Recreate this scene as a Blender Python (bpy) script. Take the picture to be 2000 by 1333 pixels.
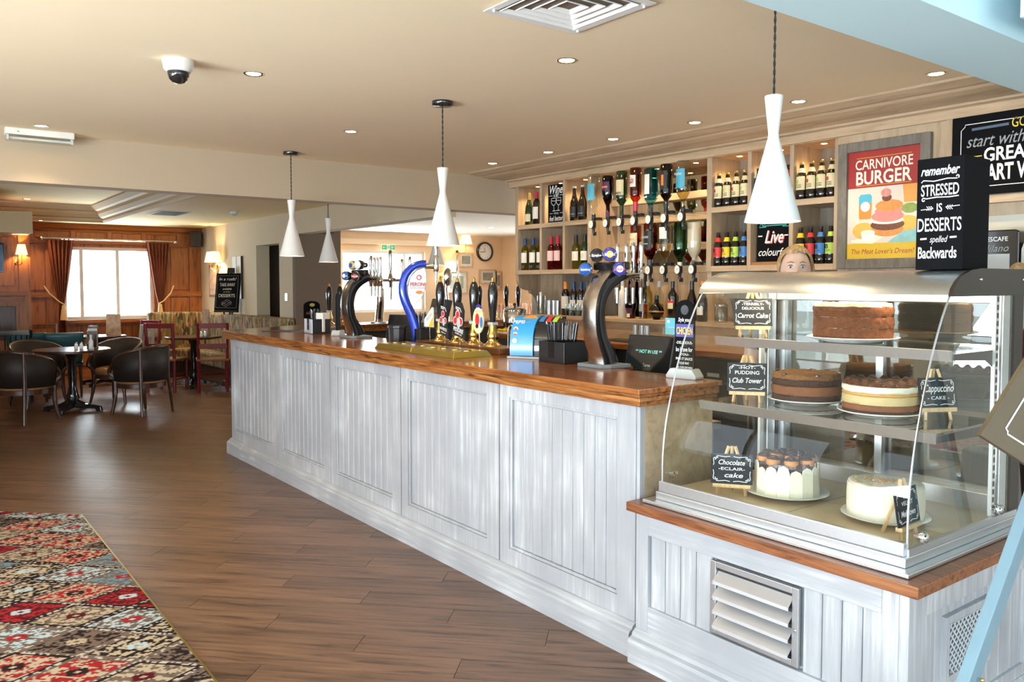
import bpy, math, random
from mathutils import Matrix, Vector
random.seed(7)
PI = math.pi
R90 = -PI / 2
SC = bpy.context.scene
COL = SC.collection
for _o in list(bpy.data.objects):
    bpy.data.objects.remove(_o)

# ------------------------------------------------------------------ camera
cam_d = bpy.data.cameras.new('camera')
cam = bpy.data.objects.new('camera', cam_d)
COL.objects.link(cam)
cam.location = (0, 0, 1.53)
cam.rotation_euler = (math.radians(90 - 2.6), 0, -math.atan2(1203, 1600))
cam_d.sensor_width = 36
cam_d.lens = 28.8
cam_d.shift_y = -0.0194
cam_d.clip_end = 200
SC.camera = cam

# ------------------------------------------------------------------ world and daylight
world = bpy.data.worlds.new('sky')
SC.world = world
world.use_nodes = True
_bg = world.node_tree.nodes['Background']
_bg.inputs[0].default_value = (0.80, 0.91, 1.0, 1)
_bg.inputs[1].default_value = 4.2
SC.view_settings.view_transform = 'Standard'
SC.view_settings.look = 'None'
SC.view_settings.gamma = 1
SC.view_settings.exposure = 0.08
SC.view_settings.use_curve_mapping = False
SC.cycles.use_denoising = True
SC.cycles.max_bounces = 9
SC.cycles.diffuse_bounces = 5
SC.cycles.glossy_bounces = 4
SC.cycles.transparent_max_bounces = 24
SC.cycles.sample_clamp_indirect = 6
SC.cycles.caustics_reflective = False
SC.cycles.caustics_refractive = False


def daylight(name, loc, size_x, size_y, rot):
    """a portal: daylight from the sky entering by one window opening"""
    d = bpy.data.lights.new(name, 'AREA')
    d.shape = 'RECTANGLE'
    d.size, d.size_y = size_x, size_y
    d.cycles.is_portal = True
    o = bpy.data.objects.new(name, d)
    COL.objects.link(o)
    o.location = loc
    o.rotation_euler = rot
    return o


for _y in (-1.6, 0.9, 3.4):
    daylight('daylight_left', (-3.05, _y, 1.45), 1.9, 2.0, (0, -PI / 2, 0))
for _x in (-1.6, 1.0, 3.4):
    daylight('daylight_rear', (_x, -3.05, 1.35), 2.0, 2.1, (PI / 2, 0, 0))
daylight('daylight_dining', (2.83, 14.95, 1.54), 1.34, 1.2, (-PI / 2, 0, 0))
daylight('daylight_lounge', (7.38, 13.95, 1.58), 1.74, 1.16, (-PI / 2, 0, 0))


def added_uplight(name, loc, size_x, size_y, rot, power):
    """daylight thrown up by the bright paving outside one window"""
    d = bpy.data.lights.new(name, 'AREA')
    d.shape = 'RECTANGLE'
    d.size, d.size_y = size_x, size_y
    d.energy = power
    d.color = (0.84, 0.93, 1.0)
    o = bpy.data.objects.new(name, d)
    COL.objects.link(o)
    o.location = loc
    o.rotation_euler = rot


for _y in (-1.6, 0.9, 3.4):  # added uplights outside the unseen windows, to brighten the ceiling
    added_uplight('window_glow_left', (-3.75, _y, 0.85), 1.7, 2.3, (0, -PI / 2 - math.radians(58), 0), 480)
for _x in (-1.6, 1.0):
    added_uplight('window_glow_rear', (_x, -3.75, 0.75), 2.2, 1.8, (PI / 2 + math.radians(48), 0, 0), 70)
added_uplight('window_glow_dining', (2.83, 15.42, 1.15), 1.6, 1.1, (-PI / 2 - math.radians(46), 0, 0), 190)
added_uplight('window_glow_lounge', (7.38, 14.42, 1.2), 2.0, 1.1, (-PI / 2 - math.radians(40), 0, 0), 150)
for _y in (8.2, 11.2):  # added uplights to brighten the room beyond the bar
    added_uplight('window_glow_side', (10.75, _y, 1.1), 1.4, 2.2, (0, PI / 2 + math.radians(35), 0), 55)
    daylight('daylight_side', (10.08, _y, 1.45), 1.6, 2.0, (0, PI / 2, 0))

# ------------------------------------------------------------------ mesh kit


class MB:
    def __init__(s):
        s.v, s.f = [], []

    def add(s, vs, fs, M=None):
        b = len(s.v)
        if M is not None:
            vs = [tuple(M @ Vector(v)) for v in vs]
        s.v += [tuple(v) for v in vs]
        s.f += [tuple(b + i for i in f) for f in fs]
        return s

    def box(s, x0, x1, y0, y1, z0, z1, M=None):
        vs = [(x0, y0, z0), (x1, y0, z0), (x1, y1, z0), (x0, y1, z0), (x0, y0, z1), (x1, y0, z1), (x1, y1, z1), (x0, y1, z1)]
        fs = [(0, 3, 2, 1), (4, 5, 6, 7), (0, 1, 5, 4), (1, 2, 6, 5), (2, 3, 7, 6), (3, 0, 4, 7)]
        return s.add(vs, fs, M)

    def lathe(s, prof, n=16, c=(0, 0, 0), M=None, a0=0.0, a1=2 * PI, cap=True):
        full = abs(a1 - a0 - 2 * PI) < 1e-6
        m = n if full else n + 1
        vs = []
        for r, z in prof:
            for i in range(m):
                a = a0 + (a1 - a0) * i / n
                vs.append((c[0] + r * math.cos(a), c[1] + r * math.sin(a), c[2] + z))
        fs = []
        for k in range(len(prof) - 1):
            for i in range(n):
                j = (i + 1) % m
                fs.append((k * m + i, k * m + j, (k + 1) * m + j, (k + 1) * m + i))
        if full and cap:
            if prof[0][0] > 1e-5:
                fs.append(tuple(range(m - 1, -1, -1)))
            if prof[-1][0] > 1e-5:
                fs.append(tuple((len(prof) - 1) * m + i for i in range(m)))
        return s.add(vs, fs, M)

    def prism(s, poly, a, b, axis='y', M=None):
        """poly in the two other axes (x,z for y; y,z for x; x,y for z)"""
        n = len(poly)

        def p(q, t):
            return {'y': (q[0], t, q[1]), 'x': (t, q[0], q[1]), 'z': (q[0], q[1], t)}[axis]
        vs = [p(q, a) for q in poly] + [p(q, b) for q in poly]
        fs = [tuple(range(n)), tuple(range(2 * n - 1, n - 1, -1))]
        fs += [(i, i + n, (i + 1) % n + n, (i + 1) % n) for i in range(n)]
        return s.add(vs, fs, M)

    def tube(s, pts, r, n=8, M=None, sx=1.0):
        pts = [Vector(p) for p in pts]
        rs = r if isinstance(r, (list, tuple)) else [r] * len(pts)
        vs = []
        up = None
        for i, p in enumerate(pts):
            t = (pts[min(i + 1, len(pts) - 1)] - pts[max(i - 1, 0)]).normalized()
            if up is None:
                up = Vector((0, 1, 0)) if abs(t.y) < 0.9 else Vector((1, 0, 0))
            a = (up - t * up.dot(t)).normalized()
            up = a
            b = t.cross(a)
            for k in range(n):
                w = 2 * PI * k / n
                vs.append(p + a * (math.cos(w) * rs[i] * sx) + b * (math.sin(w) * rs[i]))
        fs = []
        for i in range(len(pts) - 1):
            for k in range(n):
                j = (k + 1) % n
                fs.append((i * n + k, i * n + j, (i + 1) * n + j, (i + 1) * n + k))
        fs.append(tuple(range(n - 1, -1, -1)))
        fs.append(tuple((len(pts) - 1) * n + k for k in range(n)))
        return s.add(vs, fs, M)

    def ball(s, c, r, n=12, m=8, M=None):
        if not isinstance(r, (list, tuple)):
            r = (r, r, r)
        vs = [(c[0], c[1], c[2] - r[2])]
        for i in range(1, m):
            a = -PI / 2 + PI * i / m
            for k in range(n):
                w = 2 * PI * k / n
                vs.append((c[0] + r[0] * math.cos(a) * math.cos(w), c[1] + r[1] * math.cos(a) * math.sin(w), c[2] + r[2] * math.sin(a)))
        vs.append((c[0], c[1], c[2] + r[2]))
        fs = [(0, 1 + (k + 1) % n, 1 + k) for k in range(n)]
        for i in range(m - 2):
            for k in range(n):
                j = (k + 1) % n
                fs.append((1 + i * n + k, 1 + i * n + j, 1 + (i + 1) * n + j, 1 + (i + 1) * n + k))
        L = len(vs) - 1
        fs += [(L, 1 + (m - 2) * n + k, 1 + (m - 2) * n + (k + 1) % n) for k in range(n)]
        return s.add(vs, fs, M)

    def sheet(s, fn, nu, nv, M=None):
        vs = [fn(i / nu, j / nv) for j in range(nv + 1) for i in range(nu + 1)]
        fs = [(j * (nu + 1) + i, j * (nu + 1) + i + 1, (j + 1) * (nu + 1) + i + 1, (j + 1) * (nu + 1) + i) for j in range(nv) for i in range(nu)]
        return s.add(vs, fs, M)

    def mesh(s, name, mat, smooth=40):
        me = bpy.data.meshes.new(name)
        me.from_pydata(s.v, [], s.f)
        if mat is not None:
            me.materials.append(MT[mat] if isinstance(mat, str) else mat)
        if smooth:
            for p in me.polygons:
                p.use_smooth = True
            me.set_sharp_from_angle(angle=math.radians(smooth))
        me.update()
        return me

    def obj(s, name, mat, parent=None, smooth=40, bevel=0, label=None, loc=None, rz=0, solid=0, subsurf=0):
        o = bpy.data.objects.new(name, s.mesh(name, mat, smooth))
        COL.objects.link(o)
        if parent is not None:
            o.parent = parent
        if loc is not None:
            o.location = loc
        if rz:
            o.rotation_euler = (0, 0, rz)
        if solid:
            m = o.modifiers.new('solid', 'SOLIDIFY')
            m.thickness = solid
            m.offset = 0
        if bevel:
            m = o.modifiers.new('bevel', 'BEVEL')
            m.width = bevel
            m.segments = 2
            m.limit_method = 'ANGLE'
        if subsurf:
            m = o.modifiers.new('subsurf', 'SUBSURF')
            m.levels = m.render_levels = subsurf
        if label:
            o['label'] = label
        return o


def tag(o, label, cat, group=None, kind=None):
    o['label'] = label
    o['category'] = cat
    if group:
        o['group'] = group
    if kind:
        o['kind'] = kind
    return o


def thing(name, label, cat, loc=(0, 0, 0), rz=0.0, group=None):
    o = bpy.data.objects.new(name, None)
    COL.objects.link(o)
    o.empty_display_size = 0.05
    o.location = loc
    o.rotation_euler = (0, 0, rz)
    return tag(o, label, cat, group)


def struct(name, mb, mat, parent=None, label=None, bevel=0, smooth=0):
    o = mb.obj(name, mat, parent, smooth=smooth, bevel=bevel)
    if parent is None:
        o['kind'] = 'structure'
        if label:
            o['label'] = label
    return o


def kids(o):
    return [c for c in bpy.data.objects if c.parent == o]


def dup(root, loc, rz=None, label=None):
    r = root.copy()
    COL.objects.link(r)
    r.location = loc
    if rz is not None:
        r.rotation_euler = (0, 0, rz)
    if label:
        r['label'] = label
    for ch in kids(root):
        c = ch.copy()
        COL.objects.link(c)
        c.parent = r
        for g in kids(ch):
            d = g.copy()
            COL.objects.link(d)
            d.parent = c
    return r


def BX(name, mat, x0, x1, y0, y1, z0, z1, parent=None, bevel=0, M=None):
    return MB().box(x0, x1, y0, y1, z0, z1, M).obj(name, mat, parent, smooth=0, bevel=bevel)


_ft = {}


def text(s, h, x, z, mat, parent, y=-0.002, width=None, shear=0.0, bold=0.0, align='CENTER', rot=0.0, space=1.0, name='lettering', depth=0.0004, arc=None):
    """flat lettering in the local XZ plane, facing local -Y; h is the capital height, x,z the centre of the line"""
    key = (s, shear, bold, space, align)
    if key not in _ft:
        cu = bpy.data.curves.new('txt', 'FONT')
        cu.body = s
        cu.align_x = align
        cu.size = 1.0
        cu.shear = shear
        cu.offset = bold
        cu.space_character = space
        cu.resolution_u = 3
        ob = bpy.data.objects.new('txt', cu)
        COL.objects.link(ob)
        dg = bpy.context.evaluated_depsgraph_get()
        me = bpy.data.meshes.new_from_object(ob.evaluated_get(dg))
        bpy.data.objects.remove(ob)
        xs = [v.co.x for v in me.vertices] or [0]
        _ft[key] = (me, min(xs), max(xs))
    me0, xa, xb = _ft[key]
    me = me0.copy()
    me.name = name
    me.materials.clear()
    me.materials.append(MT[mat])
    k = h / 0.70
    kx = k if width is None else width / max(xb - xa, 1e-4)
    off = -(xa + xb) / 2 if align == 'CENTER' else -xa
    for v in me.vertices:
        px, pz = (v.co.x + off) * kx, (v.co.y - 0.35) * k
        if arc:
            pz += arc * (1 - (2 * px / (width or 1)) ** 2)
        v.co = (px, 0, pz)
    o = bpy.data.objects.new(name, me)
    COL.objects.link(o)
    o.parent = parent
    o.location = (x, y, z)
    o.rotation_euler = (0, rot, 0)
    return o


def stroke(pts, r, mat, parent, y=-0.002, name='flourish'):
    """a painted line in the local XZ plane as a flat ribbon"""
    mb = MB()
    P = [Vector((p[0], 0, p[1])) for p in pts]
    L, Rr = [], []
    for i, p in enumerate(P):
        t = (P[min(i + 1, len(P) - 1)] - P[max(i - 1, 0)])
        t = t.normalized() if t.length > 1e-9 else Vector((1, 0, 0))
        n = Vector((-t.z, 0, t.x)) * r
        L.append(p + n)
        Rr.append(p - n)
    n = len(P)
    mb.add(L + Rr, [(i, i + 1, n + i + 1, n + i) for i in range(n - 1)])
    o = mb.obj(name, mat, parent, smooth=0)
    o.location = (0, y, 0)
    return o


def strokes(paths, r, mat, parent, y=-0.002, name='flourish'):
    mb = MB()
    for pts in paths:
        P = [Vector((p[0], 0, p[1])) for p in pts]
        L, Rr = [], []
        for i, p in enumerate(P):
            t = (P[min(i + 1, len(P) - 1)] - P[max(i - 1, 0)])
            t = t.normalized() if t.length > 1e-9 else Vector((1, 0, 0))
            nn = Vector((-t.z, 0, t.x)) * r
            L.append(p + nn)
            Rr.append(p - nn)
        n = len(P)
        mb.add(L + Rr, [(i, i + 1, n + i + 1, n + i) for i in range(n - 1)])
    o = mb.obj(name, mat, parent, smooth=0)
    o.location = (0, y, 0)
    return o


def spiral(cx, cz, r, turns, a0, sgn=1, n=14):
    return [(cx + r * (1 - 0.75 * i / n) * math.cos(a0 + sgn * 2 * PI * turns * i / n), cz + r * (1 - 0.75 * i / n) * math.sin(a0 + sgn * 2 * PI * turns * i / n)) for i in range(n + 1)]


def disc(x, z, rx, rz, mat, parent, y=-0.0015, name='print', n=20):
    vs = [(x + rx * math.cos(2 * PI * i / n), 0, z + rz * math.sin(2 * PI * i / n)) for i in range(n)]
    o = MB().add(vs, [tuple(range(n))]).obj(name, mat, parent, smooth=0)
    o.location = (0, y, 0)
    return o


def flat(pts, mat, parent, y=-0.0015, name='print'):
    o = MB().add([(p[0], 0, p[1]) for p in pts], [tuple(range(len(pts)))]).obj(name, mat, parent, smooth=0)
    o.location = (0, y, 0)
    return o


# ------------------------------------------------------------------ materials
MT = {}


def _new(name):
    m = bpy.data.materials.new(name)
    m.use_nodes = True
    nt = m.node_tree
    b = nt.nodes['Principled BSDF']
    MT[name] = m
    return m, nt, b


def N(nt, t, **kw):
    n = nt.nodes.new(t)
    for k, v in kw.items():
        setattr(n, k, v)
    return n


def plain(name, c, rough=0.5, metal=0.0, var=0.06, scale=12.0, bump=0.0, emit=0.0, coat=0.0, spec=0.5, stretch=(1, 1, 1)):
    m, nt, b = _new(name)
    L = nt.links
    tc = N(nt, 'ShaderNodeTexCoord')
    mp = N(nt, 'ShaderNodeMapping')
    mp.inputs['Scale'].default_value = stretch
    L.new(tc.outputs['Object'], mp.inputs['Vector'])
    nz = N(nt, 'ShaderNodeTexNoise')
    nz.inputs['Scale'].default_value = scale
    nz.inputs['Detail'].default_value = 4
    L.new(mp.outputs[0], nz.inputs['Vector'])
    mix = N(nt, 'ShaderNodeMixRGB')
    mix.inputs[1].default_value = (*[x * (1 - var) for x in c], 1)
    mix.inputs[2].default_value = (*[min(1, x * (1 + var)) for x in c], 1)
    L.new(nz.outputs['Fac'], mix.inputs[0])
    L.new(mix.outputs[0], b.inputs['Base Color'])
    b.inputs['Roughness'].default_value = rough
    b.inputs['Metallic'].default_value = metal
    b.inputs['Specular IOR Level'].default_value = spec
    if coat:
        b.inputs['Coat Weight'].default_value = coat
        b.inputs['Coat Roughness'].default_value = 0.08
    if emit:
        L.new(mix.outputs[0], b.inputs['Emission Color'])
        b.inputs['Emission Strength'].default_value = emit
    if bump:
        bp = N(nt, 'ShaderNodeBump')
        bp.inputs['Strength'].default_value = bump
        bp.inputs['Distance'].default_value = 0.01
        L.new(nz.outputs['Fac'], bp.inputs['Height'])
        L.new(bp.outputs[0], b.inputs['Normal'])
    return m


def wood(name, c1, c2, rough=0.35, stretch=(1, 12, 12), scale=3.0, coat=0.0, bump=0.15, rot=0.0, rand=False, c3=None):
    """grain that runs along the axis with the smallest stretch"""
    m, nt, b = _new(name)
    L = nt.links
    tc = N(nt, 'ShaderNodeTexCoord')
    mp = N(nt, 'ShaderNodeMapping')
    mp.inputs['Scale'].default_value = stretch
    mp.inputs['Rotation'].default_value = (0, 0, rot)
    if rand:
        oi = N(nt, 'ShaderNodeObjectInfo')
        vm = N(nt, 'ShaderNodeVectorMath', operation='SCALE')
        cmb = N(nt, 'ShaderNodeCombineXYZ')
        for i in range(3):
            L.new(oi.outputs['Random'], cmb.inputs[i])
        vm.inputs['Scale'].default_value = 37.0
        L.new(cmb.outputs[0], vm.inputs[0])
        ad = N(nt, 'ShaderNodeVectorMath', operation='ADD')
        L.new(tc.outputs['Object'], ad.inputs[0])
        L.new(vm.outputs[0], ad.inputs[1])
        L.new(ad.outputs[0], mp.inputs['Vector'])
    else:
        L.new(tc.outputs['Object'], mp.inputs['Vector'])
    nz = N(nt, 'ShaderNodeTexNoise')
    nz.inputs['Scale'].default_value = scale
    nz.inputs['Detail'].default_value = 6
    nz.inputs['Roughness'].default_value = 0.62
    nz.inputs['Distortion'].default_value = 0.6
    L.new(mp.outputs[0], nz.inputs['Vector'])
    rp = N(nt, 'ShaderNodeValToRGB')
    rp.color_ramp.elements[0].position = 0.33
    rp.color_ramp.elements[0].color = (*c1, 1)
    rp.color_ramp.elements[1].position = 0.66
    rp.color_ramp.elements[1].color = (*c2, 1)
    if c3:
        e = rp.color_ramp.elements.new(0.46)
        e.color = (*c3, 1)
    L.new(nz.outputs['Fac'], rp.inputs[0])
    last = rp.outputs[0]
    if rand:
        hv = N(nt, 'ShaderNodeHueSaturation')
        mr = N(nt, 'ShaderNodeMapRange')
        mr.inputs['To Min'].default_value = 0.82
        mr.inputs['To Max'].default_value = 1.18
        L.new(oi.outputs['Random'], mr.inputs['Value'])
        L.new(mr.outputs[0], hv.inputs['Value'])
        L.new(last, hv.inputs['Color'])
        last = hv.outputs[0]
    L.new(last, b.inputs['Base Color'])
    b.inputs['Roughness'].default_value = rough
    if coat:
        b.inputs['Coat Weight'].default_value = coat
        b.inputs['Coat Roughness'].default_value = 0.12
    if bump:
        bp = N(nt, 'ShaderNodeBump')
        bp.inputs['Strength'].default_value = bump
        bp.inputs['Distance'].default_value = 0.004
        L.new(nz.outputs['Fac'], bp.inputs['Height'])
        L.new(bp.outputs[0], b.inputs['Normal'])
    return m


def glassy(name, tint=(1, 1, 1), base=0.05, gain=0.55, rough=0.0):
    """thin glass: tinted transparency with a reflection that grows towards grazing angles"""
    m, nt, b = _new(name)
    L = nt.links
    nt.nodes.remove(b)
    out = nt.nodes['Material Output']
    tr = N(nt, 'ShaderNodeBsdfTransparent')
    tr.inputs[0].default_value = (*tint, 1)
    gl = N(nt, 'ShaderNodeBsdfGlossy')
    gl.inputs['Roughness'].default_value = rough
    lw = N(nt, 'ShaderNodeLayerWeight')
    lw.inputs['Blend'].default_value = 0.5
    pw = N(nt, 'ShaderNodeMath', operation='POWER')
    pw.inputs[1].default_value = 3.0
    mu = N(nt, 'ShaderNodeMath', operation='MULTIPLY_ADD')
    mu.inputs[1].default_value = gain
    mu.inputs[2].default_value = base
    L.new(lw.outputs['Facing'], pw.inputs[0])
    L.new(pw.outputs[0], mu.inputs[0])
    mx = N(nt, 'ShaderNodeMixShader')
    L.new(mu.outputs[0], mx.inputs[0])
    L.new(tr.outputs[0], mx.inputs[1])
    L.new(gl.outputs[0], mx.inputs[2])
    L.new(mx.outputs[0], out.inputs['Surface'])
    return m


def shade_mat(name, c, emit):
    m, nt, b = _new(name)
    b.inputs['Base Color'].default_value = (*c, 1)
    b.inputs['Roughness'].default_value = 0.8
    b.inputs['Emission Color'].default_value = (*c, 1)
    b.inputs['Emission Strength'].default_value = emit
    return m


def whitewash(name, stretch=(20, 20, 1.0)):
    """cool grey paint with patchy white dry brush strokes along the grain"""
    m, nt, b = _new(name)
    L = nt.links
    tc = N(nt, 'ShaderNodeTexCoord')
    mp = N(nt, 'ShaderNodeMapping')
    mp.inputs['Scale'].default_value = stretch
    L.new(tc.outputs['Object'], mp.inputs['Vector'])
    n1 = N(nt, 'ShaderNodeTexNoise')
    n1.inputs['Scale'].default_value = 2.4
    n1.inputs['Detail'].default_value = 5
    n1.inputs['Roughness'].default_value = 0.6
    L.new(mp.outputs[0], n1.inputs['Vector'])
    n2 = N(nt, 'ShaderNodeTexNoise')
    n2.inputs['Scale'].default_value = 3.0
    n2.inputs['Detail'].default_value = 2
    L.new(tc.outputs['Object'], n2.inputs['Vector'])
    mm = N(nt, 'ShaderNodeMath', operation='MULTIPLY')
    L.new(n1.outputs['Fac'], mm.inputs[0])
    L.new(n2.outputs['Fac'], mm.inputs[1])
    rp = N(nt, 'ShaderNodeValToRGB')
    rp.color_ramp.elements[0].position = 0.16
    rp.color_ramp.elements[0].color = (0.365, 0.37, 0.395, 1)
    rp.color_ramp.elements[1].position = 0.42
    rp.color_ramp.elements[1].color = (0.60, 0.61, 0.63, 1)
    e = rp.color_ramp.elements.new(0.285)
    e.color = (0.43, 0.435, 0.455, 1)
    L.new(mm.outputs[0], rp.inputs[0])
    L.new(rp.outputs[0], b.inputs['Base Color'])
    b.inputs['Roughness'].default_value = 0.42
    bp = N(nt, 'ShaderNodeBump')
    bp.inputs['Strength'].default_value = 0.2
    bp.inputs['Distance'].default_value = 0.003
    L.new(n1.outputs['Fac'], bp.inputs['Height'])
    L.new(bp.outputs[0], b.inputs['Normal'])


def carpet_mat(name):
    """woven kilim carpet: rhombic cells in rows, each with its own palette and a stepped motif"""
    m, nt, b = _new(name)
    L = nt.links

    def M(op, a, c=None, d=None):
        n = N(nt, 'ShaderNodeMath', operation=op)
        for i, x in enumerate((a, c, d)):
            if x is None:
                continue
            if isinstance(x, (int, float)):
                n.inputs[i].default_value = x
            else:
                L.new(x, n.inputs[i])
        return n.outputs[0]

    tc = N(nt, 'ShaderNodeTexCoord')
    sp = N(nt, 'ShaderNodeSeparateXYZ')
    L.new(tc.outputs['Object'], sp.inputs[0])
    X, Y = sp.outputs[0], sp.outputs[1]
    # cell axes a=(-.707,.707)*.28  b=(.91,.41)*.268  -> inverse of the 2x2 matrix
    ax, ay, bx, by = -0.198, 0.198, 0.244, 0.110
    det = ax * by - bx * ay
    u = M('MULTIPLY_ADD', X, by / det, M('MULTIPLY', Y, -bx / det))
    v = M('MULTIPLY_ADD', X, -ay / det, M('MULTIPLY', Y, ax / det))
    K = 26.0
    # woven knots
    uq = M('DIVIDE', M('ADD', M('FLOOR', M('MULTIPLY', u, K)), 0.5), K)
    vq = M('DIVIDE', M('ADD', M('FLOOR', M('MULTIPLY', v, K)), 0.5), K)
    cu_, cv_ = M('FLOOR', uq), M('FLOOR', vq)
    fu = M('ABSOLUTE', M('SUBTRACT', M('FRACT', uq), 0.5))
    fv = M('ABSOLUTE', M('SUBTRACT', M('FRACT', vq), 0.5))
    cell = N(nt, 'ShaderNodeCombineXYZ')
    L.new(cu_, cell.inputs[0])
    L.new(cv_, cell.inputs[1])
    wn = N(nt, 'ShaderNodeTexWhiteNoise')
    wn.noise_dimensions = '2D'
    L.new(cell.outputs[0], wn.inputs['Vector'])
    rnd = wn.outputs['Value']
    knot = N(nt, 'ShaderNodeCombineXYZ')
    L.new(uq, knot.inputs[0])
    L.new(vq, knot.inputs[1])
    wk = N(nt, 'ShaderNodeTexWhiteNoise')
    wk.noise_dimensions = '2D'
    L.new(knot.outputs[0], wk.inputs['Vector'])
    kn = wk.outputs['Value']
    # mirrored motif noise inside the cell, so that it is symmetrical like weaving
    fx = N(nt, 'ShaderNodeCombineXYZ')
    L.new(M('MULTIPLY_ADD', rnd, 40.0, fu), fx.inputs[0])
    L.new(M('MULTIPLY_ADD', rnd, 17.0, fv), fx.inputs[1])
    mot = N(nt, 'ShaderNodeTexNoise')
    mot.inputs['Scale'].default_value = 9.0
    mot.inputs['Detail'].default_value = 1.0
    L.new(fx.outputs[0], mot.inputs['Vector'])
    motif = M('GREATER_THAN', M('ADD', mot.outputs['Fac'], M('MULTIPLY', M('SUBTRACT', kn, 0.5), 0.16)), 0.5)

    def ramp(cols, f):
        r = N(nt, 'ShaderNodeValToRGB')
        r.color_ramp.interpolation = 'CONSTANT'
        els = r.color_ramp.elements
        while len(els) < len(cols):
            els.new(0.5)
        for i, c in enumerate(cols):
            els[i].position = i / len(cols)
            els[i].color = (*c, 1)
        L.new(f, r.inputs[0])
        return r.outputs[0]

    red, dred = (0.33, 0.020, 0.022), (0.09, 0.007, 0.011)
    cream, tan, dark = (0.46, 0.37, 0.26), (0.165, 0.115, 0.088), (0.022, 0.014, 0.013)
    blue, pale = (0.14, 0.26, 0.33), (0.44, 0.53, 0.57)
    ground = ramp([red, tan, dark, red, tan, tan, dark, red], rnd)
    ink = ramp([cream, pale, cream, dred, cream, blue, tan, cream], rnd)
    centre = ramp([dark, red, pale, pale, dred, red, cream, dark], rnd)

    def mix(f, a, c):
        n = N(nt, 'ShaderNodeMixRGB')
        L.new(f, n.inputs[0])
        for i, x in ((1, a), (2, c)):
            if isinstance(x, tuple):
                n.inputs[i].default_value = (*x, 1)
            else:
                L.new(x, n.inputs[i])
        return n.outputs[0]

    col = mix(motif, ground, ink)
    rad = M('ADD', fu, fv)
    col = mix(M('LESS_THAN', rad, 0.16), col, centre)
    col = mix(M('LESS_THAN', rad, 0.07), col, ink)
    edge = M('MAXIMUM', fu, fv)
    border = ramp([tan, dark, tan, dark], M('FRACT', M('MULTIPLY', rnd, 7.3)))
    col = mix(M('GREATER_THAN', edge, 0.43), col, border)
    stitch = M('MULTIPLY', M('GREATER_THAN', edge, 0.47), M('GREATER_THAN', kn, 0.62))
    col = mix(stitch, col, (0.5, 0.45, 0.4))
    dk = M('MULTIPLY', M('LESS_THAN', kn, 0.12), 0.45)
    col = mix(dk, col, (0.03, 0.02, 0.02))
    L.new(col, b.inputs['Base Color'])
    b.inputs['Roughness'].default_value = 0.95
    b.inputs['Specular IOR Level'].default_value = 0.1
    bp = N(nt, 'ShaderNodeBump')
    bp.inputs['Strength'].default_value = 0.6
    bp.inputs['Distance'].default_value = 0.004
    L.new(kn, bp.inputs['Height'])
    L.new(bp.outputs[0], b.inputs['Normal'])


def fabric_mat(name, cols, scale=(10, 10, 10)):
    m, nt, b = _new(name)
    L = nt.links
    tc = N(nt, 'ShaderNodeTexCoord')
    mp = N(nt, 'ShaderNodeMapping')
    mp.inputs['Scale'].default_value = scale
    L.new(tc.outputs['Object'], mp.inputs['Vector'])
    vo = N(nt, 'ShaderNodeTexVoronoi')
    vo.inputs['Scale'].default_value = 1.0
    L.new(mp.outputs[0], vo.inputs['Vector'])
    sp = N(nt, 'ShaderNodeSeparateColor')
    L.new(vo.outputs['Color'], sp.inputs[0])
    r = N(nt, 'ShaderNodeValToRGB')
    r.color_ramp.interpolation = 'CONSTANT'
    els = r.color_ramp.elements
    while len(els) < len(cols):
        els.new(0.5)
    for i, c in enumerate(cols):
        els[i].position = i / len(cols)
        els[i].color = (*c, 1)
    L.new(sp.outputs[0], r.inputs[0])
    L.new(r.outputs[0], b.inputs['Base Color'])
    b.inputs['Roughness'].default_value = 0.9


whitewash('whitewash')
whitewash('whitewash_rail', (20, 1.0, 20))
carpet_mat('carpet')
wood('oak_top', (0.10, 0.028, 0.006), (0.42, 0.16, 0.045), 0.22, (14, 1.1, 14), 3.2, coat=0.5, c3=(0.27, 0.085, 0.02))
wood('oak_edge', (0.045, 0.014, 0.004), (0.48, 0.20, 0.06), 0.3, (14, 1.5, 22), 2.6, coat=0.3, bump=0.4, c3=(0.28, 0.10, 0.026))
wood('oak_top_x', (0.10, 0.028, 0.006), (0.42, 0.16, 0.045), 0.25, (1.1, 14, 14), 3.2, coat=0.5, c3=(0.27, 0.085, 0.02))
wood('ledge_wood', (0.12, 0.035, 0.012), (0.36, 0.14, 0.05), 0.35, (14, 1.2, 14), 3.5, coat=0.2, c3=(0.24, 0.08, 0.028))
wood('floor_wood', (0.055, 0.026, 0.014), (0.215, 0.115, 0.066), 0.33, (1.0, 13, 13), 2.4, rand=True, bump=0.12, c3=(0.145, 0.076, 0.044))
wood('floor_base', (0.30, 0.22, 0.17), (0.42, 0.33, 0.27), 0.5, (1, 1, 1), 3.0, bump=0)
wood('panel_oak', (0.13, 0.034, 0.007), (0.40, 0.13, 0.028), 0.36, (12, 12, 1.0), 2.2, coat=0.15, c3=(0.34, 0.105, 0.024))
wood('panel_oak_x', (0.13, 0.034, 0.007), (0.40, 0.13, 0.028), 0.36, (1, 12, 12), 2.2, coat=0.15, c3=(0.34, 0.105, 0.024))
wood('shelf_paint', (0.38, 0.27, 0.165), (0.54, 0.405, 0.27), 0.45, (9, 1.0, 9), 2.4, bump=0.1, c3=(0.46, 0.34, 0.22))
wood('shelf_paint_z', (0.36, 0.26, 0.165), (0.50, 0.38, 0.26), 0.45, (9, 9, 1.0), 2.4, bump=0.1, c3=(0.43, 0.325, 0.215))
wood('optic_board', (0.46, 0.30, 0.16), (0.70, 0.49, 0.29), 0.4, (9, 9, 1.0), 2.4, bump=0.05)
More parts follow.
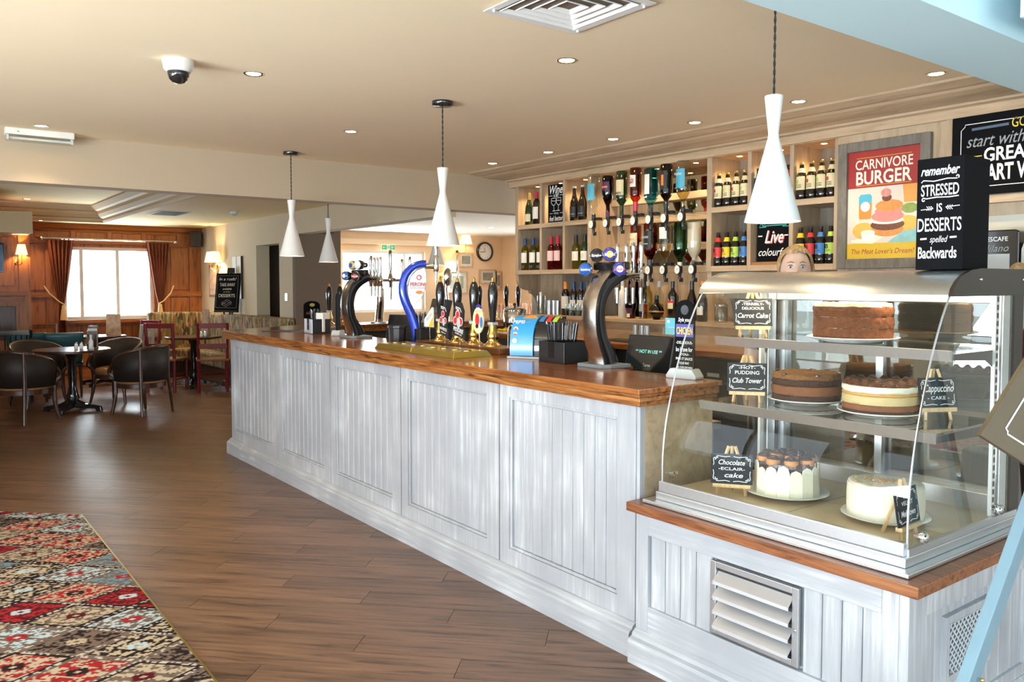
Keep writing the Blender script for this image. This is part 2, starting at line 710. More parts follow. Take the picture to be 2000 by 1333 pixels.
wood('grey_board', (0.15, 0.125, 0.095), (0.25, 0.215, 0.17), 0.5, (9, 9, 1.0), 2.4, bump=0.1)
wood('pale_wood', (0.55, 0.36, 0.17), (0.78, 0.56, 0.30), 0.5, (9, 9, 2), 6, bump=0)
wood('dark_wood', (0.022, 0.008, 0.004), (0.075, 0.026, 0.011), 0.3, (10, 10, 1.5), 3.5, coat=0.3)
wood('plinth_wood', (0.06, 0.022, 0.008), (0.22, 0.085, 0.03), 0.35, (14, 1.2, 14), 3.5, coat=0.3)
wood('mid_wood', (0.10, 0.035, 0.014), (0.26, 0.10, 0.04), 0.3, (10, 10, 1.5), 3.5, coat=0.3)
wood('frame_pine', (0.50, 0.30, 0.15), (0.68, 0.45, 0.25), 0.5, (4, 4, 4), 4, bump=0)
wood('frame_grey', (0.12, 0.108, 0.09), (0.20, 0.18, 0.15), 0.5, (9, 9, 2), 4, bump=0.05)
plain('ceiling_paint', (0.88, 0.73, 0.51), 0.85, var=0.03, scale=2)
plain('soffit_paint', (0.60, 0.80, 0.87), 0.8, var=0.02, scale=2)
plain('wall_beige', (0.64, 0.55, 0.40), 0.85, var=0.03, scale=3)
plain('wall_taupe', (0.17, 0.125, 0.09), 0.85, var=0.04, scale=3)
plain('wall_peach', (0.85, 0.62, 0.40), 0.85, var=0.03, scale=3)
plain('wall_rear', (0.60, 0.56, 0.50), 0.85, var=0.03, scale=3)
plain('white_ceiling', (0.86, 0.82, 0.74), 0.85, var=0.02, scale=3)
plain('dining_ceiling', (0.86, 0.68, 0.36), 0.85, var=0.02, scale=3)
plain('moulding', (0.64, 0.52, 0.34), 0.7, var=0.04, scale=5)
plain('beam_paint', (0.52, 0.42, 0.30), 0.85, var=0.03, scale=3)
plain('window_paint', (0.86, 0.86, 0.84), 0.5, var=0.02)
plain('ground', (0.42, 0.43, 0.38), 0.9, var=0.2, scale=1.5)
plain('chrome', (0.80, 0.78, 0.75), 0.10, 1.0, var=0.04)
plain('worn_chrome', (0.50, 0.45, 0.41), 0.24, 1.0, var=0.35, scale=26, bump=0.12)
plain('steel', (0.70, 0.73, 0.76), 0.34, 1.0, var=0.06, scale=9, stretch=(1, 8, 8))
plain('blade_steel', (0.74, 0.74, 0.76), 0.55, 1.0, var=0.05, scale=9)
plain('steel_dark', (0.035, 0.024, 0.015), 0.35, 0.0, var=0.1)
plain('brass', (0.80, 0.53, 0.16), 0.16, 1.0, var=0.05)
plain('brass_tray', (0.62, 0.50, 0.13), 0.30, 1.0, var=0.08)
plain('black_gloss', (0.012, 0.012, 0.013), 0.09, 0, var=0.05, coat=0.5)
plain('black_plastic', (0.020, 0.020, 0.022), 0.32, 0, var=0.1)
plain('black_matt', (0.022, 0.021, 0.021), 0.7, 0, var=0.15, scale=20)
plain('chalk_black', (0.006, 0.006, 0.007), 0.65, 0, var=0.3, scale=8, spec=0.06)
plain('chalk_slate', (0.018, 0.022, 0.028), 0.6, 0, var=0.2, scale=8, spec=0.25)
plain('chalk_white', (0.86, 0.87, 0.85), 0.8, 0, var=0.03)
plain('chalk_grey', (0.36, 0.38, 0.38), 0.8, 0, var=0.05)
plain('chalk_yellow', (0.80, 0.62, 0.08), 0.7)
plain('chalk_blue', (0.09, 0.13, 0.20), 0.7)
plain('chalk_teal', (0.05, 0.42, 0.38), 0.7)
plain('chalk_red', (0.60, 0.12, 0.10), 0.7)
plain('white_paint', (0.86, 0.86, 0.84), 0.4, var=0.01)
plain('shade_white', (0.84, 0.83, 0.80), 0.45, var=0.01)
plain('white_gloss', (0.85, 0.85, 0.83), 0.2, var=0.01)
plain('grey_plastic', (0.22, 0.26, 0.28), 0.5, var=0.05)
plain('pale_grey', (0.52, 0.56, 0.58), 0.5, var=0.04)
plain('red_paint', (0.19, 0.012, 0.018), 0.35, var=0.1)
plain('teal_vinyl', (0.02, 0.085, 0.11), 0.4, var=0.1)
plain('tub_leather', (0.013, 0.007, 0.005), 0.6, var=0.2)
plain('seat_tan', (0.28, 0.13, 0.05), 0.6, var=0.1)
plain('curtain', (0.20, 0.048, 0.020), 0.9, var=0.18, scale=20)
plain('rope', (0.62, 0.42, 0.22), 0.9, var=0.1, scale=60)
plain('ceramic', (0.86, 0.86, 0.84), 0.12, var=0.01)
plain('tv_screen', (0.02, 0.05, 0.10), 0.15, var=0.8, scale=9, emit=0.6)
plain('blue_metal', (0.02, 0.06, 0.52), 0.18, 0.3, var=0.1, coat=0.6)
plain('label_white', (0.82, 0.80, 0.75), 0.6, var=0.02)
plain('label_cream', (0.80, 0.70, 0.42), 0.6, var=0.03)
plain('label_pink', (0.80, 0.52, 0.50), 0.6, var=0.03)
plain('label_red', (0.62, 0.03, 0.03), 0.5)
plain('label_yellow', (0.82, 0.56, 0.02), 0.5)
plain('label_green', (0.42, 0.62, 0.08), 0.5)
plain('label_blue', (0.05, 0.20, 0.52), 0.5)
plain('label_aqua', (0.08, 0.42, 0.58), 0.5)
plain('label_black', (0.02, 0.02, 0.02), 0.5)
plain('label_purple', (0.09, 0.02, 0.09), 0.5)
plain('label_orange', (0.80, 0.25, 0.04), 0.5)
plain('gold_foil', (0.75, 0.52, 0.18), 0.3, 0.9)
plain('dark_bottle', (0.012, 0.008, 0.006), 0.05, 0, var=0.1, coat=0.6)
plain('green_bottle', (0.012, 0.030, 0.008), 0.05, 0, var=0.1, coat=0.6)
plain('cap_blue', (0.02, 0.06, 0.18), 0.3)
plain('cap_red', (0.45, 0.02, 0.05), 0.3)
plain('cap_black', (0.02, 0.02, 0.02), 0.3)
plain('cap_gold', (0.60, 0.42, 0.12), 0.3, 0.8)
plain('cream_liquid', (0.72, 0.62, 0.46), 0.3, var=0.03, coat=0.5)
plain('frosted', (0.72, 0.68, 0.60), 0.45, var=0.04)
glassy('pane_glass', (0.97, 0.985, 0.98), 0.02, 0.25)
glassy('case_glass', (0.97, 0.985, 0.965), 0.035, 0.6)
glassy('shelf_glass', (0.86, 0.91, 0.90), 0.12, 0.8)
glassy('clear_glass', (0.90, 0.93, 0.92), 0.07, 0.7)
for _n, _c in dict(gin_blue=(0.30, 0.66, 0.74), gin_green=(0.10, 0.52, 0.16), rum_dark=(0.10, 0.02, 0.01), whisky=(0.62, 0.20, 0.05), amber=(0.58, 0.14, 0.04), rose=(0.62, 0.10, 0.14), white_wine=(0.70, 0.68, 0.28), pale_gold=(0.86, 0.74, 0.40), purple_glass=(0.16, 0.03, 0.05), red_liqueur=(0.34, 0.03, 0.02), jam_green=(0.10, 0.16, 0.04)).items():
    glassy(_n, _c, 0.06, 0.6)
fabric_mat('banquette', [(0.20, 0.12, 0.05), (0.34, 0.26, 0.12), (0.07, 0.05, 0.03), (0.15, 0.16, 0.06), (0.30, 0.12, 0.05), (0.42, 0.36, 0.22)], (38, 38, 9))
fabric_mat('stripe_fabric', [(0.55, 0.24, 0.12), (0.62, 0.46, 0.30), (0.40, 0.10, 0.06), (0.5, 0.35, 0.2)], (40, 40, 6))
shade_mat('lamp_shade', (1.0, 0.78, 0.42), 1.6)
shade_mat('lamp_glow', (1.0, 0.88, 0.62), 9.0)
shade_mat('tube_glow', (1.0, 0.74, 0.34), 6.0)
shade_mat('sign_green', (0.03, 0.40, 0.14), 0.5)
shade_mat('lcd', (0.25, 0.75, 0.65), 0.8)

# ================================================================== THE SETTING
struct('ground', MB().box(-40, 45, -40, 60, -0.30, -0.22), 'ground', label='pale ground outside the windows')
floor = struct('floor', MB().box(-3, 10.2, -3, 15, -0.2, -0.009), 'floor_base', label='brown wood plank floor laid diagonally to the bar')
# planks run at 45 degrees to the bar
PW, PL = 0.165, 1.25
_pm = MB().box(-PL / 2 + 0.0012, PL / 2 - 0.0012, -PW / 2 + 0.0012, PW / 2 - 0.0012, -0.009, 0.0).mesh('plank', 'floor_wood', 0)
_pl = []
_d, _e = Vector((-0.7071, 0.7071)), Vector((0.7071, 0.7071))
for _r in range(5, 100):
    for _k in range(-16, 17):
        _c = _e * (_r * PW) + _d * ((_k + (_r * 0.37) % 1.0) * PL)
        _x, _y = _c
        if not (-0.6 < _x < 4.9 and 1.2 < _y < 14.9):
            continue
        if _x > 2.95 and _y < 6.9:
            continue
        if _x < 0.35 and _y < 5.6 or _x + _y < 5.4 and _x < 0.35:
            continue
        if _x < 0.1 * _y - 1.2:
            continue
        _pl.append((_c.length, _x, _y))
_pl.sort()
_rest = MB()
for _i, (_l, _x, _y) in enumerate(_pl):
    if _i < 298:
        o = bpy.data.objects.new('plank', _pm)
        COL.objects.link(o)
        o.parent = floor
        o.location = (_x, _y, 0)
        o.rotation_euler = (0, 0, 3 * PI / 4)
    else:
        _rest.box(-PL / 2 + 0.0012, PL / 2 - 0.0012, -PW / 2 + 0.0012, PW / 2 - 0.0012, -0.009, 0, Matrix.Translation((_x, _y, 0)) @ Matrix.Rotation(3 * PI / 4, 4, 'Z'))
if _rest.v:
    wood('floor_wood_far', (0.055, 0.026, 0.014), (0.215, 0.115, 0.066), 0.33, (1.0, 13, 13), 2.4, bump=0.12, c3=(0.145, 0.076, 0.044), rot=PI / 4)
    o = _rest.obj('far_planks', 'floor_wood_far', floor, smooth=0)
    o['kind'] = 'stuff'

# carpet inset: edge parallel to the bar, far edge on the diagonal
_cp = [(0.94, -2.9), (0.94, 5.98), (-2.0, 8.92), (-2.9, 8.92), (-2.9, -2.9)]
carpet = MB().prism(_cp, 0.0005, 0.0075, 'z').obj('carpet', 'carpet', smooth=0)
tag(carpet, 'red, cream and brown diamond patterned kilim carpet on the wood floor', 'carpet')
_ct = MB().box(0.937, 0.945, -2.9, 5.985, 0.0, 0.009)
_ct.obj('edge_trim', 'brass_tray', carpet, smooth=0)

# ---- ceilings
struct('ceiling', MB().box(-3, 5.3, 1.43, 6.72, 2.6, 2.72), 'ceiling_paint', label='beige plaster ceiling above the bar')
struct('ceiling_front', MB().box(-3, 5.3, -3, 1.14, 2.6, 2.72), 'soffit_paint', label='white ceiling before the cake counter')
struct('trim_1', MB().box(-3, 5.3, 1.14, 1.43, 2.3, 2.72), 'soffit_paint', label='pale downstand beam above the cake counter')
struct('trim_2', MB().box(2.62, 3.6, -3, 1.04, 2.3, 2.6), 'soffit_paint', label='boxed pale bulkhead in the upper corner')
struct('trim_3', MB().box(-3, 6.0, 6.72, 6.92, 2.25, 2.72), 'beam_paint', label='long beige downstand beam across the ceiling')
# dining ceiling with a raised tray
DC = struct('ceiling_dining', MB().box(2.62, 4.5, 6.92, 15, 2.5, 2.72).box(-3, 2.62, 13.95, 15, 2.5, 2.72).box(-3, 2.62, 6.92, 7.5, 2.5, 2.72).box(-3, 2.62, 7.5, 13.95, 2.72, 2.8), 'dining_ceiling', label='warm lit dining room ceiling with raised tray')
# tray moulding (stepped cove), one piece for each visible side
_prof = [(0.0, 2.47), (-0.03, 2.47), (-0.05, 2.50), (-0.05, 2.53), (-0.09, 2.545), (-0.13, 2.59), (-0.14, 2.63), (-0.18, 2.645), (-0.24, 2.70), (-0.24, 2.72), (0.06, 2.72), (0.06, 2.5)]


def sweep(prof, corners, name, mat, parent):
    """sweep a profile (offset, z) along a polyline in plan; the offset goes to the left normal, mitred"""
    mb = MB()
    n = len(prof)
    vs = []
    C = [Vector(c) for c in corners]
    for i, c in enumerate(C):
        a = (C[i] - C[i - 1]).normalized() if i > 0 else None
        b = (C[i + 1] - C[i]).normalized() if i < len(C) - 1 else None
        if a is None:
            a = b
        if b is None:
            b = a
        na, nb = Vector((-a.y, a.x)), Vector((-b.y, b.x))
        m = (na + nb) / (1 + na.dot(nb))
        for off, z in prof:
            q = c + m * off
            vs.append((q.x, q.y, z))
    fs = []
    for i in range(len(C) - 1):
        for k in range(n):
            j = (k + 1) % n
            fs.append((i * n + k, i * n + j, (i + 1) * n + j, (i + 1) * n + k))
    fs.append(tuple(range(n - 1, -1, -1)))
    fs.append(tuple((len(C) - 1) * n + k for k in range(n)))
    mb.add(vs, fs)
    return mb.obj(name, mat, parent, smooth=0)


sweep([(-o_, z_) for o_, z_ in _prof], [(2.62, 7.5), (2.62, 13.95), (-3, 13.95)], 'tray_moulding', 'moulding', DC)
struct('ceiling_lounge', MB().box(4.5, 10.2, 6.92, 14, 2.5, 2.72), 'white_ceiling', label='white ceiling of the room beyond the bar')

def holed(axis, c0, c1, lo, hi, opens, z0, z1, ztop):
    mb = MB()

    def bx(a, b, za, zb):
        if axis == 'x':
            mb.box(c0, c1, a, b, za, zb)
        else:
            mb.box(a, b, c0, c1, za, zb)
    cur = lo
    for a, b in opens:
        bx(cur, a, 0, ztop)
        bx(a, b, 0, z0)
        bx(a, b, z1, ztop)
        cur = b
    bx(cur, hi, 0, ztop)
    return mb



# ---- walls: dining end wall, panelled in oak
WX0, WX1, WZ0, WZ1 = 2.15, 3.51, 0.95, 2.13
wd = struct('wall_dining', MB().box(-3, WX0, 14.8, 15, 0, 2.5).box(WX1, 4.5, 14.8, 15, 0, 2.5).box(WX0, WX1, 14.8, 15, 0, WZ0).box(WX0, WX1, 14.8, 15, WZ1, 2.5), 'panel_oak', label='oak panelled end wall of the dining room')
BX('skirting', 'panel_oak_x', 1.5, 4.3, 14.765, 14.8, 0, 0.16, wd)
BX('dado_rail', 'panel_oak_x', 1.5, 2.13, 14.755, 14.8, 1.32, 1.39, wd)
BX('dado_rail', 'panel_oak_x', 3.55, 4.3, 14.755, 14.8, 1.32, 1.39, wd)
sweep([(0, 2.37), (0.02, 2.37), (0.03, 2.40), (0.06, 2.42), (0.08, 2.47), (0.10, 2.5), (0, 2.5)], [(4.3, 14.8), (1.5, 14.8)], 'crown_moulding', 'panel_oak_x', wd)
BX('frieze_rail', 'panel_oak_x', 1.5, 4.3, 14.77, 14.8, 2.18, 2.24, wd)
for _x in (1.72, 2.30, 2.83, 3.36, 3.93):
    BX('stile', 'panel_oak', _x - 0.035, _x + 0.035, 14.772, 14.8, 2.24, 2.38, wd)
for _x in (1.95, 3.72, 4.14):
    BX('stile', 'panel_oak', _x - 0.05, _x + 0.05, 14.772, 14.8, 0.16, 2.2, wd)
for _a, _b, _c, _e2 in ((1.56, 1.89, 1.43, 2.15), (3.79, 4.08, 1.43, 2.15), (3.79, 4.08, 0.2, 1.29), (1.56, 1.89, 0.2, 1.29), (1.76, 2.26, 2.26, 2.36), (2.34, 2.79, 2.26, 2.36), (2.87, 3.32, 2.26, 2.36), (3.40, 3.89, 2.26, 2.36), (2.05, 2.8, 0.2, 0.85), (2.87, 3.62, 0.2, 0.85)):
    BX('panel', 'panel_oak', _a, _b, 14.782, 14.8, _c, _e2, wd, bevel=0.006)
BX('window_board', 'panel_oak_x', WX0 - 0.08, WX1 + 0.08, 14.70, 14.86, WZ0 - 0.05, WZ0, wd)
win1 = struct('window_1', MB().box(WX0, WX1, 14.86, 14.92, WZ0, WZ0 + 0.05).box(WX0, WX1, 14.86, 14.92, WZ1 - 0.05, WZ1).box(WX0, WX0 + 0.05, 14.86, 14.92, WZ0 + 0.05, WZ1 - 0.05).box(WX1 - 0.05, WX1, 14.86, 14.92, WZ0 + 0.05, WZ1 - 0.05), 'window_paint', label='bright curtained window of the dining room')
for _x in (2.42, 2.96):
    BX('mullion', 'window_paint', _x - 0.025, _x + 0.025, 14.862, 14.918, WZ0 + 0.05, WZ1 - 0.05, win1)
for _a, _b in ((2.2, 2.395), (2.445, 2.935), (2.985, 3.46)):
    BX('pane', 'pane_glass', _a, _b, 14.885, 14.892, WZ0 + 0.05, WZ1 - 0.05, win1)
# chimney breast panelled in oak, with mantel shelf
cb = struct('wall_chimney', MB().box(-3, 1.52, 13.3, 14.8, 0, 2.5), 'panel_oak', label='oak panelled chimney breast')
BX('mantel_shelf', 'panel_oak_x', -1, 1.45, 13.18, 13.3, 1.36, 1.42, cb, bevel=0.008)
BX('mantel_rail', 'panel_oak_x', -1, 1.43, 13.25, 13.3, 1.26, 1.36, cb)
BX('stile', 'panel_oak', 1.38, 1.52, 13.27, 13.3, 0, 2.5, cb)
BX('panel', 'panel_oak', 0.75, 1.33, 13.28, 13.3, 1.50, 2.18, cb, bevel=0.006)
BX('panel', 'dark_wood', 0.95, 1.33, 13.28, 13.3, 0.75, 1.22, cb, bevel=0.006)
struct('trim_4', MB().box(-3, 1.50, 12.75, 13.3, 2.215, 2.5), 'moulding', label='boxed beige bulkhead above the chimney breast')
# dining side wall, then a header over the opening to the room beyond
wr = struct('wall_right', MB().box(4.3, 4.5, 12.05, 15, 0, 2.5).box(4.3, 4.5, 10.66, 11.14, 0, 2.5).box(4.3, 4.5, 11.14, 12.05, 2.1, 2.5), 'wall_beige', label='beige dining room side wall with a doorway')
struct('wall_recess', MB().box(4.3, 4.86, 10.56, 10.66, 0, 2.22).box(4.86, 4.96, 10.56, 12.6, 0, 2.5).box(4.5, 4.96, 12.5, 12.6, 0, 2.5), 'wall_taupe', label='dark taupe wall of the recess beyond the doorway')  # deeper than the beige side wall: recess shade put into the paint
struct('trim_5', MB().box(4.3, 4.5, 6.92, 10.66, 2.2, 2.72), 'wall_beige', label='header beam over the opening to the next room')
BX('socket', 'white_gloss', 4.293, 4.3, 10.845, 10.925, 1.30, 1.40, wr)
# room beyond
LX0, LX1, LZ0, LZ1 = 6.5, 8.26, 1.0, 2.15
wl = struct('wall_lounge', MB().box(4.5, LX0, 13.8, 14, 0, 2.5).box(LX1, 10.2, 13.8, 14, 0, 2.5).box(LX0, LX1, 13.8, 14, 0, LZ0).box(LX0, LX1, 13.8, 14, LZ1, 2.5), 'wall_peach', label='peach end wall of the room beyond the bar')
BX('pelmet', 'wall_peach', 6.35, 8.4, 13.70, 13.8, 2.27, 2.36, wl)
struct('wall_lounge_side', holed('x', 10.1, 10.3, 6.4, 14, [(7.2, 9.2), (10.2, 12.2)], 0.65, 2.25, 2.5), 'wall_peach', label='side wall of the room beyond the bar')
struct('wall_lounge_near', MB().box(5.3, 10.3, 6.3, 6.45, 0, 2.5), 'wall_peach', label='near wall of the room beyond')
win2 = struct('window_2', MB().box(LX0, LX1, 13.86, 13.92, LZ0, LZ0 + 0.05).box(LX0, LX1, 13.86, 13.92, LZ1 - 0.05, LZ1).box(LX0, LX0 + 0.05, 13.86, 13.92, LZ0 + 0.05, LZ1 - 0.05).box(LX1 - 0.05, LX1, 13.86, 13.92, LZ0 + 0.05, LZ1 - 0.05), 'window_paint', label='bright window of the room beyond the bar')
BX('mullion', 'window_paint', 7.80, 7.86, 13.862, 13.918, LZ0 + 0.05, LZ1 - 0.05, win2)
BX('pane', 'pane_glass', 6.55, 7.80, 13.885, 13.892, 1.05, 2.1, win2)
BX('pane', 'pane_glass', 7.86, 8.21, 13.885, 13.892, 1.05, 2.1, win2)
# back-bar wall and the unseen rear and left walls with their windows
struct('wall_backbar', MB().box(5.1, 5.3, -3, 6.45, 0, 2.72), 'wall_rear', label='wall behind the back bar')


_lw = [(y - 1.0, y + 1.0) for y in (-1.6, 0.9, 3.4, 5.9)]
struct('wall_left', holed('x', -3.2, -3, -3.2, 15, _lw, 0.5, 2.4, 2.72), 'wall_beige', label='window wall on the left of the bar room')
_bw = [(x - 1.0, x + 1.0) for x in (-1.6, 1.0, 3.4)]
struct('wall_front', holed('y', -3.2, -3, -3, 5.3, _bw, 0.3, 2.4, 2.72), 'wall_beige', label='window wall behind the viewer')
for _i, (_a, _b) in enumerate(_lw):
    w = struct('window_%d' % (3 + _i), MB().box(-3.12, -3.06, _a, _b, 0.5, 0.56).box(-3.12, -3.06, _a, _b, 2.34, 2.4).box(-3.12, -3.06, _a, _a + 0.06, 0.56, 2.34).box(-3.12, -3.06, _b - 0.06, _b, 0.56, 2.34).box(-3.12, -3.06, (_a + _b) / 2 - 0.03, (_a + _b) / 2 + 0.03, 0.56, 2.34), 'window_paint')
for _i, (_a, _b) in enumerate(_bw):
    w = struct('window_%d' % (7 + _i), MB().box(_a, _b, -3.12, -3.06, 0.3, 0.36).box(_a, _b, -3.12, -3.06, 2.34, 2.4).box(_a, _a + 0.06, -3.12, -3.06, 0.36, 2.34).box(_b - 0.06, _b, -3.12, -3.06, 0.36, 2.34).box((_a + _b) / 2 - 0.03, (_a + _b) / 2 + 0.03, -3.12, -3.06, 0.36, 2.34), 'window_paint')

for _i, (_a, _b) in enumerate(((7.2, 9.2), (10.2, 12.2))):
    struct('window_%d' % (10 + _i), MB().box(10.16, 10.22, _a, _b, 0.65, 0.70).box(10.16, 10.22, _a, _b, 2.20, 2.25).box(10.16, 10.22, _a, _a + 0.05, 0.70, 2.20).box(10.16, 10.22, _b - 0.05, _b, 0.70, 2.20), 'window_paint')

# ================================================================== THE BAR
bar = thing('bar_counter', 'long whitewashed panelled bar counter below the oak worktop', 'bar counter')
BX('carcass', 'wall_taupe', 2.4375, 2.80, 2.36, 7.43, 0, 1.035, bar)
BX('corner_stile', 'whitewash', 2.41, 2.4375, 2.336, 2.354, 0, 1.034, bar)
BX('carcass', 'black_matt', 2.80, 2.86, 2.36, 7.43, 0, 1.035, bar)
BX('end_panel', 'shelf_paint', 2.438, 2.86, 2.335, 2.349, 0.0, 1.035, bar)
PY = [7.43, 6.306, 5.312, 4.309, 3.304, 2.35]


def tongue_boards(par, y0, y1, z0, z1, x, n, mat='whitewash'):
    w = (y1 - y0) / n
    for i in range(n):
        mb = MB()
        a, b = y0 + i * w + 0.0014, y0 + (i + 1) * w - 0.0014
        c = 0.005
        mb.prism([(x + c, a), (x, a + c), (x, b - c), (x + c, b), (x + 0.016, b), (x + 0.016, a)], z0, z1, 'z')
        mb.obj('board', mat, par, smooth=0)


for _i in range(5):
    y1, y0 = PY[_i] - 0.005, PY[_i + 1] + 0.005
    si, so = 0.105, 0.075
    a, b = y0 + si, y1 - so
    za, zb = 0.215, 0.972
    x0, x1 = 2.405, 2.434
    t = MB().box(x0, x1, y0, a, 0.13, 1.03).box(x0, x1, b, y1, 0.13, 1.03).box(x0, x1, a, b, 0.13, za).box(x0, x1, a, b, zb, 1.03).obj('panel', 'whitewash', bar, smooth=0)
    for nm, q in (('bead', (a, a + 0.014, za, zb)), ('bead', (b - 0.014, b, za, zb)), ('bead', (a + 0.014, b - 0.014, za, za + 0.014)), ('bead', (a + 0.014, b - 0.014, zb - 0.014, zb))):
        BX(nm, 'whitewash', x0 + 0.007, x1, q[0], q[1], q[2], q[3], t, bevel=0.003)
    tongue_boards(t, a + 0.016, b - 0.016, za + 0.016, zb - 0.016, 2.421, 10)
# plinth (skirting) of the bar
sk = sweep([(0, 0), (0.045, 0), (0.045, 0.095), (0.040, 0.105), (0.026, 0.112), (0.022, 0.122), (0.010, 0.132), (0, 0.135)], [(2.405, 2.345), (2.405, 7.44)], 'skirting', 'whitewash_rail', bar)
BX('corner_post', 'whitewash', 2.41, 2.47, 7.40, 7.445, 0.0, 1.035, bar, bevel=0.003)
# worktop: polished oak with a grooved front edge
WT = [(2.35, 2.285), (2.35, 7.50), (3.50, 8.14), (6.4, 8.14), (6.4, 7.72), (3.62, 7.72), (3.02, 7.30), (3.02, 2.98), (2.865, 2.98), (2.865, 2.285)]
wt = thing('bar_worktop', 'polished oak bar worktop with grooved front edge', 'worktop')
MB().prism(WT, 1.088, 1.11, 'z').obj('top_board', 'oak_top', wt, smooth=0, bevel=0.004)
_ins = [(2.36, 2.295), (2.36, 7.49), (3.50, 8.12), (6.38, 8.12), (6.38, 7.74), (3.62, 7.74), (3.0, 7.3), (3.0, 3.0), (2.855, 3.0), (2.855, 2.295)]
MB().prism(_ins, 1.073, 1.088, 'z').obj('edge_moulding', 'oak_edge', wt, smooth=0, bevel=0.003)
_in2 = [(x + (0.003 if x < 2.4 else 0), y) for x, y in _ins]
MB().prism(_in2, 1.055, 1.0725, 'z').obj('edge_moulding', 'oak_edge', wt, smooth=0, bevel=0.003)
_in3 = [(x + (0.012 if x < 2.4 else 0), y + (0.01 if y < 2.4 else 0)) for x, y in _ins]
MB().prism(_in3, 1.035, 1.0545, 'z').obj('edge_moulding', 'oak_edge', wt, smooth=0, bevel=0.003)
# lower carcass below the far run of the bar
fb = thing('far_bar_counter', 'dark carcass of the bar run towards the next room', 'bar counter')
BX('carcass', 'black_matt', 3.6, 6.3, 7.76, 8.08, 0, 1.035, fb)
MB().prism([(2.44, 7.45), (3.52, 8.08), (3.6, 8.08), (3.6, 7.9), (2.9, 7.45)], 0, 1.035, 'z').obj('carcass', 'whitewash', fb, smooth=0)

# ================================================================== CAKE COUNTER (base below the glass case)
cc = thing('cake_counter', 'whitewashed panelled cabinet under the glass cake case', 'cabinet')
CX, CY0, CY1 = 2.375, 1.20, 2.32
BX('carcass', 'whitewash', CX + 0.03, 3.30, CY0 + 0.03, CY1, 0, 0.615, cc)
for q in ((2.255, CY1, 0.10, 0.615), (CY0 + 0.0305, 1.285, 0.10, 0.615)):
    BX('stile', 'whitewash', CX, CX + 0.031, q[0], q[1], q[2], q[3], cc, bevel=0.002)
BX('rail', 'whitewash_rail', CX, CX + 0.031, 1.285, 2.255, 0.525, 0.615, cc, bevel=0.002)
BX('rail', 'whitewash_rail', CX, CX + 0.031, 1.285, 2.255, 0.10, 0.235, cc, bevel=0.002)
tongue_boards(cc, 1.945, 2.255, 0.235, 0.525, CX + 0.014, 4)
tongue_boards(cc, 1.285, 1.565, 0.235, 0.525, CX + 0.014, 4)
# side of the cabinet, facing the viewer's right
for q in ((CX, 2.47), (3.2, 3.3)):
    BX('stile', 'whitewash', q[0], q[1], CY0, CY0 + 0.03, 0.10, 0.615, cc, bevel=0.002)
BX('rail', 'whitewash', 2.47, 3.2, CY0, CY0 + 0.03, 0.52, 0.615, cc, bevel=0.002)
BX('rail', 'whitewash', 2.47, 3.2, CY0, CY0 + 0.03, 0.10, 0.17, cc, bevel=0.002)
for i in range(8):
    a = 2.47 + i * 0.73 / 8 + 0.0012
    MB().prism([(a, CY0 + 0.016), (a + 0.004, CY0 + 0.012), (a + 0.0848, CY0 + 0.012), (a + 0.0888, CY0 + 0.016), (a + 0.0888, CY0 + 0.03), (a, CY0 + 0.03)], 0.17, 0.52, 'z').obj('board', 'whitewash', cc, smooth=0)
sweep([(0, 0), (0.05, 0), (0.05, 0.085), (0.044, 0.098), (0.028, 0.104), (0.022, 0.118), (0.008, 0.13), (0, 0.13)], [(3.3, CY0 + 0.005), (CX + 0.005, CY0 + 0.005), (CX + 0.005, CY1)], 'skirting', 'whitewash_rail', cc)
# steel louvre vent with four blades
lv = thing('louvre_vent', 'steel louvre vent with four slanted blades in the cabinet front', 'vent', (CX + 0.004, 1.755, 0.38), R90)
for q in ((-0.185, -0.160, -0.135, 0.135), (0.160, 0.185, -0.135, 0.135), (-0.160, 0.160, 0.112, 0.135), (-0.160, 0.160, -0.135, -0.112)):
    BX('frame', 'steel', q[0], q[1], -0.006, 0.012, q[2], q[3], lv, bevel=0.002)
BX('backing', 'black_matt', -0.16, 0.16, 0.010, 0.012, -0.112, 0.112, lv)
for i in range(4):
    z = 0.082 - i * 0.055
    MB().prism([(-0.026, z - 0.026), (-0.026, z - 0.014), (-0.024, z - 0.012), (0.008, z + 0.016), (0.010, z + 0.014), (-0.022, z - 0.015), (-0.022, z - 0.026)], -0.158, 0.158, 'x').obj('blade', 'blade_steel', lv, smooth=0)
for sx in (-0.172, 0.172):
    MB().lathe([(0.0, 0.004), (0.004, 0.003), (0.006, 0)], 10, M=Matrix.Translation((sx, -0.006, -0.01)) @ Matrix.Rotation(PI / 2, 4, 'X')).obj('screw', 'chrome', lv)
# woven lattice grille on the side
gr = thing('lattice_grille', 'small woven lattice grille in a whitewashed frame', 'vent', (2.76, CY0 + 0.006, 0.375))
for q in ((-0.16, -0.135, -0.11, 0.11), (0.135, 0.16, -0.11, 0.11), (-0.135, 0.135, 0.085, 0.11), (-0.135, 0.135, -0.11, -0.085)):
    BX('frame', 'whitewash', q[0], q[1], -0.012, 0.008, q[2], q[3], gr, bevel=0.002)
BX('backing', 'black_matt', -0.135, 0.135, 0.004, 0.006, -0.085, 0.085, gr)
mb = MB()
for s in (-1, 1):
    for j in range(-9, 10):
        k = j * 0.026
        z_lo, z_hi = -0.083, 0.083
        # clip the slanted strand x = k + s*z to the opening
        zs = sorted(((-0.133 - k) * s, (0.133 - k) * s))
        z_lo, z_hi = max(z_lo, zs[0]), min(z_hi, zs[1])
        if z_hi - z_lo > 0.01:
            mb.tube([(k + s * z_lo, -0.005 + 0.003 * s, z_lo), (k + s * z_hi, -0.005 + 0.003 * s, z_hi)], 0.0036, 4)
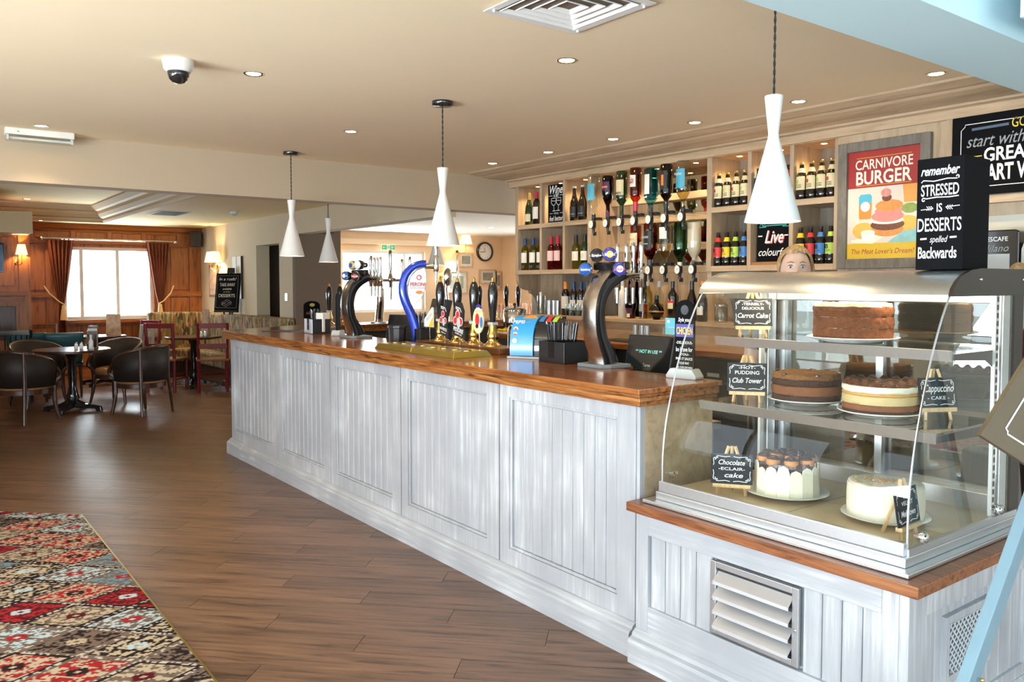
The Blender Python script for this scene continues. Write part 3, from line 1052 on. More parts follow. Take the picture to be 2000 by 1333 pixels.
o = mb.obj('lattice', 'pale_grey', gr)
o['kind'] = 'stuff'
# oak ledge around the case
MB().prism([(2.335, 1.155), (3.32, 1.155), (3.32, 2.34), (2.335, 2.34)], 0.615, 0.652, 'z').obj('oak_ledge', 'ledge_wood', None, smooth=0, bevel=0.004)
tag(bpy.data.objects['oak_ledge'], 'brown oak ledge carrying the glass cake case', 'ledge')

# ================================================================== BACK BAR
XB, XW = 4.75, 5.08     # shelf front, back panel
corn = thing('cornice', 'deep crown moulding along the top of the back bar', 'cornice')
sweep([(0.0, 2.445), (0.02, 2.445), (0.02, 2.495), (0.03, 2.50), (0.05, 2.503), (0.055, 2.515), (0.10, 2.525), (0.16, 2.535), (0.20, 2.55), (0.215, 2.562), (0.24, 2.565), (0.26, 2.572), (0.30, 2.588), (0.305, 2.6), (0, 2.6)], [(4.73, 1.0), (4.73, 6.29), (5.1, 6.29)], 'crown', 'shelf_paint', corn)
BX('soffit_board', 'optic_board', 4.75, 5.1, 1.0, 6.27, 2.445, 2.46, corn)


def shelf_unit(name, label, divs, t=0.03, back='grey_board'):
    """open cupboard: verticals at divs (from far to near), three shelves"""
    u = thing(name, label, 'shelving')
    for i, y in enumerate(divs):
        w = 0.045 if i in (0, len(divs) - 1) else t
        BX('upright', 'shelf_paint_z', XB, XW, y - w / 2, y + w / 2, 1.62, 2.445, u, bevel=0.002)
    for i in range(len(divs) - 1):
        a, b = divs[i + 1] + (0.0225 if i == len(divs) - 2 else t / 2), divs[i] - (0.0225 if i == 0 else t / 2)
        for z in (2.045, 1.62):
            BX('shelf_board', 'shelf_paint', XB, XW, a, b, z, z + 0.04, u, bevel=0.002)
        BX('back_board', 'grey_board', XW - 0.012, XW, a, b, 1.66, 2.045, u)
        BX('back_board', 'grey_board', XW - 0.012, XW, a, b, 2.085, 2.445, u)
    return u


shelf_unit('wine_shelves', 'painted open shelves of wine bottles at the far end of the back bar', [6.245, 5.88, 5.555, 5.22])
shelf_unit('cider_shelves', 'painted open shelves of cider bottles beside the framed burger poster', [3.93, 3.58, 3.245, 2.913])
# small recessed lamps in the top of the shelves
def shelf_lamp(y, x=4.86, power=5.0, where=''):
    t = thing('shelf_lamp', 'tiny warm recessed lamp ' + where, 'lamp', (x, y, 2.445), 0, 'recessed lamps in the back bar')
    MB().lathe([(0.020, 0), (0.024, -0.003), (0.027, 0.0), (0.02, 0.0)], 14, cap=False).obj('bezel', 'chrome', t)
    MB().lathe([(0.0, -0.001), (0.02, -0.001)], 14).obj('bulb', 'lamp_glow', t)
    d = bpy.data.lights.new('bulb_light', 'SPOT')
    d.energy = power * 3.2
    d.color = (1, 0.70, 0.38)
    d.spot_size = 2.3
    d.spot_blend = 0.8
    d.shadow_soft_size = 0.02
    o = bpy.data.objects.new('bulb_light', d)
    COL.objects.link(o)
    o.parent = t
    o.location = (0, 0, -0.006)


for _y, _w in ((6.06, 'above the gold capped wine bottle'), (5.72, 'above the wine chalk sign'), (5.39, 'above the black foiled wine bottles'), (4.95, 'above the far end of the optics'), (4.55, 'above the middle of the optics'), (4.15, 'above the near end of the optics'), (3.75, 'above the cider bottles beside the optics'), (3.41, 'above the shelf behind the pendant shade'), (3.08, 'above the cider bottles beside the poster')):
    shelf_lamp(_y, where=_w)
# optics bay: timber back, mirror strips, two bottle rails
ob = thing('optics_bay', 'timber backed bay with mirror strips carrying upside-down spirit bottles', 'shelving')
BX('back_board', 'optic_board', XW - 0.02, XW, 4.84, 5.195, 1.25, 2.445, ob)
plain('mirror', (0.80, 0.72, 0.55), 0.03, 1.0, var=0.0)
BX('mirror_panel', 'mirror', XW - 0.02, XW, 3.955, 4.838, 1.62, 2.445, ob)
for z in (2.03, 2.20, 1.62, 1.80):
    BX('bottle_rail', 'shelf_paint', 4.99, XW - 0.02, 3.955, 5.195, z, z + 0.055, ob, bevel=0.002)
BX('rail_post', 'shelf_paint_z', 4.97, XW - 0.02, 3.955, 4.01, 1.62, 2.445, ob)
# panel below the shelves with scalloped brackets
lp = thing('back_bar_panel', 'grey stained panelling below the back bar shelves', 'panelling')
for a, b in ((5.57, 5.90), (5.22, 5.57), (4.86, 5.22)):
    BX('board', 'grey_board', XW - 0.02, XW, a + 0.002, b - 0.002, 1.25, 1.62, lp)
for a, b in ((4.5, 4.86), (4.2, 4.5), (3.9, 4.2), (3.4, 3.9), (2.9, 3.4), (2.3, 2.9), (1.5, 2.3)):
    BX('board', 'grey_board' if b < 4.0 else 'optic_board', XW - 0.02, XW, a + 0.002, b - 0.002, 1.25, 1.62, lp)
BX('board', 'shelf_paint_z', XW - 0.05, XW, 5.9, 6.25, 1.1, 1.62, lp)


def bracket(y, nm):
    """scroll-cut support under the shelf end, cut in the plane across the unit"""
    pts = [(4.76, 1.62), (4.76, 1.57)]
    for i in range(9):
        a = PI / 2 * i / 8
        pts.append((4.76 + 0.14 * (1 - math.cos(a)) * 1.0, 1.57 - 0.10 * math.sin(a)))
    pts += [(4.91, 1.46)]
    for i in range(9):
        a = PI / 2 * i / 8
        pts.append((4.91 + 0.10 * math.sin(a), 1.44 - 0.15 * (1 - math.cos(a))))
    pts += [(5.06, 1.25), (5.06, 1.62)]
    MB().prism(pts, y - 0.02, y + 0.02, 'y').obj('bracket', 'shelf_paint_z', lp, smooth=0)


bracket(6.245, 'a')
bracket(3.93, 'b')
# back counter: bottle ledge, worktop and dark fridges
bc = thing('back_counter', 'low back counter with bottle ledge and oak worktop', 'counter')
BX('bottle_ledge', 'shelf_paint', 4.68, XW, 2.26, 6.0, 1.22, 1.25, bc, bevel=0.002)
BX('riser', 'shelf_paint', 4.70, 4.72, 2.3, 5.98, 1.08, 1.22, bc)
BX('worktop', 'oak_top', 4.34, 4.72, 2.3, 6.1, 1.04, 1.08, bc, bevel=0.003)
BX('carcass', 'black_matt', 4.62, 5.08, 2.3, 6.1, 0, 1.04, bc)
for y in (5.6, 4.62, 3.95, 3.2):
    BX('divider', 'mid_wood', 4.40, 4.62, y - 0.025, y + 0.025, 0, 1.04, bc)


def fridge(y0, y1, label):
    t = thing('bottle_fridge', label, 'fridge', (4.42, (y0 + y1) / 2, 0), R90)
    w = (y1 - y0) / 2
    BX('body', 'black_plastic', -w, w, 0.03, 0.2, 0.02, 1.02, t)
    BX('door_glass', 'pane_glass', -w + 0.04, w - 0.04, 0.0, 0.008, 0.12, 0.82, t)
    for q in ((-w + 0.005, -w + 0.04, 0.08, 0.86), (w - 0.04, w - 0.005, 0.08, 0.86), (-w + 0.04, w - 0.04, 0.82, 0.86), (-w + 0.04, w - 0.04, 0.08, 0.12)):
        BX('door_frame', 'black_plastic', q[0], q[1], 0, 0.03, q[2], q[3], t)
    BX('badge', 'pale_grey', -0.07, 0.03, -0.004, 0.0, 0.90, 0.925, t)
    return t


fridge(4.68, 5.55, 'black bottle fridge under the far part of the back counter')
fridge(4.02, 4.58, 'black bottle fridge under the middle of the back counter')
fridge(3.25, 3.92, 'black bottle fridge behind the till')
# poster bay and black board bay
pp = thing('poster_bay', 'painted panel of the back bar behind the burger poster', 'panelling')
BX('panel', 'shelf_paint_z', 4.73, 4.76, 2.235, 2.89, 1.60, 2.445, pp)
BX('pilaster', 'shelf_paint_z', 4.715, 4.76, 2.19, 2.232, 1.40, 2.445, pp)
BX('panel', 'shelf_paint_z', 4.76, 4.78, 1.0, 2.19, 1.9, 2.445, pp)
BX('rail', 'shelf_paint', 4.70, 4.78, 1.0, 2.19, 1.965, 2.005, pp)
plain('pale_panel', (0.60, 0.58, 0.50), 0.6, var=0.05)
BX('lower_panel', 'pale_panel', 4.77, 4.79, 1.0, 2.19, 1.2, 1.965, pp)
BX('panel', 'shelf_paint_z', 4.74, 5.08, 2.195, 2.235, 1.25, 1.60, pp)

# ---- framed poster
po = thing('burger_poster', 'framed red and yellow burger poster on the back bar', 'poster', (4.727, 2.597, 2.008), R90)
for q in ((-0.285, -0.225, -0.385, 0.385), (0.225, 0.285, -0.385, 0.385), (-0.225, 0.225, 0.325, 0.385), (-0.225, 0.225, -0.385, -0.325)):
    BX('frame', 'frame_grey', q[0], q[1], -0.03, 0.002, q[2], q[3], po, bevel=0.004)
plain('poster_red', (0.36, 0.03, 0.028), 0.35)
plain('poster_yellow', (0.66, 0.45, 0.03), 0.35)
plain('poster_pale', (0.70, 0.62, 0.54), 0.35, var=0.1, scale=6)
plain('poster_cream', (0.85, 0.80, 0.68), 0.4)
plain('bun', (0.62, 0.27, 0.07), 0.5, var=0.25, scale=40)
plain('patty', (0.16, 0.055, 0.03), 0.5, var=0.5, scale=60)
plain('ham', (0.62, 0.24, 0.21), 0.5, var=0.2, scale=40)
plain('fries', (0.78, 0.44, 0.09), 0.5, var=0.25, scale=40)
plain('leaf', (0.25, 0.33, 0.08), 0.5, var=0.4, scale=50)
plain('beer', (0.72, 0.34, 0.08), 0.4, var=0.1)
plain('teal_table', (0.25, 0.50, 0.52), 0.5, var=0.3, scale=20)
BX('print', 'poster_pale', -0.225, 0.225, -0.008, -0.004, -0.325, 0.325, po)


def pf(pts, mat, y):
    return flat(pts, mat, po, y)


pf([(-0.225, 0.105), (0.225, 0.105), (0.225, 0.325), (-0.225, 0.325)], 'poster_red', -0.0085)
pf([(-0.225, -0.325), (0.225, -0.325), (0.225, -0.232), (-0.225, -0.232)], 'poster_yellow', -0.0085)
pf([(0.03, -0.232), (0.225, -0.232), (0.225, -0.10)], 'teal_table', -0.0085)
pf([(-0.20, -0.225), (-0.06, -0.235), (0.20, -0.09), (0.225, -0.06), (0.225, -0.03), (-0.08, -0.19), (-0.20, -0.21)], 'poster_cream', -0.0087)
pf([(0.13, 0.0), (0.225, 0.0), (0.225, 0.105), (0.12, 0.105)], 'beer', -0.0088)
pf([(-0.145, -0.085), (-0.075, -0.085), (-0.07, -0.075), (-0.068, 0.05), (-0.08, 0.065), (-0.14, 0.065), (-0.152, 0.05), (-0.15, -0.075)], 'label_orange', -0.0088)
pf([(-0.151, 0.0), (-0.069, 0.015), (-0.068, 0.05), (-0.08, 0.065), (-0.14, 0.065), (-0.152, 0.05)], 'label_aqua', -0.0089)
disc(-0.11, -0.01, 0.03, 0.03, 'chalk_white', po, -0.009)
disc(-0.12, -0.155, 0.07, 0.05, 'fries', po, -0.0091)
disc(0.15, -0.12, 0.07, 0.045, 'fries', po, -0.0091)
disc(0.165, -0.035, 0.05, 0.03, 'leaf', po, -0.0091)
disc(0.03, -0.155, 0.10, 0.04, 'bun', po, -0.0092)
disc(0.03, -0.125, 0.105, 0.034, 'patty', po, -0.0093)
disc(0.03, -0.10, 0.10, 0.022, 'poster_cream', po, -0.0094)
disc(0.03, -0.075, 0.10, 0.035, 'ham', po, -0.0095)
disc(0.035, -0.045, 0.085, 0.03, 'ham', po, -0.0096)
disc(0.04, -0.012, 0.085, 0.035, 'bun', po, -0.0097)
disc(0.025, 0.035, 0.03, 0.022, 'patty', po, -0.0098)
disc(0.02, 0.065, 0.032, 0.025, 'ham', po, -0.0099)
stroke([(0.02, 0.05), (0.02, 0.10)], 0.002, 'pale_wood', po, -0.0100)
pf([(-0.125, -0.215), (-0.055, -0.215), (-0.045, -0.165), (-0.135, -0.165)], 'chalk_white', -0.0101)
disc(-0.09, -0.165, 0.045, 0.014, 'poster_cream', po, -0.0102)
text('CARNIVORE', 0.058, 0.0, 0.245, 'poster_cream', po, -0.009, 0.355, bold=0.012)
text('BURGER', 0.078, 0.0, 0.165, 'poster_cream', po, -0.009, 0.345, bold=0.02)
stroke([(-0.17, 0.285), (0.17, 0.285)], 0.0016, 'poster_yellow', po, -0.009)
stroke([(-0.17, 0.117), (0.17, 0.117)], 0.0016, 'poster_yellow', po, -0.009)
text("The Meat Lover's Dream!", 0.03, 0.0, -0.28, 'poster_red', po, -0.009, 0.39, shear=0.25, bold=0.0)

# ---- large chalk board on the right
cbd = thing('menu_chalkboard', 'wide black chalkboard with white and yellow lettering beside the cornice', 'chalkboard', (4.70, 1.70, 2.225), R90)
BX('board', 'chalk_black', -0.49, 0.49, -0.012, 0.0, -0.215, 0.215, cbd, bevel=0.003)
strokes([[(-0.44, -0.14), (-0.44, 0.14), (-0.42, 0.16), (-0.42, 0.17), (0.42, 0.17)], [(-0.44, -0.14), (-0.42, -0.16), (-0.42, -0.17), (0.42, -0.17)]], 0.002, 'chalk_white', cbd, -0.0145)
stroke([(-0.385, 0.140), (-0.20, 0.145)], 0.007, 'chalk_blue', cbd, -0.0145)
text('GOOD DAYS', 0.050, -0.185, 0.150, 'chalk_yellow', cbd, -0.0145, 0.28, align='LEFT', bold=0.004)
text('start with a', 0.066, -0.41, 0.078, 'chalk_grey', cbd, -0.0145, 0.34, shear=0.35, align='LEFT')
stroke([(-0.385, -0.006), (-0.33, -0.006)], 0.0025, 'chalk_yellow', cbd, -0.0145)
text('GREAT', 0.070, -0.32, -0.002, 'chalk_white', cbd, -0.0145, 0.25, align='LEFT', bold=0.025)
text('START WITH', 0.082, -0.375, -0.098, 'chalk_white', cbd, -0.0145, 0.40, align='LEFT', bold=0.03)

# ---- two small chalk signs standing on the shelves
ws = thing('wine_sign', 'tall black chalk sign with two clinking glasses on the wine shelves', 'sign', (4.80, 5.71, 2.085), R90)
BX('board', 'chalk_black', -0.115, 0.115, -0.006, 0.006, 0, 0.345, ws)
text('Wine', 0.075, 0, 0.30, 'chalk_white', ws, -0.008, 0.18, shear=0.3, bold=0.012)
text('A BIT', 0.026, 0, 0.245, 'chalk_white', ws, -0.008, 0.075, bold=0.02)
strokes([[(-0.105, 0.245), (-0.05, 0.245)], [(0.05, 0.245), (0.105, 0.245)], [(-0.09, 0.085), (-0.05, 0.085)], [(0.05, 0.085), (0.09, 0.085)]], 0.0018, 'chalk_white', ws, -0.008)
for s in (-1, 1):
    c = 0.035 * s
    strokes([[(c - 0.030, 0.222), (c - 0.033, 0.185), (c - 0.015, 0.160), (c + 0.015, 0.160), (c + 0.033, 0.185), (c + 0.030, 0.222), (c - 0.030, 0.222)], [(c, 0.160), (c * 0.8, 0.110)], [(c * 0.8 - 0.025, 0.108), (c * 0.8 + 0.025, 0.108)], [(c - 0.028, 0.20), (c + 0.028, 0.195)]], 0.0022, 'chalk_white', ws, -0.008, 'glass_drawing')
text("YOU'LL", 0.016, 0, 0.085, 'chalk_white', ws, -0.008, 0.07)
text('feel better', 0.045, 0, 0.04, 'chalk_white', ws, -0.008, 0.19, shear=0.3, bold=0.008)
bs = thing('cider_sign', 'black chalk sign with a teal banner on the lower cider shelf', 'sign', (4.81, 3.415, 1.66), R90)
BX('board', 'chalk_black', -0.135, 0.135, -0.006, 0.006, 0.02, 0.355, bs)
MB().prism([(-0.06, 0), (0.02, 0), (0.005, 0.02), (-0.045, 0.022)], -0.15, 0.08, 'x').obj('wooden_block', 'seat_tan', bs, smooth=0)
strokes([[(-0.09, 0.27), (-0.09, 0.345), (0.10, 0.345), (0.10, 0.27), (-0.09, 0.27)], [(-0.09, 0.33), (-0.115, 0.315), (-0.10, 0.29), (-0.115, 0.26), (-0.06, 0.262)], [(0.10, 0.33), (0.125, 0.315), (0.11, 0.29), (0.125, 0.26), (0.07, 0.262)]], 0.003, 'chalk_teal', bs, -0.008)
text('BULMERS', 0.050, 0.005, 0.307, 'chalk_white', bs, -0.008, 0.17, bold=0.015)
text('Live', 0.085, 0.005, 0.195, 'chalk_white', bs, -0.008, 0.15, shear=0.35, bold=0.012)
text('Live', 0.085, 0.011, 0.190, 'chalk_red', bs, -0.0072, 0.15, shear=0.35, bold=0.012)
text('colourful', 0.052, 0, 0.09, 'chalk_white', bs, -0.008, 0.24, shear=0.35, bold=0.006)
strokes([[(-0.125, 0.20), (-0.09, 0.20)], [(0.085, 0.20), (0.115, 0.20)]], 0.004, 'chalk_white', bs, -0.008)

# ================================================================== BOTTLES
BK = {}
PROF = dict(
    bordeaux=[(0.033, 0), (0.037, 0.004), (0.037, 0.185), (0.034, 0.205), (0.018, 0.232), (0.0145, 0.245), (0.0145, 0.30)],
    burgundy=[(0.036, 0), (0.040, 0.004), (0.040, 0.13), (0.036, 0.165), (0.022, 0.21), (0.0155, 0.24), (0.0145, 0.30)],
    cider=[(0.031, 0), (0.034, 0.004), (0.0345, 0.05), (0.0325, 0.055), (0.0335, 0.062), (0.0335, 0.135), (0.029, 0.160), (0.0185, 0.190), (0.0145, 0.215), (0.013, 0.24)],
    round_spirit=[(0.047, 0), (0.052, 0.008), (0.053, 0.20), (0.048, 0.235), (0.030, 0.265), (0.018, 0.285), (0.0155, 0.345)],
    tall_spirit=[(0.042, 0), (0.045, 0.006), (0.045, 0.21), (0.040, 0.235), (0.020, 0.262), (0.016, 0.275), (0.015, 0.345)],
    flared=[(0.040, 0), (0.046, 0.01), (0.050, 0.11), (0.046, 0.17), (0.030, 0.21), (0.018, 0.235), (0.015, 0.345)],
    slim=[(0.033, 0), (0.036, 0.005), (0.036, 0.19), (0.03, 0.215), (0.016, 0.235), (0.014, 0.30)],
    globe=[(0.022, 0), (0.03, 0.004), (0.028, 0.012), (0.052, 0.035), (0.060, 0.065), (0.052, 0.098), (0.028, 0.122), (0.018, 0.135), (0.016, 0.19)],
    dropper=[(0.030, 0), (0.036, 0.006), (0.034, 0.05), (0.050, 0.095), (0.052, 0.125), (0.040, 0.165), (0.017, 0.20), (0.0135, 0.28)],
)
SQ = 0.86


def bottle_parts(t, prof, glass, lab=None, cap=None, neck=None, flip=False, square=False, extra=None, second=None):
    pr = PROF[prof]
    H = pr[-1][1]
    n = 8 if square else 24

    def L(p, name, mat, arcs=None, sm=35):
        q = [(r, H - z) for r, z in p][::-1] if flip else p
        mb = MB()
        if arcs:
            mb.lathe(q, 16, a0=arcs[0], a1=arcs[1])
        else:
            mb.lathe(q, n)
        if square:
            mb.v = [(x * 1.08, y * 0.95, z) for x, y, z in mb.v]
        return mb.obj(name, mat, t, smooth=25 if square else 50)

    L(pr, 'body', glass)

    def rad(z):
        for (r0, z0), (r1, z1) in zip(pr, pr[1:]):
            if z0 <= z <= z1 and z1 > z0:
                return r0 + (r1 - r0) * (z - z0) / (z1 - z0)
        return pr[-1][0]
    for k, spec in enumerate([lab, second]):
        if spec:
            z0, z1, mat, half = spec
            zs = sorted(set([z0 + (z1 - z0) * i / 4 for i in range(5)] + [z for r, z in pr if z0 < z < z1]))
            L([(rad(z) + 0.0011 + 0.0006 * k, z) for z in zs], 'label', mat, (1.5 * PI - half, 1.5 * PI + half))
    if cap:
        z0, mat = cap
        L([(rad(z0) + 0.001, z0), (rad(H) + 0.0012, H), (rad(H) * 0.9, H + 0.002)], 'cap', mat)
    if neck:
        z0, z1, mat = neck
        L([(rad(z0) + 0.0008, z0), (rad((z0 + z1) / 2) + 0.0008, (z0 + z1) / 2), (rad(z1) + 0.0008, z1)], 'neck_label', mat)
    if extra:
        z0, z1, mat = extra
        zs = [z for r, z in pr if z0 < z < z1]
        L([(max(rad(z) - 0.003, 0.002), z) for z in [z0] + zs + [z1]], 'liquid', mat)
    return H


def put_bottle(key, loc, label, group, rz=0.0, **kw):
    if key in BK:
        o = dup(BK[key], loc, R90 + rz, label)
        o['group'] = group
        return o
    t = thing('bottle', label, 'bottle', loc, R90 + rz, group)
    bottle_parts(t, **kw)
    BK[key] = t
    return t


XS = 4.787
G1 = 'wine bottles on the back bar shelves'
# upper row: white, red | sign | three dark fizz bottles
put_bottle('ww_gold', (XS, 6.098, 2.085), 'green wine bottle with gold capsule, leftmost on the upper wine shelf', G1, prof='burgundy', glass='green_bottle', lab=(0.03, 0.10, 'label_cream', 1.2), cap=(0.235, 'cap_gold'))
put_bottle('rw_red', (XS, 5.985, 2.085), 'dark wine bottle with red capsule and white label, upper shelf', G1, prof='bordeaux', glass='dark_bottle', lab=(0.05, 0.16, 'label_white', 1.2), cap=(0.238, 'cap_red'))
put_bottle('rw_red', (4.90, 5.945, 2.085), 'dark wine bottle half hidden behind the red capped one', G1)
for i, (y, x) in enumerate(((5.455, XS), (5.348, XS), (5.285, 4.87))):
    put_bottle('fizz', (x, y, 2.085), ['left', 'middle', 'right, half hidden'][i] + ' of three black foiled wine bottles beside the wine sign', G1, prof='burgundy', glass='dark_bottle', lab=(0.03, 0.12, 'label_black', 1.2), cap=(0.285, 'pale_grey'), second=(0.055, 0.06, 'chalk_grey', 0.9))
# lower row: three white, three rose, two or three white
for i, (y, x) in enumerate(((6.160, XS), (6.035, XS), (5.955, 4.81))):
    put_bottle('ww_blue', (x, y, 1.66), ['left', 'middle', 'right, half hidden'][i] + ' of three white wine bottles with blue capsules, lower shelf', G1, prof='bordeaux', glass='white_wine', lab=(0.07, 0.165, 'label_white', 1.3), cap=(0.235, 'cap_blue'), second=(0.02, 0.045, 'cap_blue', 0.6))
for i, (y, x) in enumerate(((5.770, XS), (5.676, XS), (5.625, 4.86))):
    put_bottle('rose', (x, y, 1.66), ['left', 'middle', 'right, half hidden'][i] + ' of three pink wine bottles with red capsules', G1, prof='bordeaux', glass='rose', lab=(0.08, 0.17, 'label_pink', 1.3), cap=(0.232, 'cap_red'))
for i, (y, g) in enumerate(((5.43, 'white_wine'), (5.315, 'green_bottle'))):
    put_bottle('wb%d' % i, (XS, y, 1.66), ['pale white wine bottle with black cap and picture label', 'dark green wine bottle with black cap and picture label'][i], G1, prof='bordeaux', glass=g, lab=(0.075, 0.155, 'label_white', 1.3), cap=(0.235, 'cap_black'), second=(0.095, 0.135, 'label_cream', 0.5))
# ciders
G2 = 'cider bottles on the back bar shelves'
CID = dict(op_r=('label_cream', 'label_red'), op_g=('label_cream', 'label_green'))


def cider(kind, y, z, label):
    key = 'cider_' + kind
    new = key not in BK
    if kind[:2] == 'op':
        o = put_bottle(key, (XS, y, z), label, G2, prof='cider', glass='dark_bottle', lab=(0.062, 0.15, 'label_cream', 1.25), neck=(0.175, 0.205, 'label_cream'), cap=(0.228, 'cap_gold'))
        if new:
            MB().lathe([(0.0334 + 0.0013, 0.105), (0.0334 + 0.0013, 0.128)], 4, a0=1.5 * PI - 0.75, a1=1.5 * PI - 0.1).obj('apple_print', 'label_red' if kind == 'op_r' else 'label_green', o)
            text('ORCHARD', 0.010, 0.0, 0.093, 'label_black', o, -0.0358, 0.040)
            text('PIONEERS', 0.010, 0.0, 0.079, 'label_black', o, -0.0358, 0.042)
    else:
        c = dict(r='label_red', y='label_yellow', g='label_green', b='label_blue')[kind]
        o = put_bottle(key, (XS, y, z), label, G2, prof='cider', glass='dark_bottle', lab=(0.064, 0.134, c, 1.25), neck=(0.175, 0.205, c), cap=(0.228, 'cap_black'))
        if new:
            text('B', 0.028, -0.008, 0.112, 'label_black', o, -0.0358, bold=0.02)
            text('BULMERS', 0.009, 0.0, 0.085, 'label_black', o, -0.0358, 0.034)
    return o


ORD = ['leftmost', 'second from left', 'third from left', 'rightmost']
for i, (y, k) in enumerate(zip((3.872, 3.795, 3.718, 3.645), ('op_r', 'op_g', 'op_r', 'op_g'))):
    cider(k, y, 2.085, ORD[i] + ' cream labelled cider bottle on the upper shelf beside the optics')
for i, (y, k) in enumerate(zip((3.194, 3.12, 3.047, 2.975), ('op_g', 'op_r', 'op_g', 'op_r'))):
    cider(k, y, 2.085, ORD[i] + ' cream labelled cider bottle on the upper shelf beside the poster')
NM = dict(r='red', y='yellow', g='green', b='blue')
for i, (y, k) in enumerate(zip((3.872, 3.795, 3.718, 3.645), 'rygb')):
    cider(k, y, 1.66, NM[k] + ' labelled cider bottle on the lower shelf beside the optics')
for i, (y, k) in enumerate(zip((3.194, 3.12, 3.047, 2.975), 'yrbg')):
    cider(k, y, 1.66, NM[k] + ' labelled cider bottle on the lower shelf beside the poster')
cider('b', 3.53, 2.085, 'blue labelled cider bottle behind the white pendant shade')
cider('r', 3.30, 2.085, 'red labelled cider bottle behind the white pendant shade')

# ---- optics: upside-down bottles on measures
G3 = 'upside-down spirit bottles on optics'


def optic(y, ztop, label, zv=2.025, num='25', x=4.64, **kw):
    t = thing('optic_bottle', label, 'bottle', (x, y, zv - 0.02), R90, G3)
    H = PROF[kw['prof']][-1][1]
    z0 = ztop - (zv - 0.02) - H
    before = set(o.name for o in kids(t))
    bottle_parts(t, flip=True, **kw)
    for c in kids(t):
        c.location.z += z0
    MB().lathe([(0.014, z0 - 0.03), (0.017, z0 - 0.025), (0.017, z0 + 0.012), (0.013, z0 + 0.02)], 12).obj('collar', 'black_plastic', t)
    MB().box(-0.016, 0.016, 0.05, 4.992 - x, 0.050, 0.075).obj('arm', 'clear_glass', t, smooth=0)
    MB().box(-0.012, 0.050, 0.012, 0.05, 0.052, 0.075).obj('bracket', 'black_plastic', t, smooth=0)
    MB().lathe([(0.016, 0.055), (0.021, 0.03), (0.021, 0.0), (0.012, -0.02), (0.011, -0.055)], 12).obj('measure', 'black_plastic', t)
    MB().box(-0.003, 0.03, -0.004, 0.004, -0.075, -0.045).obj('lever', 'black_plastic', t, smooth=0)
    M = Matrix.Translation((0, -0.021, 0.018)) @ Matrix.Diagonal((1, 1, 1.3, 1)) @ Matrix.Rotation(PI / 2, 4, 'X')
    MB().lathe([(0.0, 0.010), (0.027, 0.010), (0.029, 0.006), (0.029, 0)], 18, M=M).obj('dial_rim', 'black_plastic', t)
    MB().lathe([(0.0, 0.0125), (0.0245, 0.0125), (0.0245, 0.010)], 18, M=M).obj('dial', 'label_white', t)
    text(num, 0.016, 0, 0.020, 'chalk_grey', t, -0.034, bold=0.01)
    return t


o = optic(5.045, 2.435, 'clear vodka bottle with blue label, leftmost in the upper optics row', prof='round_spirit', glass='clear_glass', lab=(0.08, 0.215, 'label_aqua', 0.9))
o = optic(4.876, 2.405, 'dark purple brandy bottle, second in the upper optics row', prof='flared', glass='purple_glass', lab=(0.05, 0.12, 'label_purple', 1.0), second=(0.085, 0.10, 'label_orange', 0.7), extra=(0.03, 0.20, 'rum_dark'), cap=(0.29, 'label_purple'))
o = optic(4.718, 2.425, 'green whiskey bottle with cream label in the upper optics row', prof='tall_spirit', glass='green_bottle', lab=(0.07, 0.19, 'label_cream', 1.1), neck=(0.275, 0.33, 'green_bottle'))
text('JAMESON', 0.018, 0.002, 0.245, 'label_black', o, -0.0505, 0.075, bold=0.01)
o = optic(4.565, 2.435, 'red amber liqueur bottle with white shield label in the upper optics row', prof='tall_spirit', glass='amber', lab=(0.06, 0.15, 'label_white', 0.75), extra=(0.01, 0.22, 'amber'), cap=(0.265, 'cap_red'))
text('SOUTHERN', 0.012, -0.002, 0.335, 'label_red', o, -0.0505, 0.050, bold=0.02)
text('COMFORT', 0.018, -0.002, 0.315, 'label_red', o, -0.0505, 0.052, bold=0.02)
o = optic(4.402, 2.415, 'pale blue square gin bottle in the upper optics row', prof='round_spirit', glass='gin_blue', lab=(0.05, 0.20, 'label_white', 0.45), square=True, extra=(0.01, 0.24, 'gin_blue'), cap=(0.30, 'cap_black'))
o = optic(4.246, 2.425, 'dark rum bottle with picture label in the upper optics row', prof='tall_spirit', glass='rum_dark', lab=(0.05, 0.19, 'label_black', 0.85), second=(0.08, 0.16, 'label_orange', 0.25), extra=(0.01, 0.23, 'rum_dark'), cap=(0.29, 'cap_black'))
o = optic(4.08, 2.43, 'clear vodka bottle with blue label, rightmost in the upper optics row', prof='round_spirit', glass='clear_glass', lab=(0.06, 0.20, 'label_aqua', 0.9), extra=(0.18, 0.33, 'pale_gold'))
text('Vladivar', 0.022, 0.0, 0.33, 'chalk_white', o, -0.0565, 0.075, shear=0.2)
ZL = 1.64
o = optic(4.658, 1.995, 'orange whisky bottle with cream label in the lower optics row', ZL, x=4.74, prof='tall_spirit', glass='whisky', lab=(0.06, 0.16, 'label_cream', 1.0), extra=(0.1, 0.32, 'whisky'))
text("BELL'S", 0.016, 0, 0.265, 'label_red', o, -0.0505, 0.05)
o = optic(4.498, 2.005, 'square whiskey bottle with black label in the lower optics row', ZL, x=4.74, prof='round_spirit', glass='whisky', lab=(0.06, 0.20, 'label_black', 0.75), square=True, extra=(0.1, 0.28, 'amber'), cap=(0.285, 'cap_black'))
text("JACK DANIEL'S", 0.016, 0, 0.275, 'chalk_white', o, -0.0590, 0.065)
text('Tennessee', 0.012, 0, 0.225, 'chalk_white', o, -0.0590, 0.05, shear=0.2)
o = optic(4.345, 1.995, 'clear rum bottle with white label in the lower optics row', ZL, x=4.74, prof='tall_spirit', glass='clear_glass', lab=(0.03, 0.12, 'label_white', 1.0), extra=(0.16, 0.26, 'pale_gold'))
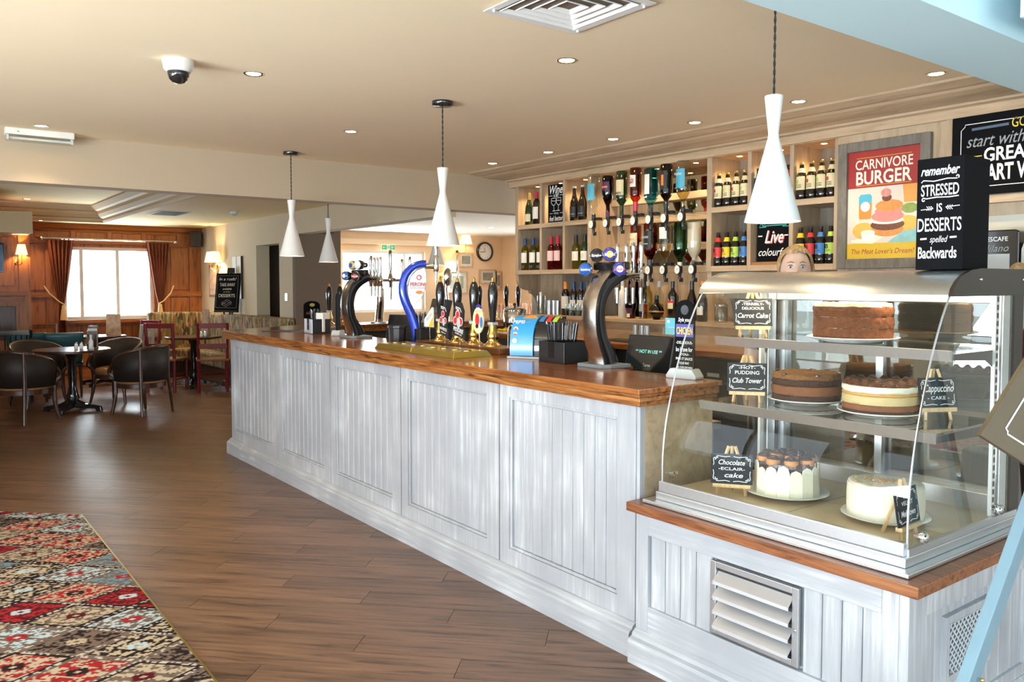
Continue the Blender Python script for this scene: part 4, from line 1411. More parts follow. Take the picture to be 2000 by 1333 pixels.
o = optic(4.194, 1.995, 'bright green gin bottle in the lower optics row', ZL, x=4.74, prof='round_spirit', glass='gin_green', extra=(0.03, 0.26, 'gin_green'), cap=(0.30, 'label_white'))
o = optic(4.058, 2.005, 'cream liqueur bottle, rightmost in the lower optics row', ZL, x=4.74, prof='round_spirit', glass='clear_glass', extra=(0.02, 0.30, 'cream_liquid'))
put_bottle('amber_corner', (4.97, 4.06, 2.255), 'amber spirit bottle standing on the rail in the corner of the optics bay', 'spirit bottles on ledges', prof='tall_spirit', glass='amber', lab=(0.03, 0.13, 'label_white', 0.6), cap=(0.3, 'cap_black'), extra=(0.01, 0.2, 'amber'))

# ---- bottles and pots on the ledge
G4 = 'bottles on the back bar ledge'
ZE = 1.25
put_bottle('red_paper', (4.80, 5.585, ZE), 'red wine bottle with red capsule and white paper label on the ledge', G4, prof='bordeaux', glass='dark_bottle', lab=(0.06, 0.17, 'label_white', 1.6), cap=(0.235, 'label_orange'))
for i, (y, x) in enumerate(((5.485, 4.81), (5.40, 4.82), (5.32, 4.82))):
    put_bottle('ledge_red', (x, y, ZE), ['left', 'middle', 'right'][i] + ' of three dark wine bottles on the ledge behind the curved tap', G4, prof='bordeaux', glass='dark_bottle', lab=(0.05, 0.14, 'label_white', 1.2), cap=(0.235, 'cap_blue'))
put_bottle('frosted', (4.80, 4.865, ZE), 'frosted white vodka bottle on the ledge', G4, prof='slim', glass='frosted', lab=(0.10, 0.16, 'pale_grey', 0.5), cap=(0.265, 'pale_grey'))
put_bottle('frosted2', (4.93, 4.70, ZE), 'pale bottle half hidden behind the red dropper-shaped one', G4, prof='slim', glass='white_wine', cap=(0.265, 'pale_grey'), lab=(0.05, 0.12, 'label_white', 0.8))
put_bottle('red_drop', (4.78, 4.745, ZE), 'red pear-shaped liqueur bottle with purple label on the ledge', G4, prof='dropper', glass='red_liqueur', lab=(0.03, 0.085, 'label_purple', 0.9), second=(0.01, 0.04, 'label_cream', 0.5), extra=(0.01, 0.2, 'amber'), cap=(0.25, 'label_purple'))
put_bottle('whisky1', (4.80, 4.625, ZE), 'amber whisky bottle with grey stag label on the ledge', G4, prof='slim', glass='clear_glass', lab=(0.06, 0.14, 'chalk_grey', 0.7), extra=(0.01, 0.12, 'whisky'), cap=(0.255, 'cap_black'))
put_bottle('whisky2', (4.90, 4.55, ZE), 'slim bottle with yellow label behind the stag whisky', G4, prof='slim', glass='clear_glass', lab=(0.02, 0.15, 'label_yellow', 0.7), extra=(0.01, 0.12, 'pale_gold'), cap=(0.255, 'pale_grey'))
t = put_bottle('globe', (4.78, 4.465, ZE), 'round globe liqueur bottle with gold band on the ledge', G4, prof='globe', glass='rum_dark', lab=(0.058, 0.070, 'gold_foil', 3.1), cap=(0.16, 'cap_black'), extra=(0.005, 0.09, 'rum_dark'))
put_bottle('globe_b', (4.90, 4.37, ZE), 'round brown liqueur bottle behind the cream liqueur', G4, prof='globe', glass='amber', cap=(0.16, 'cap_black'), extra=(0.005, 0.1, 'rum_dark'))
put_bottle('irish', (4.77, 4.29, ZE), 'dark cream liqueur bottle with red scroll label on the ledge', G4, prof='bordeaux', glass='dark_bottle', lab=(0.09, 0.155, 'label_cream', 0.8), second=(0.135, 0.155, 'label_red', 0.9), cap=(0.25, 'cap_black'))
put_bottle('dk1', (4.80, 4.125, ZE), 'tall black bottle on the ledge behind the chicken sign', G4, prof='burgundy', glass='dark_bottle', cap=(0.24, 'cap_black'), lab=(0.05, 0.12, 'label_black', 1.0))
put_bottle('dk2', (4.80, 4.025, ZE), 'dark bottle with orange cap on the ledge behind the chicken sign', G4, prof='burgundy', glass='dark_bottle', cap=(0.27, 'label_orange'), lab=(0.05, 0.11, 'label_white', 0.8))
put_bottle('yel', (4.56, 4.93, 1.08), 'yellow labelled bottle on the back counter beside the curved tap', G4, prof='slim', glass='jam_green', lab=(0.04, 0.19, 'label_yellow', 2.0), cap=(0.26, 'cap_black'))


def cup(label, cat, x, y, z, r, h, mat, group=None, name='tumbler', taper=0.9, wall=0.002):
    t = MB().lathe([(r * taper, 0), (r, h), (r - wall, h), (r * taper - wall, 0.004), (0, 0.004)], 16, cap=True).obj(name, mat, None, smooth=50, loc=(x, y, z))
    return tag(t, label, cat, group)


for i, (y, x) in enumerate(((5.80, 4.79), (5.745, 4.80), (5.69, 4.80))):
    cup(['left', 'middle', 'right'][i] + ' of three steel tumblers on the ledge by the red wine', 'tumbler', x, y, ZE, 0.021, 0.13, 'steel', 'steel tumblers')
for i, (y, x) in enumerate(((4.515, 4.60), (4.445, 4.60), (4.375, 4.58))):
    cup(['left', 'middle', 'right'][i] + ' of three steel measures on the black mat', 'measure', x, y, 1.09, 0.021, 0.12, 'steel', 'steel measures')
tag(MB().box(4.50, 4.68, 4.0, 4.80, 1.0802, 1.09).obj('bar_mat', 'black_matt', None, smooth=0, bevel=0.003), 'long black rubber mat on the back counter', 'mat')
cup('tall clear glass vase of paper napkins on the ledge', 'vase', 4.80, 5.93, ZE, 0.040, 0.17, 'clear_glass', name='glass_vase')
tag(MB().box(-0.022, 0.022, -0.012, 0.012, 0.0, 0.20).obj('napkin_bundle', 'label_white', None, smooth=0, loc=(4.80, 5.93, ZE + 0.005), rz=0.5, bevel=0.004), 'white paper napkins standing in the glass vase', 'napkin')
for i in range(3):
    t = tag(MB().lathe([(0.032, 0), (0.038, 0.05), (0.036, 0.11), (0.033, 0.11), (0.034, 0.05), (0.028, 0.005)], 14, cap=True).obj('glass_jar', 'clear_glass', None, smooth=50, loc=(4.72 + 0.005 * i, 5.44 - i * 0.085, ZE)), ['left', 'middle', 'right'][i] + ' of three small glass tumblers by the dark wine bottles', 'glass', 'small glass tumblers')
t = thing('clip_jar', 'clear clip-top jar on the ledge right of the chicken sign', 'jar', (4.80, 3.85, ZE))
MB().lathe([(0.045, 0), (0.048, 0.01), (0.048, 0.10), (0.042, 0.115), (0.040, 0.115), (0.044, 0.1), (0.044, 0.01)], 16, cap=True).obj('jar_body', 'clear_glass', t, smooth=50)
MB().lathe([(0, 0.118), (0.046, 0.118), (0.046, 0.13), (0.03, 0.14), (0, 0.142)], 16).obj('lid', 'clear_glass', t)
MB().tube([(-0.05, 0, 0.118), (-0.055, 0, 0.08), (-0.05, 0, 0.06)], 0.002, 6).obj('clip', 'steel', t)
t = thing('steel_pot', 'polished steel ice bucket with lid on the back counter', 'ice bucket', (4.52, 5.97, 1.08), R90)
MB().lathe([(0.098, 0), (0.104, 0.008), (0.104, 0.20), (0.100, 0.205)], 24).obj('body', 'chrome', t, smooth=50)
MB().lathe([(0.108, 0.205), (0.108, 0.212), (0.09, 0.225), (0.03, 0.235), (0.0, 0.236)], 24).obj('lid', 'chrome', t, smooth=50)
MB().lathe([(0.008, 0.236), (0.008, 0.25), (0.016, 0.26), (0.012, 0.275), (0, 0.278)], 12).obj('knob', 'black_plastic', t)
for s in (-1, 1):
    MB().tube([(s * 0.104, 0, 0.15), (s * 0.128, 0, 0.15), (s * 0.128, 0, 0.11), (s * 0.104, 0, 0.11)], 0.006, 6).obj('handle', 'chrome', t)
t = thing('snack_plate', 'white dish of yellow snacks beside the steel ice bucket', 'dish', (4.42, 6.02, 1.08))
BX('dish', 'ceramic', -0.06, 0.06, -0.09, 0.09, 0.0, 0.018, t, bevel=0.004)
mb = MB()
for i in range(8):
    mb.ball((random.uniform(-0.04, 0.04), random.uniform(-0.06, 0.06), 0.03), (0.02, 0.025, 0.013), 8, 5)
o = mb.obj('snacks', 'label_yellow', t)
o['kind'] = 'stuff'

# ================================================================== ON THE BAR
ZT = 1.11


def ribbon_body(path, widths, depths, n=10):
    """swept rounded-rectangle body; path in local (y,z), width across x"""
    mb = MB()
    P = [Vector((0, p[0], p[1])) for p in path]
    vs = []
    m = 12
    for i, p in enumerate(P):
        t = (P[min(i + 1, len(P) - 1)] - P[max(i - 1, 0)]).normalized()
        nrm = Vector((0, -t.z, t.y))
        if nrm.y > 0:
            nrm = -nrm
        w, d = widths[i], depths[i]
        for k in range(m):
            a = 2 * PI * k / m + PI / m
            c, s = math.cos(a), math.sin(a)
            sx = math.copysign(abs(c) ** 0.35, c) * w
            sd = math.copysign(abs(s) ** 0.35, s) * d
            vs.append(p + Vector((sx, 0, 0)) + nrm * sd)
    fs = []
    for i in range(len(P) - 1):
        for k in range(m):
            j = (k + 1) % m
            fs.append((i * m + k, i * m + j, (i + 1) * m + j, (i + 1) * m + k))
    fs.append(tuple(range(m - 1, -1, -1)))
    fs.append(tuple((len(P) - 1) * m + k for k in range(m)))
    return mb.add(vs, fs)


def bez(pts, n=6):
    """Catmull-Rom through the points"""
    out = []
    P = [pts[0]] + list(pts) + [pts[-1]]
    for i in range(1, len(P) - 2):
        for k in range(n):
            t = k / n
            q = []
            for a, b, c, d in zip(P[i - 1], P[i], P[i + 1], P[i + 2]):
                q.append(0.5 * (2 * b + (c - a) * t + (2 * a - 5 * b + 4 * c - d) * t * t + (3 * b - a - 3 * c + d) * t ** 3))
            out.append(tuple(q))
    out.append(tuple(pts[-1]))
    return out


def tap_set(t, x, y, z, k=1.0):
    """one beer tap: arm, barrel, tall lever and spout"""
    MB().lathe([(0.009 * k, -0.05 * k), (0.012 * k, -0.045 * k), (0.012 * k, -0.02 * k), (0.016 * k, -0.015 * k), (0.016 * k, 0.015 * k), (0.012 * k, 0.02 * k), (0.011 * k, 0.04 * k)], 14, (x, y, z)).obj('tap_body', 'chrome', t, smooth=50)
    MB().lathe([(0.007 * k, 0.04 * k), (0.010 * k, 0.06 * k), (0.0115 * k, 0.16 * k), (0.010 * k, 0.18 * k), (0.004 * k, 0.185 * k)], 14, (x, y, z)).obj('tap_lever', 'chrome', t, smooth=50)
    MB().lathe([(0.006 * k, -0.13 * k), (0.008 * k, -0.13 * k), (0.012 * k, -0.05 * k)], 10, (x, y, z)).obj('spout', 'chrome', t, smooth=50)
    MB().tube([(x, y, z), (x, y - 0.05 * k, z)], 0.009 * k, 8).obj('arm', 'chrome', t, smooth=50)


plain('badge_black', (0.015, 0.015, 0.016), 0.15, coat=0.5)
plain('badge_purple', (0.055, 0.05, 0.33), 0.15, coat=0.5)
plain('badge_blue', (0.02, 0.10, 0.40), 0.15, coat=0.5)
plain('badge_white', (0.80, 0.80, 0.82), 0.15, coat=0.5)
plain('badge_gold', (0.55, 0.42, 0.12), 0.2, coat=0.5)


def lens_badge(t, x, y, z, r, mat, word, wordmat='chalk_white', tilt=0.0, ring='chrome', extra=None):
    M = Matrix.Translation((x, y, z)) @ Matrix.Rotation(tilt, 4, 'Z') @ Matrix.Rotation(PI / 2, 4, 'X')
    h = MB().lathe([(r * 0.55, -0.09), (r * 0.6, -0.05), (r * 0.95, -0.04), (r * 1.06, -0.012), (r * 1.06, 0.004), (r * 0.95, 0.008)], 22, M=M).obj('lens_housing', 'black_gloss', t, smooth=50)
    b = MB().lathe([(r * 0.97, 0.004), (r * 0.97, 0.009), (r * 0.75, 0.014), (r * 0.4, 0.017), (0, 0.018)], 22, M=M).obj('badge', mat, t, smooth=60)
    k = MB().lathe([(r * 0.96, 0.009), (r * 1.0, 0.011), (r * 1.06, 0.006)], 22, M=M, cap=False).obj('rim', ring, t, smooth=60)
    d = Vector((math.sin(tilt), -math.cos(tilt), 0)) * 0.0195
    if extra:
        e = disc(0, 0, r * 0.5, r * 0.5, extra, t, 0, 'emblem')
        e.location = (x + d.x, y + d.y, z)
        e.rotation_euler = (0, 0, tilt)
        d = d * 1.05
    if word:
        w = text(word, r * 0.36, 0, 0, wordmat, t, 0, r * 1.5, shear=0.15, bold=0.015)
        w.location = (x + d.x, y + d.y, z - (0 if not extra else r * 0.02))
        w.rotation_euler = (0, 0, tilt)


def curved_fount(label, loc, badges, rz=R90):
    t = thing('beer_font', label, 'beer tap', loc, rz)
    MB().prism([(-0.10, -0.075), (0.07, -0.075), (0.10, -0.03), (0.10, 0.11), (-0.10, 0.11), (-0.12, 0.02)], 0, 0.018, 'z').obj('base_plate', 'grey_plastic', t, smooth=0, bevel=0.003)
    pts = bez([(0.015, 0.018), (0.0, 0.07), (-0.035, 0.14), (-0.052, 0.22), (-0.052, 0.29), (-0.035, 0.36), (0.0, 0.415), (0.05, 0.455), (0.11, 0.485)], 4)
    n = len(pts)
    W = [0.060 - 0.012 * math.sin(PI * i / (n - 1)) + 0.004 * (i / n) for i in range(n)]
    D = [0.062 - 0.022 * min(1, i / 8) + 0.004 * max(0, i / n - 0.5) for i in range(n)]
    ribbon_body(pts, W, D).obj('column', 'black_gloss', t, smooth=50)
    front = MB()
    P = [Vector((0, p[0], p[1])) for p in pts]
    vs = []
    for i, p in enumerate(P):
        tt = (P[min(i + 1, n - 1)] - P[max(i - 1, 0)]).normalized()
        nr = Vector((0, -tt.z, tt.y))
        if nr.y > 0:
            nr = -nr
        for s in (-1, -0.5, 0.5, 1):
            vs.append(p + Vector((s * W[i] * 0.98, 0, 0)) + nr * (D[i] + (0.004 if abs(s) < 1 else -0.004)))
    fs = [(i * 4 + k, i * 4 + k + 1, (i + 1) * 4 + k + 1, (i + 1) * 4 + k) for i in range(n - 1) for k in range(3)]
    front.add(vs, fs).obj('front_plate', 'worn_chrome', t, smooth=60)
    MB().box(-0.09, 0.14, 0.02, 0.06, 0.49, 0.53).obj('lens_bar', 'black_gloss', t, smooth=0, bevel=0.008)
    for b in badges:
        lens_badge(t, *b[:7], **(b[7] if len(b) > 7 else {}))
    MB().tube([(-0.08, 0.14, 0.46), (0.14, 0.14, 0.46)], 0.016, 10).obj('manifold', 'chrome', t, smooth=50)
    for x in (-0.085, -0.02, 0.03, 0.085):
        tap_set(t, x, 0.19, 0.45, 1.0)
    return t


curved_fount('curved chrome beer font with four round badges at the near end of the bar', (2.845, 3.03, ZT), [
    (-0.050, 0.010, 0.566, 0.034, 'badge_black', 'Strongbow', 'chalk_white', dict(tilt=0.8)),
    (0.046, 0.010, 0.568, 0.034, 'badge_purple', 'FOSTERS', 'chalk_white', dict(tilt=0.8, extra='label_yellow')),
    (-0.078, -0.040, 0.494, 0.033, 'badge_blue', 'Kronenbourg', 'chalk_white', dict(tilt=0.8)),
    (0.108, 0.02, 0.494, 0.034, 'badge_purple', '1664', 'label_red', dict(tilt=0.8, extra='badge_white'))])
curved_fount('curved chrome beer font with four badges at the far end of the bar', (2.86, 5.86, ZT), [
    (-0.042, 0.010, 0.566, 0.034, 'badge_gold', '', 'chalk_white', dict(tilt=0.35, extra='badge_blue')),
    (0.056, 0.010, 0.568, 0.036, 'badge_white', '', 'chalk_white', dict(tilt=0.35)),
    (-0.070, -0.035, 0.484, 0.034, 'badge_blue', '', 'chalk_white', dict(tilt=0.35, extra='badge_white')),
    (0.060, -0.010, 0.480, 0.036, 'badge_black', 'ALE', 'chalk_white', dict(tilt=0.5, extra='label_red'))])

# blue swan-neck lager font
t = thing('lager_font', 'tall blue swan-neck lager font with white panel', 'beer tap', (2.86, 4.98, ZT), math.radians(-28))
pts = bez([(0.045, 0.0), (0.04, 0.09), (0.008, 0.20), (-0.035, 0.30), (-0.052, 0.39), (-0.035, 0.47), (0.005, 0.525), (0.06, 0.555), (0.11, 0.56)], 5)
mb = MB()
mb.tube([(p[0], 0, p[1]) for p in pts], [0.034 - 0.010 * abs(i / len(pts) - 0.15) for i in range(len(pts))], 12)
mb.obj('neck', 'blue_metal', t, smooth=60)
mb = MB()
mb.tube([(p[0] + 0.022, 0, p[1] - 0.012) for p in pts[2:-1]], 0.016, 10)
mb.obj('inner_trim', 'chrome', t, smooth=60)
pan = [(0.10, 0.535), (0.045, 0.515), (0.005, 0.475), (-0.012, 0.42), (-0.01, 0.37), (0.012, 0.32), (0.04, 0.285), (0.075, 0.315), (0.10, 0.37), (0.112, 0.43), (0.112, 0.50)]
MB().prism(pan, -0.026, 0.0, 'y').obj('panel', 'badge_white', t, smooth=0, bevel=0.006)
text('PERONI', 0.026, 0.050, 0.418, 'label_red', t, -0.034, 0.104, bold=0.012)
text('NASTRO AZZURRO', 0.009, 0.052, 0.392, 'label_red', t, -0.034, 0.105)
disc(0.058, 0.465, 0.016, 0.018, 'label_red', t, -0.034)
disc(0.058, 0.465, 0.010, 0.012, 'badge_white', t, -0.0345)
disc(0.06, 0.362, 0.024, 0.012, 'label_orange', t, -0.034)
MB().tube([(0.10, 0, 0.535), (0.17, 0, 0.535)], 0.009, 8).obj('arm', 'chrome', t)
MB().lathe([(0.016, -0.03), (0.02, -0.02), (0.02, 0.02), (0.016, 0.05), (0.017, 0.08), (0.010, 0.09)], 12, (0.18, 0, 0.535)).obj('tap_body', 'chrome', t, smooth=50)
MB().tube([(0.18, 0, 0.62), (0.178, 0, 0.68), (0.165, 0, 0.75)], [0.012, 0.016, 0.006], 10).obj('tap_lever', 'chrome', t, smooth=50)
MB().lathe([(0.005, -0.12), (0.012, -0.03)], 10, (0.18, 0, 0.535)).obj('spout', 'chrome', t)
MB().lathe([(0.06, 0), (0.06, 0.012), (0.04, 0.02)], 16, (0.045, 0, 0)).obj('base', 'black_plastic', t)

# hand pumps on their wooden plinth
tag(MB().box(2.84, 3.02, 3.90, 4.88, ZT + 0.0003, 1.148).obj('pump_plinth', 'plinth_wood', None, smooth=0, bevel=0.006), 'dark wooden plinth under the four hand pumps', 'plinth')
G5 = 'hand pumps on the bar'


def hand_pump(loc, label, k=1.0, group=G5):
    t = thing('hand_pump', label, 'beer pump', loc, R90, group)
    MB().lathe([(r * k, z * k) for r, z in [(0.058, 0), (0.058, 0.004), (0.048, 0.010), (0.034, 0.022), (0.030, 0.035), (0.034, 0.050), (0.036, 0.060), (0.030, 0.078), (0.026, 0.095), (0.024, 0.118), (0.022, 0.130)]], 20).obj('bell_base', 'brass', t, smooth=60)
    MB().box(-0.028 * k, 0.028 * k, -0.02 * k, 0.02 * k, 0.130 * k, 0.146 * k).obj('collar', 'pale_grey', t, smooth=0)
    MB().lathe([(r * k, z * k) for r, z in [(0.016, 0.146), (0.019, 0.17), (0.026, 0.24), (0.032, 0.31), (0.031, 0.34), (0.024, 0.375), (0.014, 0.395)]], 18).obj('handle', 'black_gloss', t, smooth=60)
    MB().lathe([(r * k, z * k) for r, z in [(0.014, 0.395), (0.009, 0.405), (0.011, 0.412), (0.006, 0.42), (0.0, 0.432)]], 12).obj('finial', 'brass', t, smooth=60)
    return t


for i, y in enumerate((4.725, 4.515, 4.32, 4.115)):
    hand_pump((2.945, y, 1.148), ['farthest', 'second farthest', 'second nearest', 'nearest'][i] + ' of four black and brass hand pumps on the wooden plinth')


def clip(label, loc, pts, mat, rz=R90):
    t = thing('pump_clip', label, 'pump clip', loc, rz, 'pump clips')
    MB().prism(pts, -0.004, 0.004, 'y').obj('plate', mat, t, smooth=0)
    return t


def roundpoly(rx, rz, cz, n=20):
    return [(rx * math.cos(2 * PI * i / n), cz + rz * math.sin(2 * PI * i / n)) for i in range(n)]


def stalk(t, z):
    MB().tube([(0, 0.01, 0.0), (0, 0.006, z)], 0.003, 6).obj('stalk', 'chrome', t)


c = clip('white triangular card clip before the farthest hand pump', (2.90, 4.80, 1.148), [(-0.055, 0.09), (0.06, 0.09), (0.06, 0.22), (0.045, 0.225), (-0.055, 0.14)], 'label_white')
text('SEASONAL', 0.02, 0.012, 0.16, 'chalk_grey', c, -0.005, 0.085, rot=-0.6)
flat([(0.0, 0.092), (0.058, 0.092), (0.058, 0.16)], 'label_yellow', c, -0.005)
stalk(c, 0.09)
for i, (y, sc, txt) in enumerate(((4.60, 0.85, 'MAVERICK'), (4.42, 1.15, 'PEDIGREE'))):
    c = clip(['smaller', 'larger'][i] + ' black pump clip with three pink hop rounds', (2.895, y, 1.148), [(-0.055 * sc, 0.055), (0.06 * sc, 0.03), (0.06 * sc, 0.085), (0.045 * sc, 0.10), (0.05 * sc, 0.15), (0.055 * sc, 0.21), (0.03 * sc, 0.245 * sc ** 0.5), (-0.02 * sc, 0.245 * sc ** 0.5), (-0.05 * sc, 0.22), (-0.06 * sc, 0.15), (-0.06 * sc, 0.10)], 'label_black')
    for px, pz in ((-0.032, 0.145), (0.022, 0.14), (-0.006, 0.185)):
        disc(px * sc, pz, 0.024 * sc, 0.026 * sc, 'label_pink', c, -0.0048)
        disc(px * sc, pz, 0.017 * sc, 0.019 * sc, 'label_red', c, -0.0052)
    disc(0.004, 0.13, 0.018 * sc, 0.03 * sc, 'pale_grey', c, -0.0056)
    text(txt, 0.022 * sc, 0.0, 0.085, 'chalk_white', c, -0.005, 0.10 * sc, rot=0.2, bold=0.02)
    text('AMBER ALE', 0.010 * sc, 0.0, 0.06, 'chalk_white', c, -0.005, 0.07 * sc, rot=0.2)
    strokes([[(-0.03, 0.235), (0.02, 0.225), (0.035, 0.20)], [(-0.03, 0.225), (0.01, 0.215)]], 0.003, 'chalk_white', c, -0.005)
    stalk(c, 0.06)
c = clip('cream oval pump clip with a red mask before the nearest pump', (2.89, 4.19, 1.148), roundpoly(0.058, 0.082, 0.155), 'label_cream')
MB().prism(roundpoly(0.028, 0.02, 0.236, 12), -0.003, 0.003, 'y').obj('crest', 'badge_purple', c, smooth=0)
disc(-0.008, 0.16, 0.022, 0.04, 'label_red', c, -0.005)
disc(-0.01, 0.12, 0.016, 0.014, 'label_black', c, -0.0055)
disc(0.036, 0.145, 0.016, 0.035, 'label_blue', c, -0.005)
text('KINGSTON', 0.016, 0, 0.212, 'chalk_grey', c, -0.005, 0.06)
stalk(c, 0.08)
# chrome wire loop between pumps and dispenser
t = tag(MB().tube([(0, 0.03, 0), (0, 0.028, 0.09), (0, 0.015, 0.125), (0, 0, 0.135), (0, -0.015, 0.125), (0, -0.028, 0.09), (0, -0.03, 0)], 0.005, 8).obj('towel_loop', 'chrome', None, smooth=60, loc=(2.97, 3.96, 1.148)), 'bent chrome loop standing beside the nearest hand pump', 'rail')

# brass drip trays
G6 = 'brass drip trays'


def drip_tray(y0, y1, x0, x1, label):
    t = thing('drip_tray', label, 'drip tray', ((x0 + x1) / 2, (y0 + y1) / 2, ZT), 0, G6)
    a, b = (x1 - x0) / 2, (y1 - y0) / 2
    h, s = 0.034, 0.022
    vs = [(-a, -b, 0), (a, -b, 0), (a, b, 0), (-a, b, 0), (-a + s, -b + s, h), (a - s, -b + s, h), (a - s, b - s, h), (-a + s, b - s, h)]
    MB().add(vs, [(0, 3, 2, 1), (4, 5, 6, 7), (0, 1, 5, 4), (1, 2, 6, 5), (2, 3, 7, 6), (3, 0, 4, 7)]).obj('pan', 'brass_tray', t, smooth=0, bevel=0.002)
    n = 4
    for i in range(n):
        cy = -b + (i + 0.5) * 2 * b / n
        MB().lathe([(0.030, h), (0.030, h + 0.003), (0.024, h + 0.004), (0.020, h + 0.001), (0.0, h + 0.001)], 16, (0, cy, 0)).obj('drain_ring', 'brass', t, smooth=50)
    return t


drip_tray(4.36, 4.83, 2.50, 2.76, 'farther of the two brass drip trays before the pumps')
drip_tray(3.86, 4.35, 2.49, 2.76, 'nearer of the two brass drip trays before the pumps')

# soft drink dispenser: blue faced arch, black rear
t = thing('soda_dispenser', 'arched soft drink dispenser with bright blue front panel', 'drinks dispenser', (2.81, 3.67, ZT), R90 + 0.5)
prof = bez([(-0.005, 0.012), (-0.005, 0.08), (0.008, 0.15), (0.05, 0.205), (0.11, 0.232), (0.17, 0.235)], 4)
full = prof + [(0.17, 0.235), (0.17, 0.012)]
plain('pepsi_blue', (0.03, 0.30, 0.66), 0.3, var=0.25, scale=4, coat=0.3)
MB().prism(full, 0.09, 0.22, 'x').obj('rear_body', 'black_gloss', t, smooth=40)
wide = [(p[0] - 0.012, p[1] + 0.004) for p in prof]
MB().prism(wide + [(0.16, 0.238), (0.16, 0.012)], -0.05, 0.09, 'x').obj('front_panel', 'pepsi_blue', t, smooth=40)
MB().box(-0.062, 0.22, -0.035, 0.18, 0, 0.012).obj('foot', 'pale_grey', t, smooth=0, bevel=0.004)


def on_arch(i, x0, x1, mat, nm, off=0.002):
    a, b = wide[i], wide[i + 1]
    mb = MB()
    mb.add([(x0, a[0] - off, a[1] + off), (x1, a[0] - off, a[1] + off), (x1, b[0] - off, b[1] + off), (x0, b[0] - off, b[1] + off)], [(0, 1, 2, 3)])
    return mb.obj(nm, mat, t, smooth=0)


for z, m in ((0.165, 'label_red'), (0.135, 'label_red'), (0.10, 'label_white')):
    d = disc(-0.02, z, 0.015, 0.014, 'label_white', t, -0.0195 + max(0, (z - 0.10)) * 0.30, 'button')
    if m == 'label_red':
        disc(-0.02, z, 0.009, 0.006, m, t, -0.0215 + max(0, (z - 0.10)) * 0.30, 'button_mark')
ar = MB()
for sx in (0.035,):
    ar.lathe([(0.0, 0.001), (0.045, 0.001), (0.045, 0)], 24, M=Matrix.Translation((0.04, 0.062, 0.222)) @ Matrix.Rotation(math.radians(32), 4, 'X') @ Matrix.Diagonal((1, 0.8, 1, 1)))
ar.obj('emblem', 'label_orange', t, smooth=0)
o = text('PEPSI', 0.022, 0, 0, 'chalk_white', t, 0, 0.07, bold=0.02)
o.location = (-0.01, 0.022, 0.205)
o.rotation_euler = (math.radians(-42), 0, 0)
for x, m in ((0.115, 'label_blue'), (0.155, 'label_red'), (0.195, 'label_green')):
    mb = MB()
    q = prof[12:18]
    mb.add([(x + s * 0.014, p[0] - 0.001, p[1] + 0.002) for p in q for s in (-1, 1)], [(2 * i, 2 * i + 1, 2 * i + 3, 2 * i + 2) for i in range(len(q) - 1)])
    mb.obj('flavour_strip', m, t, smooth=60)


def straw_caddy(label, loc, w, d, h, rz, steel_front=False):
    t = thing('straw_caddy', label, 'caddy', loc, rz, 'straw caddies')
    b = MB()
    b.box(-w / 2, w / 2, -d / 2, d / 2, 0, 0.006)
    b.obj('floor_plate', 'black_plastic', t, smooth=0)
    BX('side', 'black_plastic', -w / 2, w / 2, d / 2 - 0.005, d / 2, 0.006, h, t, bevel=0.002)
    BX('side', 'steel' if steel_front else 'black_plastic', -w / 2, w / 2, -d / 2, -d / 2 + 0.005, 0.006, h, t, bevel=0.002)
    BX('side', 'black_plastic', -w / 2, -w / 2 + 0.005, -d / 2 + 0.005, d / 2 - 0.005, 0.006, h, t)
    BX('side', 'black_plastic', w / 2 - 0.005, w / 2, -d / 2 + 0.005, d / 2 - 0.005, 0.006, h, t)
    BX('divider', 'black_plastic', -0.0025, 0.0025, -d / 2 + 0.005, d / 2 - 0.005, 0.006, h * 0.95, t)
    BX('front_slot', 'black_gloss', -w * 0.12, w * 0.12, -d / 2 - 0.001, -d / 2, h * 0.25, h, t)
    return t


def straws(label, loc, rz, n, w, d, h):
    mb = MB()
    for i in range(n):
        x, y = random.uniform(-w, w), random.uniform(-d, d)
        mb.tube([(x, y, 0.01), (x * 1.35 + random.uniform(-0.008, 0.008), y * 1.3 + random.uniform(-0.008, 0.008), h + random.uniform(-0.012, 0.012))], 0.0034, 6)
    o = mb.obj('straws', 'black_gloss', None, smooth=60, loc=loc, rz=rz)
    tag(o, label, 'straws', kind='stuff')


straw_caddy('black straw caddy beside the curved font at the near end', (2.868, 3.33, ZT), 0.21, 0.21, 0.115, R90)
straws('black drinking straws in the near caddy', (2.85, 3.35, ZT), R90, 46, 0.05, 0.05, 0.21)
straw_caddy('steel fronted black napkin caddy at the far end of the bar', (2.86, 6.56, ZT), 0.22, 0.16, 0.125, R90 - 0.1, True)
straws('black stirrers in the far caddy', (2.86, 6.56, ZT), R90, 26, 0.045, 0.04, 0.20)
straw_caddy('low black straw caddy behind the lager font', (2.93, 4.935, ZT), 0.13, 0.12, 0.11, R90)
straws('black straws behind the lager font', (2.93, 4.935, ZT), R90, 30, 0.035, 0.03, 0.215)
t = tag(MB().lathe([(0.052, 0), (0.056, 0.005), (0.062, 0.11), (0.068, 0.115), (0.068, 0.128), (0.06, 0.128), (0.056, 0.01), (0, 0.01)], 10).obj('black_tub', 'black_plastic', None, smooth=20, loc=(2.80, 5.06, ZT)), 'ribbed black plastic tub before the lager font', 'tub')
tag(MB().box(-0.04, 0.04, -0.05, 0.05, 0.01, 0.17).obj('folded_napkins', 'label_white', None, smooth=0, loc=(2.88, 6.50, ZT + 0.006), rz=0.3, bevel=0.004), 'folded paper napkins in the far caddy', 'napkin')


